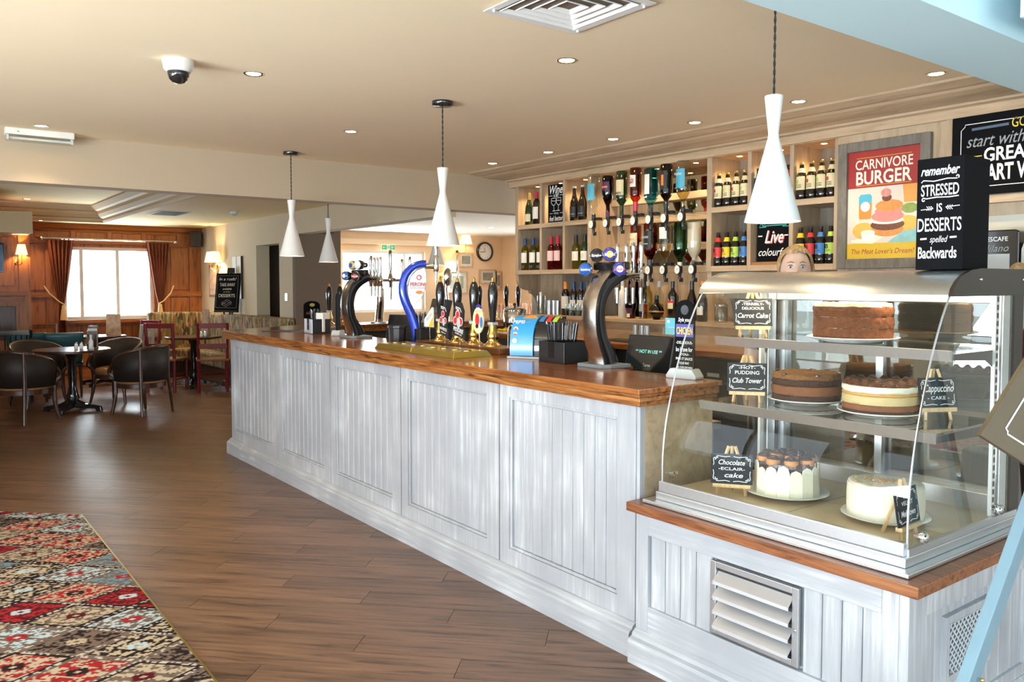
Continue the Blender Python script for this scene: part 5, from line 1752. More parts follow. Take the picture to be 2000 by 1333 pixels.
def paddle_sign(label, loc, rz, front=True):
    t = thing('paddle_sign', label, 'sign', loc, rz)
    MB().prism([(-0.075, 0), (0.075, 0), (0.078, 0.012), (0.055, 0.045), (-0.055, 0.045), (-0.078, 0.012)], -0.035, 0.035, 'y').obj('foot', 'pale_grey', t, smooth=0, bevel=0.004)
    n = 10
    pts = [(-0.05, 0.04), (0.05, 0.04)] + [(0.05 * math.cos(PI * i / n), 0.30 + 0.05 * math.sin(PI * i / n)) for i in range(n + 1)]
    MB().prism(pts, -0.004, 0.004, 'y').obj('board', 'chalk_black', t, smooth=0)
    disc(0, 0.305, 0.02, 0.022, 'black_gloss', t, -0.0045, 'finger_hole')
    text('Style your', 0.018, 0, 0.262, 'chalk_white', t, -0.005, 0.065, shear=0.3, bold=0.01)
    flat([(-0.045, 0.185), (0.045, 0.185), (0.045, 0.242), (-0.045, 0.242)], 'badge_purple', t, -0.0045)
    text('CHICKEN', 0.032, 0, 0.213, 'label_yellow', t, -0.005, 0.082, bold=0.02)
    for z, s, h in ((0.16, '-DELICIOUS-', 0.012), (0.13, 'be brave for', 0.02), (0.108, '-YOU-', 0.010), (0.088, 'PICK IT SAUCE', 0.011), (0.068, 'YOUR WAY', 0.011), (0.05, 'ASK FOR DETAILS', 0.007)):
        text(s, h, 0, z, 'chalk_white', t, -0.005, 0.085 if len(s) > 8 else 0.05, bold=0.008)
    return t


paddle_sign('upright black paddle sign about chicken at the end of the bar', (2.795, 2.44, ZT), R90 + 0.15)
paddle_sign('thin black paddle sign seen edge-on at the far end of the bar', (2.87, 6.17, ZT), R90 - 0.75)
t = thing('bar_menu', 'flat dark menu lying on the far corner of the bar', 'menu', (2.75, 7.05, ZT), 0.6)
BX('cover', 'black_plastic', -0.11, 0.11, -0.15, 0.15, 0.0003, 0.004, t)

# service shelf behind the bar with tills
tag(MB().box(2.862, 3.40, 2.72, 6.3, 0.78, 0.82).box(3.34, 3.38, 2.75, 2.80, 0, 0.78).box(3.36, 3.40, 6.2, 6.25, 0, 0.78).obj('service_shelf', 'steel', None, smooth=0), 'steel service shelf behind the bar', 'shelf')


def till(label, loc, rz, facing=True, up=0.0):
    t = thing('till', label, 'till', loc, rz)
    plain('till_blue', (0.015, 0.03, 0.06), 0.5) if 'till_blue' not in MT else None
    MB().prism([(-0.10, 0), (0.10, 0), (0.085, 0.27 + up), (-0.085, 0.27 + up)], -0.05, 0.08, 'y').obj('stand', 'till_blue', t, smooth=0, bevel=0.006)
    M = Matrix.Translation((0, -0.05, 0.34 + up)) @ Matrix.Rotation(math.radians(-14), 4, 'X')
    MB().box(-0.15, 0.15, -0.02, 0.03, -0.10, 0.10, M).obj('screen_case', 'black_plastic', t, smooth=0, bevel=0.006)
    MB().box(-0.14, 0.14, -0.0225, -0.02, -0.09, 0.09, M).obj('screen', 'black_gloss', t, smooth=0)
    if facing:
        o = text('** NOT IN USE **', 0.018, 0, 0, 'lcd', t, 0, 0.17)
        o.location = M @ Vector((0, -0.024, 0.012))
        o.rotation_euler = (math.radians(-14), 0, 0)
        o = text('Torex', 0.016, 0, 0, 'chalk_white', t, 0, 0.05, bold=0.01)
        o.location = M @ Vector((0, -0.024, -0.06))
        o.rotation_euler = (math.radians(-14), 0, 0)
    return t


till('black till display with green lettering behind the near end of the bar', (3.20, 2.985, 0.82), R90 + 0.1)
till('black till seen from behind next to the far curved font', (3.20, 5.62, 0.82), R90 + 0.35, False, 0.03)
till('brown backed till behind the hand pumps', (3.22, 5.10, 0.82), R90 - 0.2, False, 0.16)
plain('card_cyan', (0.16, 0.58, 0.68), 0.5)
t = thing('card_holder', 'small clear holder with pale blue cards above the till', 'card holder', (3.245, 2.905, 1.262), R90 + 0.1)
BX('holder', 'clear_glass', -0.06, 0.06, -0.02, 0.02, 0.0, 0.04, t)
BX('card', 'card_cyan', -0.055, 0.055, -0.004, 0.004, 0.004, 0.09, t)
disc(-0.035, 0.072, 0.009, 0.009, 'label_white', t, -0.0045)
stroke([(-0.04, 0.04), (0.04, 0.04)], 0.0015, 'label_white', t, -0.0045)

# taps and pumps on the far run of the bar
t = thing('tap_tower', 'chrome tower with a row of tall taps on the far run of the bar', 'beer tap', (4.16, 7.92, ZT), 0)
pts = bez([(0.0, 0.0), (-0.015, 0.12), (-0.035, 0.24), (-0.02, 0.35), (0.03, 0.44)], 4)
ribbon_body([(p[0], p[1]) for p in pts], [0.045 - 0.008 * math.sin(PI * i / len(pts)) for i in range(len(pts))], [0.035] * len(pts)).obj('column', 'chrome', t, smooth=50)
MB().lathe([(0.10, 0), (0.10, 0.012), (0.05, 0.02)], 18).obj('base', 'steel', t)
MB().tube([(-0.16, -0.02, 0.46), (0.36, -0.02, 0.46)], 0.016, 10).obj('manifold', 'chrome', t)
for x, k in ((-0.13, 1.35), (0.10, 1.7), (0.24, 1.2), (0.34, 1.35)):
    tap_set(t, x, -0.08, 0.47, k)
t = thing('oval_font', 'slim chrome font with a dark oval badge on the far run of the bar', 'beer tap', (5.02, 7.92, ZT), 0)
MB().tube([(0, 0, 0), (0.01, 0, 0.2), (-0.01, 0, 0.36), (0.0, 0, 0.46)], [0.03, 0.024, 0.024, 0.03], 12).obj('column', 'chrome', t, smooth=60)
MB().lathe([(0, 0.022), (0.05, 0.02), (0.062, 0.008), (0.062, -0.012), (0.045, -0.02)], 22, M=Matrix.Translation((0, -0.03, 0.50)) @ Matrix.Rotation(-0.5, 4, 'Z') @ Matrix.Diagonal((0.8, 1, 1.65, 1)) @ Matrix.Rotation(PI / 2, 4, 'X')).obj('badge_housing', 'chrome', t, smooth=60)
MB().tube([(0.03, 0, 0.55), (0.14, 0, 0.55)], 0.008, 8).obj('arm', 'chrome', t)
MB().lathe([(0.006, -0.1), (0.014, -0.02), (0.016, 0.04), (0.010, 0.07), (0.014, 0.12), (0.008, 0.20)], 12, (0.15, 0, 0.55)).obj('tap_body', 'chrome', t, smooth=50)
for i, (x, y) in enumerate(((3.60, 7.95), (3.72, 7.95), (5.49, 7.93), (5.70, 7.93), (5.88, 7.93), (6.06, 7.93))):
    hand_pump((x, y, ZT), ['left of two small black hand pumps on the far bar, by the curved font', 'right of two small black hand pumps on the far bar, by the curved font', 'leftmost small pump on the far bar, below the framed pictures', 'second small pump on the far bar, below the framed pictures', 'third small pump on the far bar, above the ice bucket', 'rightmost small pump on the far bar, above the ice bucket'][i], 1.0, 'hand pumps on the far run of the bar')
t = thing('carvery_sign', 'black arched board with red lettering beyond the far end of the bar', 'sign', (3.42, 7.98, ZT), 0.1)
n = 8
MB().prism([(-0.09, 0), (0.09, 0), (0.09, 0.20)] + [(0.09 * math.cos(PI * i / n), 0.20 + 0.045 * math.sin(PI * i / n)) for i in range(1, n)] + [(-0.09, 0.20)], -0.008, 0.008, 'y').obj('board', 'chalk_black', t, smooth=0)
text('CASK CARRY-OUT', 0.025, 0, 0.12, 'chalk_red', t, -0.009, 0.14)
disc(0, 0.205, 0.03, 0.018, 'badge_gold', t, -0.009)

# ================================================================== GLASS CAKE CASE
dc = thing('display_case', 'curved glass cake display case with two glass shelves and steel canopy', 'display case')
Y0, Y1 = 1.245, 2.245
plain('case_tile', (0.58, 0.46, 0.30), 0.35, var=0.25, scale=7)
BX('base_tray', 'steel', 2.375, 3.28, 1.205, 2.29, 0.6525, 0.668, dc, bevel=0.004)
BX('base_frame', 'steel', 2.415, 3.24, 1.235, 2.255, 0.668, 0.700, dc, bevel=0.004)
BX('front_rail', 'steel', 2.422, 2.440, Y0, Y1, 0.700, 0.742, dc, bevel=0.003)
BX('side_rail', 'steel', 2.44, 3.20, Y0 - 0.008, Y0 + 0.004, 0.700, 0.722, dc)
BX('floor_tile', 'case_tile', 2.44, 2.80, Y0 + 0.006, 1.742, 0.700, 0.704, dc)
BX('floor_tile', 'case_tile', 2.803, 3.14, Y0 + 0.006, 1.742, 0.700, 0.704, dc)
BX('floor_tile', 'case_tile', 2.44, 2.80, 1.745, Y1 - 0.006, 0.700, 0.704, dc)
BX('floor_tile', 'case_tile', 2.803, 3.14, 1.745, Y1 - 0.006, 0.700, 0.704, dc)
FP = bez([(2.444, 0.715), (2.445, 0.84), (2.462, 0.97), (2.495, 1.10), (2.535, 1.22), (2.58, 1.33), (2.63, 1.425), (2.685, 1.505)], 3)
mb = MB()
n = len(FP)
mb.add([(p[0], y, p[1]) for p in FP for y in (Y0, Y1)], [(2 * i, 2 * i + 1, 2 * i + 3, 2 * i + 2) for i in range(n - 1)])
o = mb.obj('front_glass', 'case_glass', dc, smooth=60)
for y, nm in ((Y0, 'r'), (Y1, 'l')):
    poly = [(p[0] + 0.004, p[1]) for p in FP] + [(3.16, 1.505), (3.16, 0.715)]
    MB().add([(p[0], y, p[1]) for p in poly], [tuple(range(len(poly)))]).obj('side_glass', 'case_glass', dc, smooth=0)
    MB().tube([(p[0], y, p[1]) for p in FP], 0.0035, 6).obj('glass_edge', 'steel', dc)
CP = [(2.665, 1.495), (2.675, 1.515), (2.70, 1.538), (2.74, 1.558), (2.80, 1.572), (2.88, 1.578), (3.23, 1.578), (3.23, 1.56), (2.88, 1.56), (2.80, 1.552), (2.75, 1.538), (2.71, 1.515), (2.69, 1.495)]
MB().prism(CP, Y0, Y1, 'y').obj('canopy', 'steel', dc, smooth=40)
EP = [(2.665, 1.49), (2.675, 1.515), (2.70, 1.538), (2.74, 1.560), (2.80, 1.576), (2.88, 1.582), (3.24, 1.582), (3.24, 1.49)]
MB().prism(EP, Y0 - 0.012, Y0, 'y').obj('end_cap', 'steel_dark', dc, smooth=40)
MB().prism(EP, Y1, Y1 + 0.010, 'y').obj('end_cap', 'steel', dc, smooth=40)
for x in (2.86, 3.19):
    MB().ball((x, Y0 - 0.013, 1.545), 0.006, 10, 6).obj('rivet', 'chrome', dc)
for x, z in ((2.53, 0.742), (3.06, 0.742)):
    MB().lathe([(0.016, -0.012), (0.018, -0.01), (0.018, 0.01), (0.012, 0.016), (0, 0.017)], 14, M=Matrix.Translation((x, Y0 - 0.004, z)) @ Matrix.Rotation(PI / 2, 4, 'X')).obj('glass_bolt', 'chrome', dc, smooth=50)
MB().lathe([(0.014, -0.012), (0.016, 0.01), (0, 0.014)], 14, M=Matrix.Translation((2.50, Y1 - 0.012, 0.76)) @ Matrix.Rotation(PI / 2, 4, 'X')).obj('glass_bolt', 'chrome', dc, smooth=50)
for y in (Y0 + 0.008, Y1 - 0.035):
    BX('slotted_strip', 'white_gloss', 3.03, 3.055, y, y + 0.012, 0.72, 1.50, dc)
    BX('post', 'steel', 3.075, 3.13, y - 0.006, y + 0.03, 0.70, 1.50, dc, bevel=0.003)
    BX('rear_post', 'steel_dark', 3.135, 3.235, y - 0.008, y + 0.034, 0.70, 1.50, dc, bevel=0.003)
_sl = MB()
for i in range(27):
    _sl.box(3.037, 3.048, Y0 + 0.006, Y0 + 0.0078, 0.74 + i * 0.028, 0.758 + i * 0.028)
o = _sl.obj('strip_slots', 'black_matt', dc, smooth=0)
o['kind'] = 'stuff'
for z, xf in ((1.31, 2.735), (1.05, 2.640)):
    BX('glass_shelf', 'shelf_glass', xf + 0.01, 3.10, Y0 + 0.02, Y1 - 0.02, z - 0.008, z, dc)
    MB().prism([(xf - 0.004, z + 0.002), (xf + 0.012, z + 0.002), (xf + 0.012, z - 0.034), (xf + 0.006, z - 0.034)], Y0 + 0.02, Y1 - 0.02, 'y').obj('shelf_lip', 'steel', dc, smooth=0)
    for y in (Y0 + 0.016, Y1 - 0.020):
        MB().prism([(xf + 0.015, z - 0.009), (3.06, z - 0.009), (3.06, z - 0.085), (3.02, z - 0.06), (2.98, z - 0.042), (xf + 0.015, z - 0.03)], y, y + 0.004, 'y').obj('shelf_bracket', 'steel_dark', dc, smooth=0)
# rear sliding doors
BX('rear_rail', 'steel', 3.13, 3.22, Y0 + 0.03, Y1 - 0.03, 0.70, 0.77, dc, bevel=0.003)
BX('rear_rail', 'steel', 3.13, 3.22, Y0 + 0.03, Y1 - 0.03, 1.46, 1.50, dc, bevel=0.003)
glassy('mirror_glass', (0.70, 0.74, 0.72), 0.22, 0.5)
for a, b, x in ((Y0 + 0.04, 1.76, 3.19), (1.72, Y1 - 0.04, 3.16)):
    BX('rear_door', 'mirror_glass', x, x + 0.004, a, b, 0.77, 1.46, dc)
    BX('door_stile', 'steel', x - 0.008, x + 0.012, a, a + 0.03, 0.77, 1.46, dc)
    BX('door_stile', 'steel', x - 0.008, x + 0.012, b - 0.03, b, 0.77, 1.46, dc)
# warm lamp tube in the canopy
BX('lamp_tube', 'tube_glow', 2.86, 2.885, 1.50, 2.0, 1.535, 1.553, dc)
_d = bpy.data.lights.new('canopy_light', 'AREA')
_d.shape = 'RECTANGLE'
_d.size, _d.size_y = 0.10, 0.85
_d.energy = 7
_d.color = (1, 0.80, 0.50)
_lo = bpy.data.objects.new('canopy_light', _d)
COL.objects.link(_lo)
_lo.parent = dc
_lo.location = (2.88, 1.75, 1.53)

# ---- cakes: plate and cake are separate things
plain('sponge', (0.15, 0.047, 0.014), 0.95, var=0.75, scale=70, bump=0.7)
plain('choc_sponge', (0.045, 0.016, 0.009), 0.85, var=0.7, scale=70, bump=0.6)
plain('mousse', (0.20, 0.070, 0.026), 0.8, var=0.3, scale=30, bump=0.2)
plain('icing', (0.80, 0.75, 0.62), 0.6, var=0.08, scale=14, bump=0.3)
plain('icing_top', (0.86, 0.72, 0.45), 0.6, var=0.25, scale=35, bump=0.5)
plain('cream', (0.82, 0.78, 0.62), 0.5, var=0.05, scale=20, bump=0.2)
plain('caramel', (0.56, 0.30, 0.09), 0.5, var=0.2, scale=20)
plain('toffee', (0.60, 0.46, 0.22), 0.6, var=0.12, scale=18, bump=0.2)
plain('choc', (0.12, 0.038, 0.016), 0.45, var=0.4, scale=40, bump=0.3)
plain('choc_gloss', (0.045, 0.014, 0.008), 0.15, var=0.6, scale=30, coat=0.6)
plain('choux', (0.55, 0.22, 0.05), 0.5, var=0.4, scale=40, bump=0.3)
plain('crumb', (0.20, 0.085, 0.028), 0.9, var=0.5, scale=90, bump=0.6)


def plate(label, x, y, z, r):
    t = MB().lathe([(0.0, 0.004), (r * 0.55, 0.004), (r * 0.6, 0.0), (r * 0.62, 0.0), (r * 0.66, 0.006), (r * 0.97, 0.018), (r, 0.021), (r * 0.99, 0.0235), (r * 0.66, 0.0125), (0, 0.0115)], 40).obj('cake_plate', 'ceramic', None, smooth=60, loc=(x, y, z))
    tag(t, label, 'plate', 'cake plates')


def layer(t, r, z0, z1, mat, name='layer', bulge=0.0015, seed=0, n=72, rough=0.0035):
    rnd = random.Random(seed)
    prof = [(r - 0.001, z0), (r + bulge, z0 + (z1 - z0) * 0.3), (r + bulge, z0 + (z1 - z0) * 0.7), (r - 0.001, z1)]
    mb = MB()
    mb.lathe(prof, n)
    v = []
    for x, y, z in mb.v:
        k = 1 + rnd.uniform(-1, 1) * rough / r
        v.append((x * k, y * k, z + (rnd.uniform(-0.6, 0.6) * rough if z0 < z else 0)))
    mb.v = v
    return mb.obj(name, mat, t, smooth=70)


def topping(t, r, z, h, mat, seed, name='topping', n=40, rough=0.004):
    rnd = random.Random(seed)
    mb = MB()
    rings = [1.0, 0.97, 0.8, 0.6, 0.4, 0.2]
    vs = []
    for j, k in enumerate(rings):
        for i in range(n):
            a = 2 * PI * i / n
            rr = r * k * (1 + (rnd.uniform(-0.02, 0.02) if j else 0))
            vs.append((rr * math.cos(a), rr * math.sin(a), z + (0 if j == 0 else h) + rnd.uniform(-rough, rough) * (1 if j else 0.3)))
    vs.append((0, 0, z + h))
    fs = [(j * n + i, j * n + (i + 1) % n, (j + 1) * n + (i + 1) % n, (j + 1) * n + i) for j in range(len(rings) - 1) for i in range(n)]
    L = len(vs) - 1
    fs += [((len(rings) - 1) * n + i, (len(rings) - 1) * n + (i + 1) % n, L) for i in range(n)]
    return mb.add(vs, fs).obj(name, mat, t, smooth=70)


PT = 0.0120
# carrot cake on the top shelf
plate('white plate under the carrot cake on the top shelf', 2.875, 1.69, 1.3102, 0.165)
t = thing('carrot_cake', 'three layered brown carrot cake with pale icing on the top shelf', 'cake', (2.875, 1.69, 1.3102 + PT))
layer(t, 0.138, 0.0, 0.046, 'sponge', seed=1)
topping(t, 0.1375, 0.0455, 0.002, 'cream', 2, 'filling', rough=0.0015)
layer(t, 0.139, 0.047, 0.086, 'sponge', seed=3)
topping(t, 0.1375, 0.0855, 0.002, 'cream', 4, 'filling', rough=0.0015)
layer(t, 0.139, 0.087, 0.125, 'sponge', seed=5)
topping(t, 0.137, 0.124, 0.012, 'icing_top', 6, 'icing')
# chocolate pudding tower
plate('white plate under the dark pudding cake', 2.915, 1.91, 1.0502, 0.147)
t = thing('pudding_cake', 'dark chocolate layer cake with crumb top on the middle shelf', 'cake', (2.915, 1.91, 1.0502 + PT))
layer(t, 0.128, 0.0, 0.032, 'choc_sponge', seed=7)
layer(t, 0.131, 0.032, 0.066, 'mousse', seed=8, rough=0.0015)
layer(t, 0.129, 0.066, 0.096, 'choc_sponge', seed=9)
topping(t, 0.131, 0.094, 0.018, 'crumb', 10, rough=0.006)
for i in range(5):
    MB().ball((0.12 * math.cos(i * 1.3 - 2.2), 0.12 * math.sin(i * 1.3 - 2.2), 0.112), (0.016, 0.012, 0.006), 8, 5).obj('chocolate_drip', 'choc_gloss', t)
# cappuccino cake
plate('white plate under the layered cappuccino cake', 2.855, 1.565, 1.0502, 0.147)
t = thing('cappuccino_cake', 'cream and toffee layered cake with chocolate swirls on the middle shelf', 'cake', (2.855, 1.565, 1.0502 + PT))
layer(t, 0.128, 0.0, 0.018, 'choc_sponge', seed=11, rough=0.002)
layer(t, 0.129, 0.018, 0.040, 'mousse', seed=12, rough=0.001)
layer(t, 0.130, 0.040, 0.070, 'toffee', seed=13, rough=0.001)
layer(t, 0.1295, 0.070, 0.082, 'caramel', seed=14, rough=0.002)
layer(t, 0.130, 0.082, 0.104, 'cream', seed=15, rough=0.002)
topping(t, 0.122, 0.104, 0.010, 'choc', 16, 'cocoa')
for i in range(16):
    a = 2 * PI * i / 16
    mb = MB()
    for k in range(4):
        mb.lathe([(0.023 * (1 - k * 0.2), k * 0.005), (0.025 * (1 - k * 0.2), k * 0.005 + 0.003), (0.019 * (1 - k * 0.22), k * 0.005 + 0.006)], 8, (0.108 * math.cos(a), 0.108 * math.sin(a), 0.106))
    mb.obj('chocolate_swirl', 'choc', t, smooth=60)
# chocolate eclair cake with white chocolate petals
plate('wide white plate under the eclair cake', 2.765, 1.89, 0.7042, 0.160)
t = thing('eclair_cake', 'cake wrapped in white chocolate petals topped with glazed choux buns', 'cake', (2.765, 1.89, 0.7042 + PT))
layer(t, 0.112, 0.0, 0.115, 'choc_sponge', seed=21)
for i in range(16):
    a = 2 * PI * i / 16 + 0.1
    h = 0.118 + 0.010 * math.sin(i * 2.1)
    w = 0.023
    pts = [(-w, 0), (w, 0), (w * 1.05, h * 0.75), (w * 0.75, h * 0.93), (0, h), (-w * 0.75, h * 0.93), (-w * 1.05, h * 0.75)]
    MB().prism(pts, -0.003, 0.003, 'y', Matrix.Rotation(a, 4, 'Z') @ Matrix.Translation((0, -0.119, 0)) @ Matrix.Rotation(-0.03, 4, 'X')).obj('petal', 'cream', t, smooth=0)
topping(t, 0.113, 0.113, 0.014, 'choc_gloss', 22, 'glaze')
for i in range(11):
    a, rr = (2 * PI * i / 8, 0.088) if i < 8 else (2.1 * i, 0.038)
    z = 0.132 if i < 8 else 0.142
    cx, cy = rr * math.cos(a), rr * math.sin(a)
    MB().ball((cx, cy, z), (0.028, 0.028, 0.022), 12, 8).obj('choux_bun', 'choux', t, smooth=60)
    MB().ball((cx * 0.985, cy * 0.985, z + 0.004), (0.0265, 0.0265, 0.0215), 12, 8).obj('bun_glaze', 'choc_gloss', t, smooth=60)
# white iced cake
plate('white plate under the white iced cake', 2.755, 1.485, 0.7042, 0.146)
t = thing('iced_cake', 'round cream iced cake with nut crumbs at the front corner of the case', 'cake', (2.755, 1.485, 0.7042 + PT))
layer(t, 0.125, 0.0, 0.118, 'icing', seed=31, rough=0.0012, name='body')
topping(t, 0.122, 0.117, 0.006, 'icing', 32, 'top_icing', rough=0.002)
mb = MB()
for i in range(90):
    a, rr = random.uniform(0, 6.28), abs(random.gauss(0, 0.045))
    mb.ball((rr * math.cos(a), rr * math.sin(a), 0.126), (0.005, 0.005, 0.003), 5, 4)
o = mb.obj('nut_crumbs', 'caramel', t)
o['kind'] = 'stuff'


def cake_sign(label, loc, rz, lines, w=0.155, h=0.115, k=1.0):
    t = thing('cake_sign', label, 'sign', loc, rz, None)
    z0 = 0.045
    for s in (-1, 1):
        MB().tube([(s * w * 0.34, -0.012, 0), (s * w * 0.28, 0.0, z0 + h * 0.4), (s * 0.012, 0.016, z0 + h + 0.028)], 0.0065, 4).obj('easel_leg', 'pale_wood', t, smooth=0)
    MB().tube([(0, 0.075, 0), (0, 0.024, z0 + h * 0.8), (0, 0.018, z0 + h + 0.028)], 0.0065, 4).obj('easel_leg', 'pale_wood', t, smooth=0)
    BX('easel_bar', 'pale_wood', -w * 0.45, w * 0.45, -0.022, 0.0, z0 - 0.014, z0, t)
    M = Matrix.Translation((0, -0.012, z0)) @ Matrix.Rotation(math.radians(-9), 4, 'X')
    s_ = MB().box(-w / 2, w / 2, -0.002, 0.002, 0, h).obj('slate', 'chalk_slate', t, smooth=0)
    s_.matrix_local = M
    for (txt, hh, xx, zz, ww, sh, bo) in lines:
        text(txt, hh, xx, zz, 'chalk_white', s_, -0.0028, ww, shear=sh, bold=bo)
    a, c = w / 2 - 0.009, h - 0.009
    P = []
    m = h / 2
    for s in (-1, 1):
        P.append([(s * a, m + 0.012 + 0.0), (s * a * 0.97, m + 0.02), (s * a, c - 0.015)] + spiral(s * (a - 0.006), c - 0.012, 0.006, 0.9, 0 if s > 0 else PI, s))
        P.append([(s * a, m - 0.006), (s * a * 0.97, m - 0.02), (s * a, 0.022)] + spiral(s * (a - 0.006), 0.020, 0.006, 0.9, 0 if s > 0 else PI, -s))
        P.append([(s * 0.006, c), (s * 0.025, c - 0.003), (s * 0.05, c)] + spiral(s * 0.055, c - 0.005, 0.005, 0.9, PI / 2, -s))
        P.append([(s * 0.006, 0.009), (s * 0.025, 0.012), (s * 0.05, 0.009)] + spiral(s * 0.055, 0.014, 0.005, 0.9, -PI / 2, s))
    strokes(P, 0.0011, 'chalk_white', s_, -0.0028, 'scroll_border')
    return t


RZ = R90 + math.radians(37)
cake_sign('small slate sign for carrot cake on the top shelf', (2.86, 2.13, 1.3102), RZ + 0.1, [('-TERRIBLY-', 0.011, 0, 0.092, 0.088, 0, 0.01), ('DELICIOUS', 0.011, 0, 0.074, 0.088, 0, 0.01), ('Carrot Cake', 0.020, 0, 0.044, 0.122, 0.25, 0.012)])
cake_sign('small slate sign for pudding tower on the middle shelf', (2.755, 2.075, 1.0502), RZ, [('-HOT-', 0.011, 0, 0.096, 0.065, 0, 0.01), ('PUDDING', 0.014, 0, 0.076, 0.095, 0, 0.01), ('Club Tower', 0.020, 0, 0.044, 0.115, 0.25, 0.012)])
cake_sign('small slate sign for eclair cake on the case floor', (2.60, 2.025, 0.7042), RZ, [('Chocolate', 0.019, 0, 0.083, 0.10, 0.25, 0.012), ('-ECLAIR-', 0.011, 0, 0.058, 0.10, 0, 0.01), ('cake', 0.018, 0.008, 0.034, 0.07, 0.25, 0.012)], 0.158, 0.115)
cake_sign('tilted slate sign for cappuccino cake on the middle shelf', (2.93, 1.40, 1.0502), RZ + 0.45, [('Cappuccino', 0.026, 0.005, 0.068, 0.115, 0.3, 0.012), ('- CAKE -', 0.012, 0, 0.034, 0.085, 0, 0.01)], 0.145, 0.105)
cake_sign('slate sign seen almost edge-on before the white iced cake', (2.615, 1.34, 0.7042), RZ + 0.98, [('RED', 0.011, 0, 0.09, 0.04, 0, 0.01), ('VELVET', 0.013, 0, 0.07, 0.08, 0, 0.01), ('Meltdown', 0.020, 0, 0.038, 0.10, 0.25, 0.012)])

# ---- black box sign on the canopy
bx = thing('quote_box', 'tall black box with white hand lettered dessert joke on the case canopy', 'sign', (2.805, 1.345, 1.5785), R90)
BX('box', 'chalk_black', -0.078, 0.078, 0.0, 0.185, 0.0, 0.375, bx, bevel=0.002)
YF = -0.002
text('remember', 0.030, 0, 0.333, 'chalk_white', bx, YF, 0.128, shear=0.35, bold=0.022)
text('STRESSED', 0.038, 0, 0.268, 'chalk_white', bx, YF, 0.125, bold=0.012)
strokes([[(-0.062, 0.295), (-0.055, 0.302), (-0.02, 0.297), (0.025, 0.303), (0.06, 0.300)] + spiral(0.056, 0.307, 0.007, 0.8, -PI / 2, 1), [(0.062, 0.243), (0.03, 0.241), (-0.01, 0.243), (-0.045, 0.240)] + spiral(-0.053, 0.236, 0.007, 0.8, PI / 2, 1)], 0.0018, 'chalk_white', bx, YF)
text('IS', 0.028, 0, 0.208, 'chalk_white', bx, YF, 0.018, bold=0.012)
lv_ = [[(-0.062, 0.203), (-0.020, 0.206)], [(0.020, 0.208), (0.066, 0.211)]]
for s in (-1, 1):
    for i in range(3):
        x = s * (0.022 + i * 0.007)
        lv_.append([(x, 0.207), (x + s * 0.007, 0.214)])
        lv_.append([(x, 0.207), (x + s * 0.007, 0.200)])
strokes([lv_[0]] + lv_[2:8], 0.0012, 'chalk_white', bx, YF, 'leaf_spray')
strokes([lv_[1]] + lv_[8:], 0.0012, 'chalk_white', bx, YF, 'leaf_spray')
text('DESSERTS', 0.044, 0, 0.152, 'chalk_white', bx, YF, 0.145, bold=0.010)
text('spelled', 0.022, 0, 0.103, 'chalk_white', bx, YF, 0.06, shear=0.35)
strokes([[(-0.062, 0.104), (-0.040, 0.105)], [(0.036, 0.107), (0.058, 0.108)]], 0.0030, 'chalk_white', bx, YF)
text('Backwards', 0.038, -0.005, 0.058, 'chalk_white', bx, YF, 0.128, bold=0.018)

# ================================================================== COFFEE MACHINE (right edge)
t = thing('coffee_machine', 'black coffee machine with chrome front behind the black box sign', 'coffee machine', (4.42, 1.75, 0.0), R90)
BX('cabinet', 'whitewash', -0.5, 0.4, 0.02, 0.35, 0, 1.2, t)
MB().prism([(-0.20, 1.2), (0.02, 1.2), (0.02, 1.79), (0.0, 1.80), (-0.18, 1.80), (-0.20, 1.79)], 0.0, 0.30, 'y').obj('body', 'black_gloss', t, smooth=0, bevel=0.006)
BX('front_panel', 'black_gloss', -0.185, 0.005, -0.004, 0.0, 1.56, 1.78, t)
BX('window', 'pale_grey', -0.16, -0.02, -0.008, -0.004, 1.56, 1.68, t)
text('NESCAFE', 0.022, -0.09, 1.755, 'chalk_white', t, -0.0055, 0.12, bold=0.015)
text('Milano', 0.035, -0.09, 1.71, 'chalk_grey', t, -0.0055, 0.13, shear=0.35)
MB().prism([(0.03, 1.2), (0.30, 1.2), (0.30, 1.83), (0.10, 1.83), (0.06, 1.79), (0.03, 1.70)], -0.01, 0.3, 'y').obj('side_unit', 'pale_grey', t, smooth=0, bevel=0.01)
# ================================================================== PEOPLE


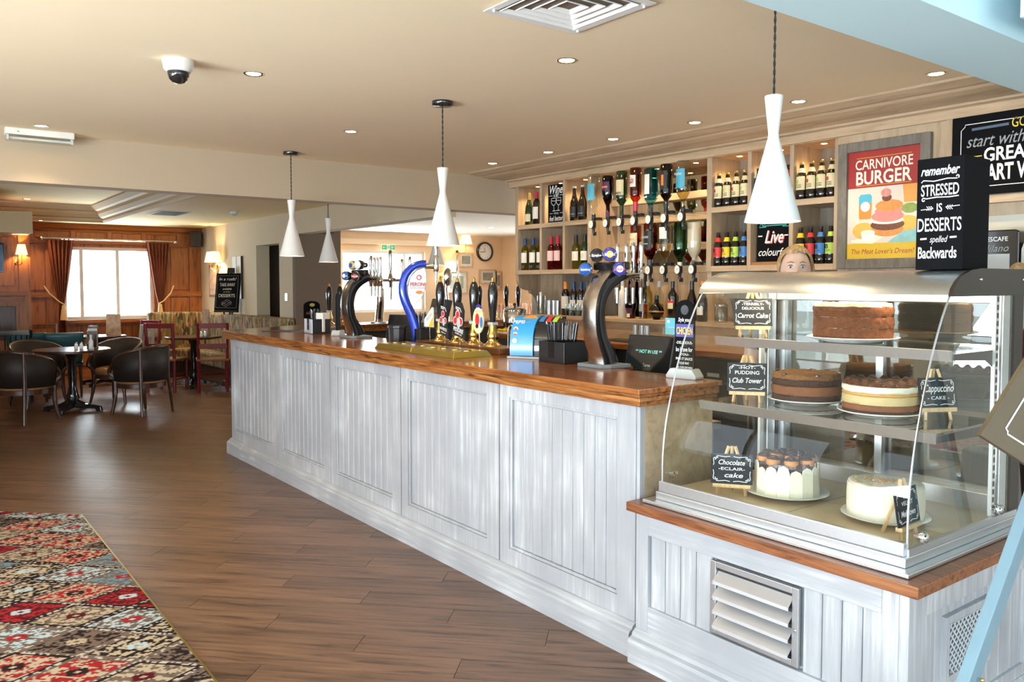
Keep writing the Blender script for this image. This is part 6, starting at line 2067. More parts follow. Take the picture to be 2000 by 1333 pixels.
def smooth_person(name, label, loc, rz, hair_c, shirt, height=1.66, lean=0.0, bun=True):
    """standing figure: one continuous skinned body with hair, shirt and trousers as children"""
    t = thing(name, label, 'person', loc, rz)
    k = height / 1.70
    J = [  # joint, position, radius
        ('pelvis', (0, 0, 0.95), (0.135, 0.105)), ('waist', (0, 0.0, 1.10), (0.125, 0.095)), ('chest', (0, 0.0, 1.28), (0.150, 0.105)), ('neck0', (0, 0.01, 1.43), (0.075, 0.06)), ('neck1', (0, 0.0, 1.49), (0.05, 0.05)),
        ('shL', (-0.165, 0.01, 1.385), (0.055, 0.055)), ('elL', (-0.21, 0.0, 1.12), (0.042, 0.042)), ('wrL', (-0.17, -0.16, 0.98), (0.030, 0.030)),
        ('shR', (0.165, 0.01, 1.385), (0.055, 0.055)), ('elR', (0.21, 0.0, 1.12), (0.042, 0.042)), ('wrR', (0.17, -0.16, 0.98), (0.030, 0.030)),
        ('hiL', (-0.085, 0, 0.88), (0.088, 0.088)), ('knL', (-0.09, -0.01, 0.48), (0.058, 0.058)), ('anL', (-0.09, 0.02, 0.09), (0.042, 0.042)), ('toL', (-0.10, -0.13, 0.035), (0.036, 0.028)),
        ('hiR', (0.085, 0, 0.88), (0.088, 0.088)), ('knR', (0.09, -0.01, 0.48), (0.058, 0.058)), ('anR', (0.09, 0.02, 0.09), (0.042, 0.042)), ('toR', (0.10, -0.13, 0.035), (0.036, 0.028))]
    fingers = []
    for s, nm in ((-1, 'wrL'), (1, 'wrR')):
        b = Vector((s * 0.165, -0.185, 0.965))
        J.append(('pa' + nm[-1], (s * 0.16, -0.225, 0.95), (0.036, 0.016)))
    E = [('pelvis', 'waist'), ('waist', 'chest'), ('chest', 'neck0'), ('neck0', 'neck1'), ('chest', 'shL'), ('shL', 'elL'), ('elL', 'wrL'), ('chest', 'shR'), ('shR', 'elR'), ('elR', 'wrR'), ('pelvis', 'hiL'), ('hiL', 'knL'), ('knL', 'anL'), ('anL', 'toL'), ('pelvis', 'hiR'), ('hiR', 'knR'), ('knR', 'anR'), ('anR', 'toR'), ('wrL', 'paL'), ('wrR', 'paR')]
    for s, side in ((-1, 'L'), (1, 'R')):
        for f, (dx, ln) in enumerate(((-0.026, 0.062), (-0.009, 0.072), (0.009, 0.068), (0.026, 0.054))):
            a, b2 = 'f%s%da' % (side, f), 'f%s%db' % (side, f)
            J.append((a, (s * 0.16 + dx, -0.255 - ln * 0.35, 0.945), (0.0085, 0.0085)))
            J.append((b2, (s * 0.16 + dx, -0.255 - ln * 0.8, 0.925), (0.0075, 0.0075)))
            E += [('pa' + side, a), (a, b2)]
        J.append(('th' + side, (s * 0.16 - s * 0.05, -0.235, 0.945), (0.010, 0.010)))
        E.append(('wr' + side, 'th' + side))
    names = [j[0] for j in J]
    me = bpy.data.meshes.new('body')
    me.from_pydata([tuple(c * k for c in j[1]) for j in J], [(names.index(a), names.index(b)) for a, b in E], [])
    o = bpy.data.objects.new('body', me)
    COL.objects.link(o)
    o.parent = t
    me.materials.append(MT['skin'])
    m = o.modifiers.new('skin', 'SKIN')
    for i, j in enumerate(J):
        me.skin_vertices[0].data[i].radius = (j[2][0] * k, j[2][1] * k)
    me.skin_vertices[0].data[0].use_root = True
    m.use_smooth_shade = True
    s2 = o.modifiers.new('sub', 'SUBSURF')
    s2.levels = s2.render_levels = 2
    # head joined to the neck: shaped lathe-like surface with a face
    H = 1.60 * k
    hd = MB()

    def head(u, v):
        a = 2 * PI * u
        w = -PI / 2 + PI * v
        x, y, z = math.cos(w) * math.cos(a), math.cos(w) * math.sin(a), math.sin(w)
        jaw = 1 - 0.30 * max(0, -z) ** 1.2
        X = 0.074 * x * jaw
        Y = 0.094 * y * (1 - 0.12 * max(0, -z))
        Z = 0.112 * z
        if y < 0:
            nz = math.exp(-((x / 0.16) ** 2)) * math.exp(-(((z + 0.12) / 0.20) ** 2))
            Y -= 0.016 * nz
            for s in (-1, 1):
                ey = math.exp(-(((x - s * 0.40) / 0.20) ** 2) - (((z - 0.10) / 0.11) ** 2))
                Y += 0.010 * ey
            br = math.exp(-(((abs(x) - 0.4) / 0.3) ** 2) - (((z - 0.26) / 0.08) ** 2))
            Y -= 0.004 * br
            lip = math.exp(-((x / 0.28) ** 2) - (((z + 0.46) / 0.06) ** 2))
            Y -= 0.005 * lip
        return (X, Y, H + Z)
    hd.sheet(head, 40, 32)
    hd.obj('head', 'skin', t, smooth=80)
    for s in (-1, 1):
        MB().ball((s * 0.0285, -0.0765, H + 0.013), (0.0125, 0.010, 0.0072), 14, 10).obj('eye', 'eye_white', t, smooth=80)
        MB().ball((s * 0.0285, -0.0755, H + 0.0185), (0.0145, 0.0115, 0.0058), 14, 10).obj('eyelid', 'skin', t, smooth=80)
        MB().ball((s * 0.0285, -0.0845, H + 0.013), (0.0055, 0.0032, 0.0055), 12, 8).obj('iris', 'iris_blue', t, smooth=80)
        MB().tube([(s * 0.0145, -0.0845, H + 0.017), (s * 0.022, -0.0885, H + 0.0225), (s * 0.034, -0.0865, H + 0.0225), (s * 0.0425, -0.077, H + 0.0165)], [0.001, 0.0018, 0.0018, 0.001], 6).obj('eyelash', 'lash', t)
        MB().tube([(s * 0.014, -0.0925, H + 0.034), (s * 0.028, -0.0925, H + 0.0385), (s * 0.045, -0.082, H + 0.034)], [0.0018, 0.0024, 0.001], 6).obj('eyebrow', 'brow', t)
        MB().ball((s * 0.074, 0.008, H + 0.0), (0.010, 0.018, 0.028), 10, 8).obj('ear', 'skin', t, smooth=80)
    MB().tube([(-0.024, -0.083, H - 0.052), (0, -0.093, H - 0.050), (0.024, -0.083, H - 0.052)], [0.002, 0.005, 0.002], 8).obj('lips', 'lip', t, smooth=80)
    hr = MB()

    def hair(u, v):
        a = 2 * PI * u
        fr = max(0.0, -math.sin(a) - 0.12) / 0.88
        part = 0.10 * math.exp(-((math.cos(a) - 0.25) / 0.3) ** 2)
        w0 = -0.55 + (1.27 + part) * min(1.0, fr * 1.9) ** 0.6
        w = w0 + (PI / 2 - w0) * v
        x, y, z = math.cos(w) * math.cos(a), math.cos(w) * math.sin(a), math.sin(w)
        wv = 0.003 * math.sin(a * 23 + v * 6) + 0.004 * math.sin(a * 7 + v * 9)
        thick = 0.55 + 0.45 * min(1.0, v * 5)
        return ((0.0765 + 0.011 * thick + wv) * x, (0.0965 + 0.011 * thick + wv) * y + 0.004, H + (0.115 + 0.012 * thick) * z)
    hr.sheet(hair, 90, 20)
    o = hr.obj('hair', hair_c, t, smooth=80)
    if bun:
        MB().ball((0, 0.125, H + 0.03), (0.045, 0.04, 0.045), 16, 10).obj('hair_bun', hair_c, t, smooth=80)
    # shirt and trousers follow the body
    sh = MB()
    prof = [(0.155, 0.125, 0.90), (0.148, 0.118, 1.0), (0.142, 0.112, 1.12), (0.165, 0.122, 1.26), (0.172, 0.120, 1.36), (0.13, 0.095, 1.42), (0.075, 0.072, 1.455)]
    n = 24
    vs = []
    for a_, b_, z_ in prof:
        for i in range(n):
            a = 2 * PI * i / n
            vs.append((a_ * k * math.cos(a), b_ * k * math.sin(a), z_ * k))
    sh.add(vs, [(j * n + i, j * n + (i + 1) % n, (j + 1) * n + (i + 1) % n, (j + 1) * n + i) for j in range(len(prof) - 1) for i in range(n)])
    for s in (-1, 1):
        sh.tube([(s * 0.13 * k, 0.01, 1.385 * k), (s * 0.175 * k, 0.01, 1.36 * k), (s * 0.205 * k, 0.0, 1.20 * k)], [0.07 * k, 0.072 * k, 0.062 * k], 14)
    sh.obj('shirt', shirt, t, smooth=80)
    tr = MB()
    tr.tube([(0, 0, 0.97 * k), (0, 0, 0.86 * k)], [0.15 * k, 0.155 * k], 18, sx=0.8)
    for s in (-1, 1):
        tr.tube([(s * 0.08 * k, 0, 0.90 * k), (s * 0.088 * k, -0.008, 0.48 * k), (s * 0.09 * k, 0.015, 0.10 * k)], [0.105 * k, 0.078 * k, 0.066 * k], 14)
    tr.obj('trousers', 'black_matt', t, smooth=80)
    return t


def hairmat(name, c1, c2):
    wood(name, c1, c2, 0.45, (60, 60, 4), 2.0, bump=0.3)


plain('skin', (0.74, 0.49, 0.37), 0.5, var=0.04, scale=20)
plain('eye_white', (0.80, 0.78, 0.76), 0.15)
plain('iris_blue', (0.05, 0.11, 0.16), 0.15)
plain('lash', (0.02, 0.012, 0.01), 0.6)
plain('brow', (0.22, 0.10, 0.045), 0.7)
plain('lip', (0.55, 0.16, 0.14), 0.4)
plain('maroon_cloth', (0.14, 0.008, 0.03), 0.9)
plain('grey_cloth', (0.30, 0.31, 0.32), 0.9, var=0.1)
hairmat('hair_blonde', (0.24, 0.13, 0.05), (0.66, 0.42, 0.20))
smooth_person('person', 'person with tied-back blonde hair peeking over the cake case', (3.60, 2.43, 0.0), R90 + math.radians(38), 'hair_blonde', 'grey_cloth', 1.70)
smooth_person('person', 'person in a dark red shirt mostly cut off by the right edge', (3.72, 1.32, 0.0), R90 + math.radians(120), 'hair_blonde', 'maroon_cloth', 1.64)

# ================================================================== BLUE EASEL WITH CHALK BOARD (lower right)
plain('easel_blue', (0.20, 0.30, 0.36), 0.5, var=0.08)
ez = thing('board_easel', 'pale blue painted wooden easel with a tilted board at the right edge', 'easel', (2.30, 0.90, 0))


def beam(a, b, w, d, name, mat, par):
    a, b = Vector(a), Vector(b)
    z = (b - a).normalized()
    x = z.cross(Vector((0, 1, 0))).normalized()
    y = z.cross(x)
    M = Matrix(((x.x, y.x, z.x, a.x), (x.y, y.y, z.y, a.y), (x.z, y.z, z.z, a.z), (0, 0, 0, 1)))
    return MB().box(-w / 2, w / 2, -d / 2, d / 2, 0, (b - a).length, M).obj(name, mat, par, smooth=0, bevel=0.003)


beam((-0.72, 0, 0.0), (0.72, 0.02, 1.55), 0.055, 0.03, 'leg', 'easel_blue', ez)
beam((1.45, -0.25, 0.0), (0.78, 0.02, 1.55), 0.055, 0.03, 'leg', 'easel_blue', ez)
beam((1.15, 0.20, 0.0), (0.78, 0.04, 1.5), 0.045, 0.03, 'leg', 'easel_blue', ez)
MB().ball((-0.19, -0.018, 0.555), 0.006, 8, 6).obj('screw', 'brass', ez)
plain('board_brown', (0.085, 0.058, 0.028), 0.5, var=0.2)
bd = thing('chalk_panel', 'brown chalk panel with white border resting on the blue easel', 'board', (2.165, 0.93, 1.15), math.radians(-37))
M = Matrix.Rotation(math.radians(-6), 4, 'X') @ Matrix.Rotation(math.radians(33), 4, 'Y')
pl_ = MB().box(0, 0.75, -0.010, 0.010, 0, 0.55).obj('panel', 'board_brown', bd, smooth=0, bevel=0.002)
pl_.matrix_local = M
strokes([[(0.70, 0.04), (0.055, 0.04), (0.052, 0.046), (0.044, 0.05), (0.044, 0.45)], [(0.095, 0.075), (0.095, 0.35)], [(0.11, 0.085), (0.26, 0.085)], [(0.11, 0.105), (0.28, 0.11)], [(0.11, 0.125), (0.26, 0.13)]], 0.002, 'chalk_white', pl_, -0.0115)

# ================================================================== LAMPS AND CEILING FITTINGS
G7 = 'white hourglass pendant lamps'


def pendant(x, y, ztop, label, canopy=True):
    t = thing('pendant_lamp', label, 'lamp', (x, y, ztop), 0, G7)
    zb = 1.757 - ztop
    MB().lathe([(0.100, zb), (0.020, zb + 0.305), (0.0185, zb + 0.32), (0.020, zb + 0.335), (0.033, zb + 0.452), (0.032, zb + 0.456), (0.012, zb + 0.457), (0.012, zb + 0.33), (0.018, zb + 0.29), (0.097, zb + 0.002)], 40, cap=False).obj('shade', 'shade_white', t, smooth=60)
    mb = MB()
    n = 30
    L = -(zb + 0.456)
    for s in (0, PI):
        mb.tube([(0.0025 * math.cos(s + i * 1.3), 0.0025 * math.sin(s + i * 1.3), -L * i / n) for i in range(n + 1)], 0.0026, 5)
    mb.obj('cord', 'black_matt', t)
    if canopy:
        MB().lathe([(0.062, 0), (0.062, -0.022), (0.058, -0.026), (0.006, -0.027)], 24).obj('ceiling_rose', 'black_gloss', t, smooth=50)
    MB().ball((0, 0, zb + 0.12), (0.022, 0.022, 0.03), 10, 8).obj('bulb', 'lamp_shade', t)
    d = bpy.data.lights.new('bulb_light', 'POINT')
    d.energy = 3.0
    d.color = (1, 0.78, 0.5)
    d.shadow_soft_size = 0.025
    o = bpy.data.objects.new('bulb_light', d)
    COL.objects.link(o)
    o.parent = t
    o.location = (0, 0, zb + 0.06)


pendant(2.57, 1.834, 2.6, 'large looking white pendant lamp above the cake case')
pendant(2.595, 4.13, 2.6, 'white pendant lamp above the hand pumps')
pendant(2.595, 6.44, 2.6, 'white pendant lamp above the far end of the bar')
pendant(3.62, 8.0, 2.5, 'white pendant lamp beyond the long beam, above the far bar')
pendant(5.18, 8.4, 2.5, 'white pendant lamp half hidden, in front of the framed pictures')


def downlight(x, y, z, label, power=30.0):
    t = thing('downlight', label, 'lamp', (x, y, z), 0, 'recessed ceiling downlights')
    MB().lathe([(0.036, 0.0), (0.046, -0.004), (0.050, -0.002), (0.051, 0.0)], 20, cap=False).obj('bezel', 'chrome', t, smooth=50)
    MB().lathe([(0.0, -0.0015), (0.036, -0.0015)], 20).obj('bulb', 'lamp_glow', t)
    d = bpy.data.lights.new('bulb_light', 'SPOT')
    d.energy = power
    d.color = (1, 0.76, 0.48)
    d.spot_size = 1.9
    d.spot_blend = 0.7
    d.shadow_soft_size = 0.03
    o = bpy.data.objects.new('bulb_light', d)
    COL.objects.link(o)
    o.parent = t
    o.location = (0, 0, -0.01)


for i, (x, y) in enumerate(((1.486, 4.166), (2.598, 3.019), (2.584, 5.321), (0.817, 6.393))):
    downlight(x, y, 2.6, ['ceiling downlight right of the dome camera', 'ceiling downlight below the air vent', 'ceiling downlight between the two far pendants', 'ceiling downlight above the emergency light'][i])
for i, y in enumerate((2.078, 2.874, 3.656, 4.431, 5.184, 5.958)):
    downlight(4.265, y, 2.6, ['nearest', 'second nearest', 'third nearest', 'fourth nearest', 'second farthest', 'farthest'][i] + ' downlight in the row along the cornice')
for i, (x, y, z) in enumerate(((2.0, 10.9, 2.72), (1.5, 13.3, 2.72), (2.95, 11.6, 2.5), (3.4, 14.0, 2.5), (1.8, 14.35, 2.5), (3.5, 9.0, 2.5))):
    downlight(x, y, z, ['small downlight in the dining tray ceiling', 'small downlight at the far side of the tray ceiling', 'small downlight beside the dining ceiling vent', 'downlight before the dining curtains', 'downlight above the left curtain', 'downlight near the smoke detector'][i], 40)
for i, (x, y) in enumerate(((8.2, 11.5), (6.6, 10.5))):
    downlight(x, y, 2.5, ['downlight in the white ceiling before the clock', 'downlight in the white ceiling above the far bar'][i], 20)



# dome camera
t = thing('dome_camera', 'white dome security camera with dark glass bubble on the ceiling', 'camera', (1.111, 4.137, 2.6))
MB().lathe([(0.072, 0), (0.072, -0.012), (0.066, -0.045), (0.055, -0.055), (0.050, -0.056)], 32).obj('housing', 'white_gloss', t, smooth=50)
MB().lathe([(0.050, -0.054), (0.049, -0.07), (0.042, -0.09), (0.028, -0.104), (0.012, -0.110), (0, -0.111)], 28).obj('bubble', 'black_gloss', t, smooth=60)
# emergency light
t = thing('emergency_light', 'white emergency strip light with clear cover on the ceiling', 'lamp', (0.835, 6.60, 2.6), 0.0)
BX('body', 'white_gloss', -0.21, 0.21, -0.045, 0.045, -0.045, 0, t, bevel=0.005)
BX('diffuser', 'clear_glass', -0.205, 0.205, -0.040, 0.040, -0.085, -0.046, t, bevel=0.006)
MB().tube([(-0.19, 0, -0.065), (0.19, 0, -0.065)], 0.010, 8).obj('tube', 'white_gloss', t)
for s in (-1, 1):
    BX('end_cap', 'white_gloss', s * 0.197 - 0.008, s * 0.197 + 0.008, -0.02, 0.02, -0.08, -0.046, t)
BX('indicator', 'sign_green', -0.14, -0.13, -0.047, -0.045, -0.03, -0.02, t)
# square air diffuser
vt = thing('air_diffuser', 'square white ceiling air diffuser with nested louvres', 'vent', (2.09, 2.42, 2.6), 0.0)
for i in range(5):
    a = 0.235 - i * 0.045
    zz = -0.012 + 0.0
    mb = MB()
    b = a - (0.035 if i == 0 else 0.033)
    h0, h1 = (-0.010, -0.010) if i == 0 else (-0.013, 0.012)
    vs = [(-a, -a, h0), (a, -a, h0), (a, a, h0), (-a, a, h0), (-b, -b, h1), (b, -b, h1), (b, b, h1), (-b, b, h1)]
    mb.add(vs, [(0, 1, 5, 4), (1, 2, 6, 5), (2, 3, 7, 6), (3, 0, 4, 7)])
    mb.obj('louvre_frame', 'white_gloss', vt, smooth=0, solid=0.004)
BX('throat', 'wall_taupe', -0.2, 0.2, -0.2, 0.2, -0.002, -0.0005, vt)
for sx, sy in ((-1, -1), (1, -1), (1, 1), (-1, 1)):
    MB().ball((sx * 0.215, sy * 0.19, -0.016), 0.006, 8, 6).obj('screw', 'white_gloss', vt)
t = thing('air_grille', 'flat white air grille in the dining room ceiling', 'vent', (3.0, 11.75, 2.5))
BX('frame', 'white_gloss', -0.2, 0.2, -0.38, 0.38, -0.012, 0, t)
for i in range(9):
    BX('slot', 'black_matt', -0.16, 0.16, -0.34 + i * 0.078, -0.305 + i * 0.078, -0.014, -0.012, t)
t = thing('smoke_detector', 'white round smoke detector on the dining room ceiling', 'smoke detector', (3.666, 11.1, 2.5))
MB().lathe([(0.055, 0), (0.055, -0.018), (0.045, -0.028)], 20).obj('base', 'white_gloss', t, smooth=50)
MB().lathe([(0.034, -0.028), (0.03, -0.045), (0.014, -0.052), (0, -0.053)], 20).obj('sensor', 'pale_grey', t, smooth=50)


def sconce(label, loc, rz, shades=((0, -0.11, 0.10),), power=9.0, r=0.06, h=0.10, metal='brass'):
    t = thing('wall_lamp', label, 'lamp', loc, rz, 'wall lamps')
    MB().lathe([(0.030, 0), (0.030, 0.01), (0.012, 0.018)], 14, M=Matrix.Rotation(PI / 2, 4, 'X')).obj('wall_plate', metal, t, smooth=50)
    for (x, y, z) in shades:
        MB().tube(bez([(0, -0.015, 0), (x * 0.4, y * 0.45, -0.035), (x, y * 0.95, -0.015), (x, y, z - 0.05), (x, y, z - 0.01)], 4), 0.005, 8).obj('arm', metal, t, smooth=60)
        MB().lathe([(r, z - 0.03), (r * 0.62, z - 0.03 + h), (r * 0.60, z - 0.03 + h), (r * 0.98, z - 0.03)], 20, (x, y, 0), cap=False).obj('shade', 'lamp_shade', t, smooth=50)
        MB().ball((x, y, z + 0.01), 0.014, 8, 6).obj('bulb', 'lamp_glow', t)
        d = bpy.data.lights.new('bulb_light', 'POINT')
        d.energy = power
        d.color = (1, 0.68, 0.34)
        d.shadow_soft_size = 0.02
        o = bpy.data.objects.new('bulb_light', d)
        COL.objects.link(o)
        o.parent = t
        o.location = (x, y, z + 0.02)


sconce('single wall lamp with lit shade on the chimney breast', (1.34, 13.3, 1.83), 0, ((0.07, -0.10, 0.14),), 26, 0.075, 0.14)
sconce('double wall lamp with two lit shades on the dining side wall', (4.3, 13.75, 1.80), R90, ((-0.10, -0.12, 0.12), (0.14, -0.12, 0.12)), 24, 0.10, 0.17)
sconce('wall lamp with lit shade left of the bright window beyond the bar', (6.25, 13.8, 1.80), 0, ((0, -0.11, 0.12),), 10, 0.15, 0.22)
sconce('wall lamp with lit shade below the half hidden pendant', (8.62, 13.8, 1.68), 0, ((0.16, -0.11, 0.12),), 10, 0.15, 0.22)
sconce('wall lamp with white shade above the round clock', (9.0, 13.8, 2.18), 0, ((0.10, -0.16, 0.18),), 8, 0.13, 0.20, 'black_gloss')

# ---- beyond the bar: clock, pictures, exit sign
t = thing('wall_clock', 'round black framed wall clock with white face', 'clock', (9.66, 13.79, 2.19))
MR = Matrix.Rotation(PI / 2, 4, 'X')
MB().lathe([(0.20, 0), (0.20, 0.04), (0.19, 0.05), (0.165, 0.045), (0.16, 0.02)], 32, M=MR).obj('rim', 'black_gloss', t, smooth=50)
MB().lathe([(0.0, 0.022), (0.165, 0.022), (0.165, 0.01)], 32, M=MR).obj('face', 'label_white', t, smooth=30)
for i in range(12):
    a = PI / 6 * i
    text(str(i or 12), 0.028, 0.128 * math.sin(a), 0.128 * math.cos(a), 'label_black', t, -0.0235)
strokes([[(0, 0), (-0.02, 0.08)], [(0, 0), (-0.115, -0.012)]], 0.006, 'label_black', t, -0.025, 'hands')
plain('photo_grey', (0.28, 0.27, 0.25), 0.5, var=0.8, scale=9)


def picture(label, x, z, w, h, pic='photo_grey'):
    t = thing('framed_picture', label, 'picture', (x, 13.79, z), 0, 'framed pictures beyond the bar')
    for q in ((-w / 2, -w / 2 + 0.03, -h / 2, h / 2), (w / 2 - 0.03, w / 2, -h / 2, h / 2), (-w / 2 + 0.03, w / 2 - 0.03, h / 2 - 0.03, h / 2), (-w / 2 + 0.03, w / 2 - 0.03, -h / 2, -h / 2 + 0.03)):
        BX('frame', 'frame_pine', q[0], q[1], -0.03, 0.0, q[2], q[3], t)
    BX('mount', 'label_white', -w / 2 + 0.03, w / 2 - 0.03, -0.012, 0.0, -h / 2 + 0.03, h / 2 - 0.03, t)
    BX('photograph', pic, -w * 0.30, w * 0.30, -0.014, -0.012, -h * 0.26, h * 0.28, t)
    BX('glazing', 'pane_glass', -w / 2 + 0.03, w / 2 - 0.03, -0.02, -0.018, -h / 2 + 0.03, h / 2 - 0.03, t)


picture('small framed photograph left of the wall clock', 9.20, 2.01, 0.34, 0.30)
picture('framed photograph of a street below the wall clock', 9.74, 1.68, 0.42, 0.30)
plain('photo_lake', (0.36, 0.40, 0.30), 0.5, var=0.7, scale=7)
picture('larger framed landscape below the lit wall lamp', 8.98, 1.56, 0.52, 0.46, 'photo_lake')
picture('dark framed notice beside the end of the back bar', 10.0, 1.60, 0.15, 0.40)
t = thing('exit_sign', 'small green and white exit sign above the bright window', 'sign', (7.40, 13.695, 2.215))
BX('plate', 'label_white', -0.14, 0.14, 0.0, 0.01, -0.045, 0.045, t)
flat([(-0.135, -0.04), (-0.035, -0.04), (-0.035, 0.04), (-0.135, 0.04)], 'sign_green', t, -0.001)
flat([(0.035, -0.04), (0.135, -0.04), (0.135, 0.04), (0.035, 0.04)], 'sign_green', t, -0.001)
strokes([[(0.07, 0.025), (0.09, 0.0), (0.075, -0.03)], [(0.06, 0.0), (0.11, 0.01)]], 0.007, 'label_white', t, -0.0015)
strokes([[(-0.115, 0.0), (-0.06, 0.0)], [(-0.09, 0.022), (-0.115, 0.0), (-0.09, -0.022)]], 0.005, 'label_white', t, -0.0015)
strokes([[(-0.02, 0.02), (0.015, -0.02)], [(-0.02, -0.02), (0.02, 0.02)]], 0.004, 'sign_green', t, -0.0015)
t = thing('striped_bench', 'orange striped bench seat beyond the far bar', 'bench', (9.5, 11.6, 0))
BX('seat', 'stripe_fabric', -0.9, 0.5, -0.3, 0.3, 0.25, 0.46, t, bevel=0.03)
BX('back', 'stripe_fabric', -0.9, 0.5, 0.22, 0.36, 0.46, 1.18, t, bevel=0.03)
BX('plinth', 'dark_wood', -0.85, 0.45, -0.25, 0.3, 0, 0.25, t)

# ================================================================== DINING ROOM FURNITURE
# curtains, pole
G8 = 'dining room curtains'


def curtain_panel(label, x_out, x_in, tie_x, zt, zb, side):
    t = thing('curtain', label, 'curtain', (0, 14.62, 0), 0, G8)

    def fn(u, v):
        # u across, v from bottom to top; gathered at the tie height
        z = zb + (zt - zb) * v
        g = (z - 1.22) / (zt - 1.22) if z > 1.22 else (1.22 - z) / 1.6
        g = max(0.0, min(1.0, g)) ** 0.75
        xo = tie_x + (x_out - tie_x) * g if z > 1.22 else tie_x + (x_out - tie_x) * g * 0.4
        xi = tie_x + side * 0.07 + (x_in - tie_x - side * 0.07) * g if z > 1.22 else tie_x + side * (0.07 + 0.05 * g)
        x = xo + (xi - xo) * u
        return (x, 0.035 * math.sin(u * 40) * (0.4 + 0.6 * g), z)
    MB().sheet(fn, 56, 26).obj('drape', 'curtain', t, smooth=80)
    mb = MB()
    mb.tube([(tie_x - side * 0.20, 0.06, 1.50), (tie_x - side * 0.14, -0.01, 1.38), (tie_x, -0.06, 1.24), (tie_x + side * 0.07, -0.05, 1.20)], 0.012, 8)
    mb.obj('tie_rope', 'rope', t, smooth=60)
    MB().lathe([(0.012, 0.02), (0.03, 0.0), (0.028, -0.03), (0.035, -0.05), (0.055, -0.22), (0.02, -0.22)], 14, (tie_x + side * 0.05, -0.06, 1.18)).obj('tassel', 'rope', t, smooth=60)


curtain_panel('rust red curtain tied back on the left of the dining window', 1.90, 2.28, 2.06, 2.22, 0.55, 1)
curtain_panel('rust red curtain tied back on the right of the dining window', 3.72, 3.36, 3.60, 2.22, 0.55, -1)
t = thing('curtain_pole', 'slim metal curtain pole with ball ends above the dining window', 'curtain pole', (2.83, 14.62, 2.245))
MB().tube([(-0.98, 0, 0), (0.98, 0, 0)], 0.014, 10).obj('pole', 'chrome', t, smooth=60)
for s in (-1, 1):
    MB().ball((s * 1.0, 0, 0), 0.032, 12, 8).obj('finial', 'chrome', t, smooth=60)
    MB().tube([(s * 0.9, 0, 0), (s * 0.9, 0.15, 0)], 0.008, 8).obj('bracket', 'chrome', t)
t = thing('loudspeaker', 'black wall loudspeaker in the corner of the dining room', 'speaker', (4.17, 14.62, 2.30), math.radians(-25))
BX('cabinet', 'black_plastic', -0.09, 0.09, -0.09, 0.09, -0.13, 0.13, t, bevel=0.01)
BX('grille', 'black_matt', -0.08, 0.08, -0.096, -0.091, -0.12, 0.12, t)
t = thing('television', 'dark wall television at the left edge of the picture', 'television', (0.86, 13.22, 1.89))
BX('casing', 'black_gloss', -0.33, 0.34, -0.03, 0.03, -0.20, 0.20, t, bevel=0.005)
BX('screen', 'tv_screen', -0.31, 0.325, -0.033, -0.031, -0.18, 0.18, t)

# tub chairs round the near table
G9 = 'wooden tub chairs round the near table'


def tub_chair(label, loc, rz):
    t = thing('tub_chair', label, 'chair', loc, rz, G9)
    n = 24

    def rim(u):
        a = math.radians(-30) + math.radians(240) * u      # open to local -Y
        return a
    pts, low = [], []
    for i in range(n + 1):
        u = i / n
        a = math.radians(-38) + math.radians(256) * u
        k = math.sin(PI * u)
        r = 0.30
        z = 0.60 + 0.20 * k ** 0.8
        pts.append((r * math.cos(a), r * math.sin(a) * 0.98, z))
        low.append((r * 0.90 * math.cos(a), r * 0.90 * math.sin(a) * 0.98, 0.40))
    MB().tube(pts, 0.021, 8).obj('top_rail', 'dark_wood', t, smooth=60)
    sh = MB()
    m = len(pts)
    sh.add([tuple(Vector(a) * 0.97 + Vector((0, 0, a[2] * 0.03))) for a in pts] + low, [(i, i + 1, m + i + 1, m + i) for i in range(m - 1)])
    sh.obj('back_shell', 'tub_leather', t, smooth=70, solid=0.05)
    for i in (0, n, 8, 16):
        p = Vector(pts[i])
        q = Vector(low[i])
        o = Vector((p.x, p.y, 0)).normalized()
        if i in (0, n):
            MB().tube(bez([tuple(p), tuple(p + o * 0.02 + Vector((0, -0.03, -0.10))), tuple(q + Vector((0, -0.02, 0.02))), tuple(q + o * 0.0 + Vector((0, -0.02, -0.20))), tuple(q + o * 0.04 + Vector((0, -0.02, -0.40)))], 4), [0.024] * 13 + [0.022, 0.020, 0.018, 0.016][:4], 6).obj('front_leg', 'dark_wood', t, smooth=60)
        else:
            MB().tube([tuple(p * 1.02), tuple(q * 1.10), tuple(Vector((q.x * 1.25, q.y * 1.3, 0.0)))], [0.018, 0.022, 0.015], 6).obj('back_leg', 'dark_wood', t, smooth=60)
    MB().lathe([(0.0, 0.455), (0.20, 0.455), (0.255, 0.44), (0.27, 0.40), (0.262, 0.37)], 24).obj('seat_cushion', 'seat_tan', t, smooth=60)
    MB().lathe([(0.262, 0.375), (0.275, 0.37), (0.275, 0.32), (0.262, 0.315)], 24).obj('seat_frame', 'dark_wood', t, smooth=40)
    return t


TX, TY = 1.67, 11.02
c0 = tub_chair('tub chair with its back to the viewer, left of the round table', (1.13, 10.50, 0), math.radians(128))
dup(c0, (2.30, 10.38, 0), math.radians(210), 'tub chair with its back to the viewer, right of the round table')
dup(c0, (1.40, 11.75, 0), math.radians(20), 'tub chair on the far left side of the round table')
dup(c0, (2.28, 11.60, 0), math.radians(-45), 'tub chair on the far right side of the round table')


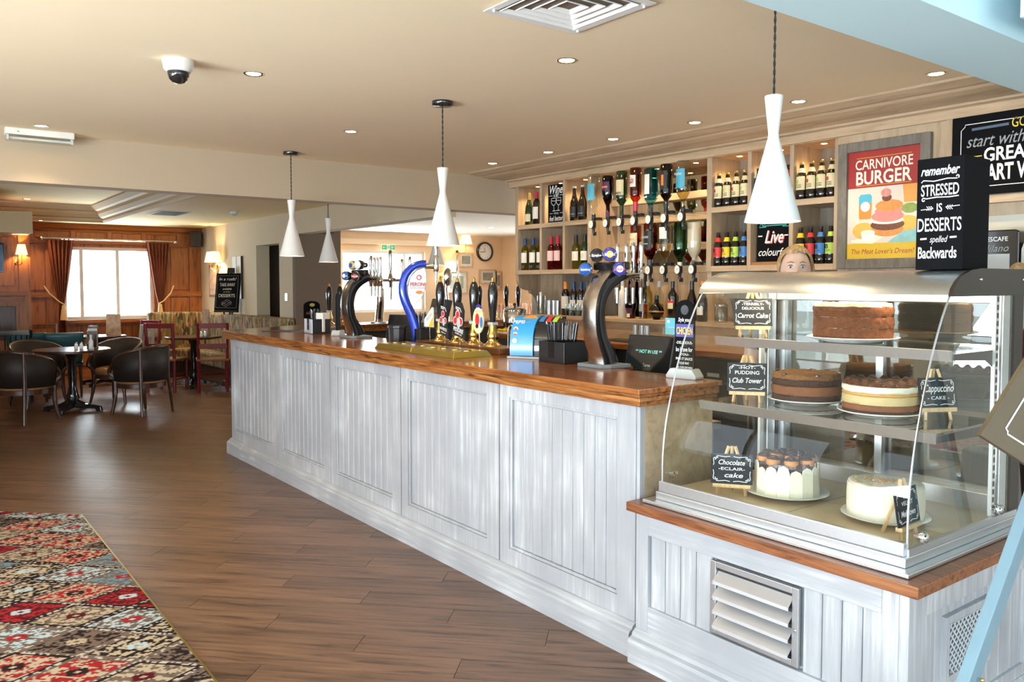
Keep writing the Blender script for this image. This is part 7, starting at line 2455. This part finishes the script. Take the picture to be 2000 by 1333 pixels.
def pedestal_table(label, loc, rz, r=0.40, oct_=False, mat='dark_wood'):
    t = thing('pedestal_table', label, 'table', loc, rz)
    MB().lathe([(r * 0.96, 0.715), (r, 0.722), (r, 0.745), (r * 0.985, 0.75), (0, 0.75)], 8 if oct_ else 40).obj('table_top', mat, t, smooth=30)
    MB().lathe([(0.045, 0.06), (0.06, 0.10), (0.075, 0.16), (0.055, 0.24), (0.04, 0.30), (0.05, 0.45), (0.045, 0.62), (0.09, 0.71)], 18).obj('column', 'black_gloss', t, smooth=60)
    for i in range(4):
        a = PI / 4 + i * PI / 2
        M = Matrix.Rotation(a, 4, 'Z')
        MB().prism([(0.03, 0.13), (0.05, 0.14), (0.15, 0.09), (0.33, 0.055), (0.34, 0.0), (0.28, 0.0), (0.27, 0.03), (0.03, 0.04)], -0.03, 0.03, 'y', M).obj('foot', 'black_gloss', t, smooth=0, bevel=0.006)
    return t


pedestal_table('round dark table with pedestal foot among the tub chairs', (TX, TY, 0), 0.2, 0.42)
pedestal_table('dark octagonal table before the patterned banquette', (3.53, 12.60, 0), 0.39, 0.40, True)
pedestal_table('round table below the dining window', (2.48, 13.65, 0), 0.1, 0.34)
plain('menu_mix', (0.55, 0.40, 0.30), 0.5, var=0.8, scale=16)


def shaker(label, x, y, z, mat='ceramic'):
    t = thing('shaker', label, 'shaker', (x, y, z), 0, 'salt and pepper shakers')
    MB().lathe([(0.018, 0), (0.022, 0.004), (0.024, 0.03), (0.018, 0.06), (0.016, 0.066)], 12).obj('body', mat, t, smooth=60)
    MB().lathe([(0.017, 0.066), (0.017, 0.074), (0.010, 0.084), (0, 0.086)], 12).obj('lid', 'chrome', t, smooth=60)


def menu_card(label, x, y, z, rz, w=0.12, h=0.20, mat='menu_mix'):
    t = thing('menu_card', label, 'menu', (x, y, z), rz, 'standing menu cards')
    MB().prism([(-0.035, 0), (0.035, 0), (0.002, h), (-0.002, h)], -w / 2, w / 2, 'x').obj('card', mat, t, smooth=0)
    flat([(-w * 0.4, h * 0.55), (w * 0.4, h * 0.55), (w * 0.4, h * 0.9), (-w * 0.4, h * 0.9)], 'leaf', t, -0.022, 'picture').rotation_euler = (math.radians(-9), 0, 0)


shaker('left shaker on the round table', 1.70, 10.90, 0.75)
shaker('right shaker on the round table', 1.755, 10.90, 0.75)
for i, (x, y, m, l) in enumerate(((1.82, 10.98, 'clear_glass', 'clear sauce bottle on the round table'), (1.86, 10.90, 'ceramic', 'white sauce bottle on the round table'))):
    t = thing('sauce_bottle', l, 'bottle', (x, y, 0.75))
    MB().lathe([(0.024, 0), (0.026, 0.005), (0.026, 0.09), (0.012, 0.12), (0.011, 0.14)], 14).obj('body', m, t, smooth=50)
    MB().lathe([(0.014, 0.14), (0.014, 0.165), (0.006, 0.17)], 12).obj('cap', 'label_white', t)
t = thing('menu_rack', 'upright metal rack of menus on the round table', 'menu rack', (1.90, 11.02, 0.75), -0.5)
BX('rack_base', 'chrome', -0.06, 0.06, -0.04, 0.04, 0, 0.012, t)
for y in (-0.03, 0.0, 0.03):
    BX('menu', 'dark_wood' if y else 'label_white', -0.055, 0.055, y - 0.005, y + 0.005, 0.012, 0.24 + y, t)
shaker('left shaker on the octagonal table', 3.60, 12.42, 0.75)
shaker('right shaker on the octagonal table', 3.66, 12.44, 0.75)
menu_card('menu card standing on the octagonal table', 3.70, 12.55, 0.75, R90 + 0.6, 0.12, 0.40)
menu_card('menu card before the right dining curtain', 2.64, 13.62, 0.75, -0.5, 0.20, 0.32)

# ladder back chairs
G10 = 'red painted chairs'


def ladder_chair(label, loc, rz, mat='red_paint', slats=2, seat='seat_tan', group=G10, spindles=False, h=0.94):
    t = thing('dining_chair', label, 'chair', loc, rz, group)
    for s in (-1, 1):
        MB().tube([(s * 0.19, 0.20, 0), (s * 0.19, 0.18, 0.45), (s * 0.195, 0.24, h)], 0.022, 6).obj('back_leg', mat, t, smooth=40)
        MB().tube([(s * 0.19, -0.19, 0), (s * 0.19, -0.19, 0.44)], 0.021, 6).obj('front_leg', mat, t, smooth=40)
        MB().tube([(s * 0.19, -0.19, 0.18), (s * 0.19, 0.19, 0.18)], 0.012, 6).obj('stretcher', mat, t, smooth=40)
    MB().tube([(-0.19, -0.19, 0.22), (0.19, -0.19, 0.22)], 0.012, 6).obj('stretcher', mat, t, smooth=40)
    BX('seat', seat, -0.22, 0.22, -0.22, 0.21, 0.44, 0.475, t, bevel=0.012)
    BX('top_rail', mat, -0.215, 0.215, 0.222, 0.248, h - 0.07, h, t, bevel=0.006)
    if spindles:
        for i in range(6):
            x = -0.15 + i * 0.06
            MB().tube([(x, 0.19, 0.475), (x, 0.232, h - 0.07)], 0.009, 6).obj('spindle', mat, t)
    else:
        for i in range(slats - 1):
            z = 0.62 + i * 0.12
            BX('slat', mat, -0.19, 0.19, 0.20, 0.222, z, z + 0.07, t, bevel=0.004)
    return t


ladder_chair('red ladder-back chair left of the octagonal table', (3.08, 12.30, 0), math.radians(140), h=0.98)
ladder_chair('red ladder-back chair right of the octagonal table, beside the bar corner', (3.60, 11.92, 0), math.radians(165), h=0.98)
ladder_chair('red chair farther back before the bright window', (3.05, 13.85, 0), math.radians(-60), h=0.95)
ladder_chair('black spindle-back chair at the left edge', (1.20, 12.38, 0), math.radians(175), 'black_gloss', spindles=True, seat='tub_leather', group='painted dining chairs')
ladder_chair('brown wooden chair before the left curtain', (1.78, 13.6, 0), math.radians(15), 'mid_wood', group='painted dining chairs')
ladder_chair('grey spindle-back chair below the dining window', (2.78, 13.02, 0), math.radians(-130), 'pale_grey', spindles=True, group='painted dining chairs')


def teal_chair(label, loc, rz):
    t = thing('padded_chair', label, 'chair', loc, rz, 'teal padded chairs')
    MB().sheet(lambda u, v: ((u - 0.5) * (0.40 + 0.06 * v), 0.20 + 0.06 * v - 0.05 * (1 - (2 * u - 1) ** 2) * 0 + 0.04 * (1 - (2 * u - 1) ** 2), 0.46 + 0.42 * v), 10, 8).obj('backrest', 'teal_vinyl', t, smooth=60, solid=0.04)
    BX('seat', 'teal_vinyl', -0.22, 0.22, -0.22, 0.21, 0.42, 0.48, t, bevel=0.02)
    for x, y in ((-0.19, -0.19), (0.19, -0.19), (-0.19, 0.19), (0.19, 0.19)):
        MB().tube([(x, y, 0), (x * 0.95, y * 0.95, 0.43)], [0.014, 0.02], 6).obj('leg', 'dark_wood', t)


teal_chair('teal padded chair behind the round table', (1.82, 12.55, 0), math.radians(170))
teal_chair('teal padded chair partly hidden by the black spindle chair', (1.42, 12.86, 0), math.radians(170))
t = thing('banquette', 'long patterned banquette seat along the dining side wall', 'bench', (3.98, 13.2, 0), R90)
BX('back', 'banquette', -0.75, 1.70, 0.12, 0.30, 0.40, 1.06, t, bevel=0.03)
BX('seat', 'banquette', -0.75, 1.70, -0.14, 0.12, 0.26, 0.46, t, bevel=0.03)
BX('plinth', 'dark_wood', -0.75, 1.70, -0.10, 0.28, 0, 0.26, t)
t = thing('banquette_end', 'patterned banquette back along the dining end wall', 'bench', (3.62, 14.28, 0), 0)
BX('back', 'banquette', -0.30, 0.60, 0.10, 0.28, 0.40, 1.06, t, bevel=0.03)
BX('seat', 'banquette', -0.30, 0.60, -0.28, 0.10, 0.26, 0.46, t, bevel=0.03)
BX('plinth', 'dark_wood', -0.30, 0.60, -0.22, 0.28, 0, 0.26, t)
t = thing('banquette_return', 'patterned banquette end nearest the bar', 'bench', (4.05, 10.9, 0), R90)
BX('back', 'banquette', -0.6, 0.35, 0.06, 0.24, 0.40, 1.07, t, bevel=0.04)
BX('seat', 'banquette', -0.6, 0.35, -0.30, 0.06, 0.26, 0.46, t, bevel=0.03)
# chalk board on an easel by the side wall
t = thing('dessert_easel', 'black chalkboard on an easel by the dining side wall', 'chalkboard', (4.13, 12.85, 0.0), math.radians(-60))
M = Matrix.Translation((0, -0.04, 1.12)) @ Matrix.Rotation(math.radians(-7), 4, 'X')
b_ = MB().box(-0.235, 0.235, -0.012, 0.012, 0, 0.58).obj('board', 'chalk_black', t, smooth=0, bevel=0.004)
b_.matrix_local = M
strokes([[(-0.205, 0.04), (-0.205, 0.54), (0.205, 0.54), (0.205, 0.04), (-0.205, 0.04)]], 0.002, 'chalk_grey', b_, -0.014)
for s_, h_, z_, w_, m_ in (('In a rush?', 0.045, 0.49, 0.34, 'chalk_white'), ('TAKE AWAY', 0.05, 0.40, 0.30, 'chalk_white'), ('available', 0.03, 0.335, 0.18, 'chalk_white'), ('on all our', 0.022, 0.29, 0.14, 'chalk_yellow'), ('DESSERTS', 0.05, 0.23, 0.32, 'chalk_white')):
    text(s_, h_, 0, z_, m_, b_, -0.014, w_, shear=0.25 if s_[0].islower() or s_[0] == 'I' else 0)
strokes([[(-0.09, 0.09), (0.0, 0.06), (0.10, 0.10), (0.02, 0.14), (-0.09, 0.09)], [(-0.09, 0.09), (-0.09, 0.12), (0.02, 0.17), (0.10, 0.13), (0.10, 0.10)], [(-0.09, 0.12), (0.0, 0.09), (0.10, 0.13)]], 0.003, 'chalk_grey', b_, -0.014, 'cake_drawing')
for s in (-1, 1):
    MB().tube([(s * 0.06, -0.03, 1.062), (s * 0.03, 0.06, 1.78)], 0.016, 6).obj('leg', 'black_matt', t)
MB().tube([(0, 0.09, 1.062), (0, 0.08, 1.78)], 0.016, 6).obj('leg', 'black_matt', t)
BX('clamp', 'black_matt', -0.03, 0.03, 0.05, 0.13, 1.70, 1.78, t)
BX('ledge', 'black_matt', -0.22, 0.22, -0.07, -0.01, 1.09, 1.118, t)
t = thing('white_canvas', 'tall white panel with black edge on the dining side wall', 'picture', (4.29, 12.85, 1.63), R90)
BX('panel', 'label_white', -0.20, 0.20, -0.02, 0.005, -0.33, 0.33, t)
BX('edge', 'label_black', 0.20, 0.215, -0.022, 0.005, -0.33, 0.33, t)
BX('edge', 'label_black', -0.015, 0.005, -0.0215, -0.02, 0.0, 0.33, t)
t = thing('red_picture', 'small red framed poster below the double wall lamp', 'picture', (4.285, 14.05, 1.58), R90)
BX('frame', 'seat_tan', -0.22, 0.22, -0.015, 0.005, -0.27, 0.27, t)
BX('print', 'menu_mix', -0.18, 0.18, -0.018, -0.015, -0.23, 0.23, t)
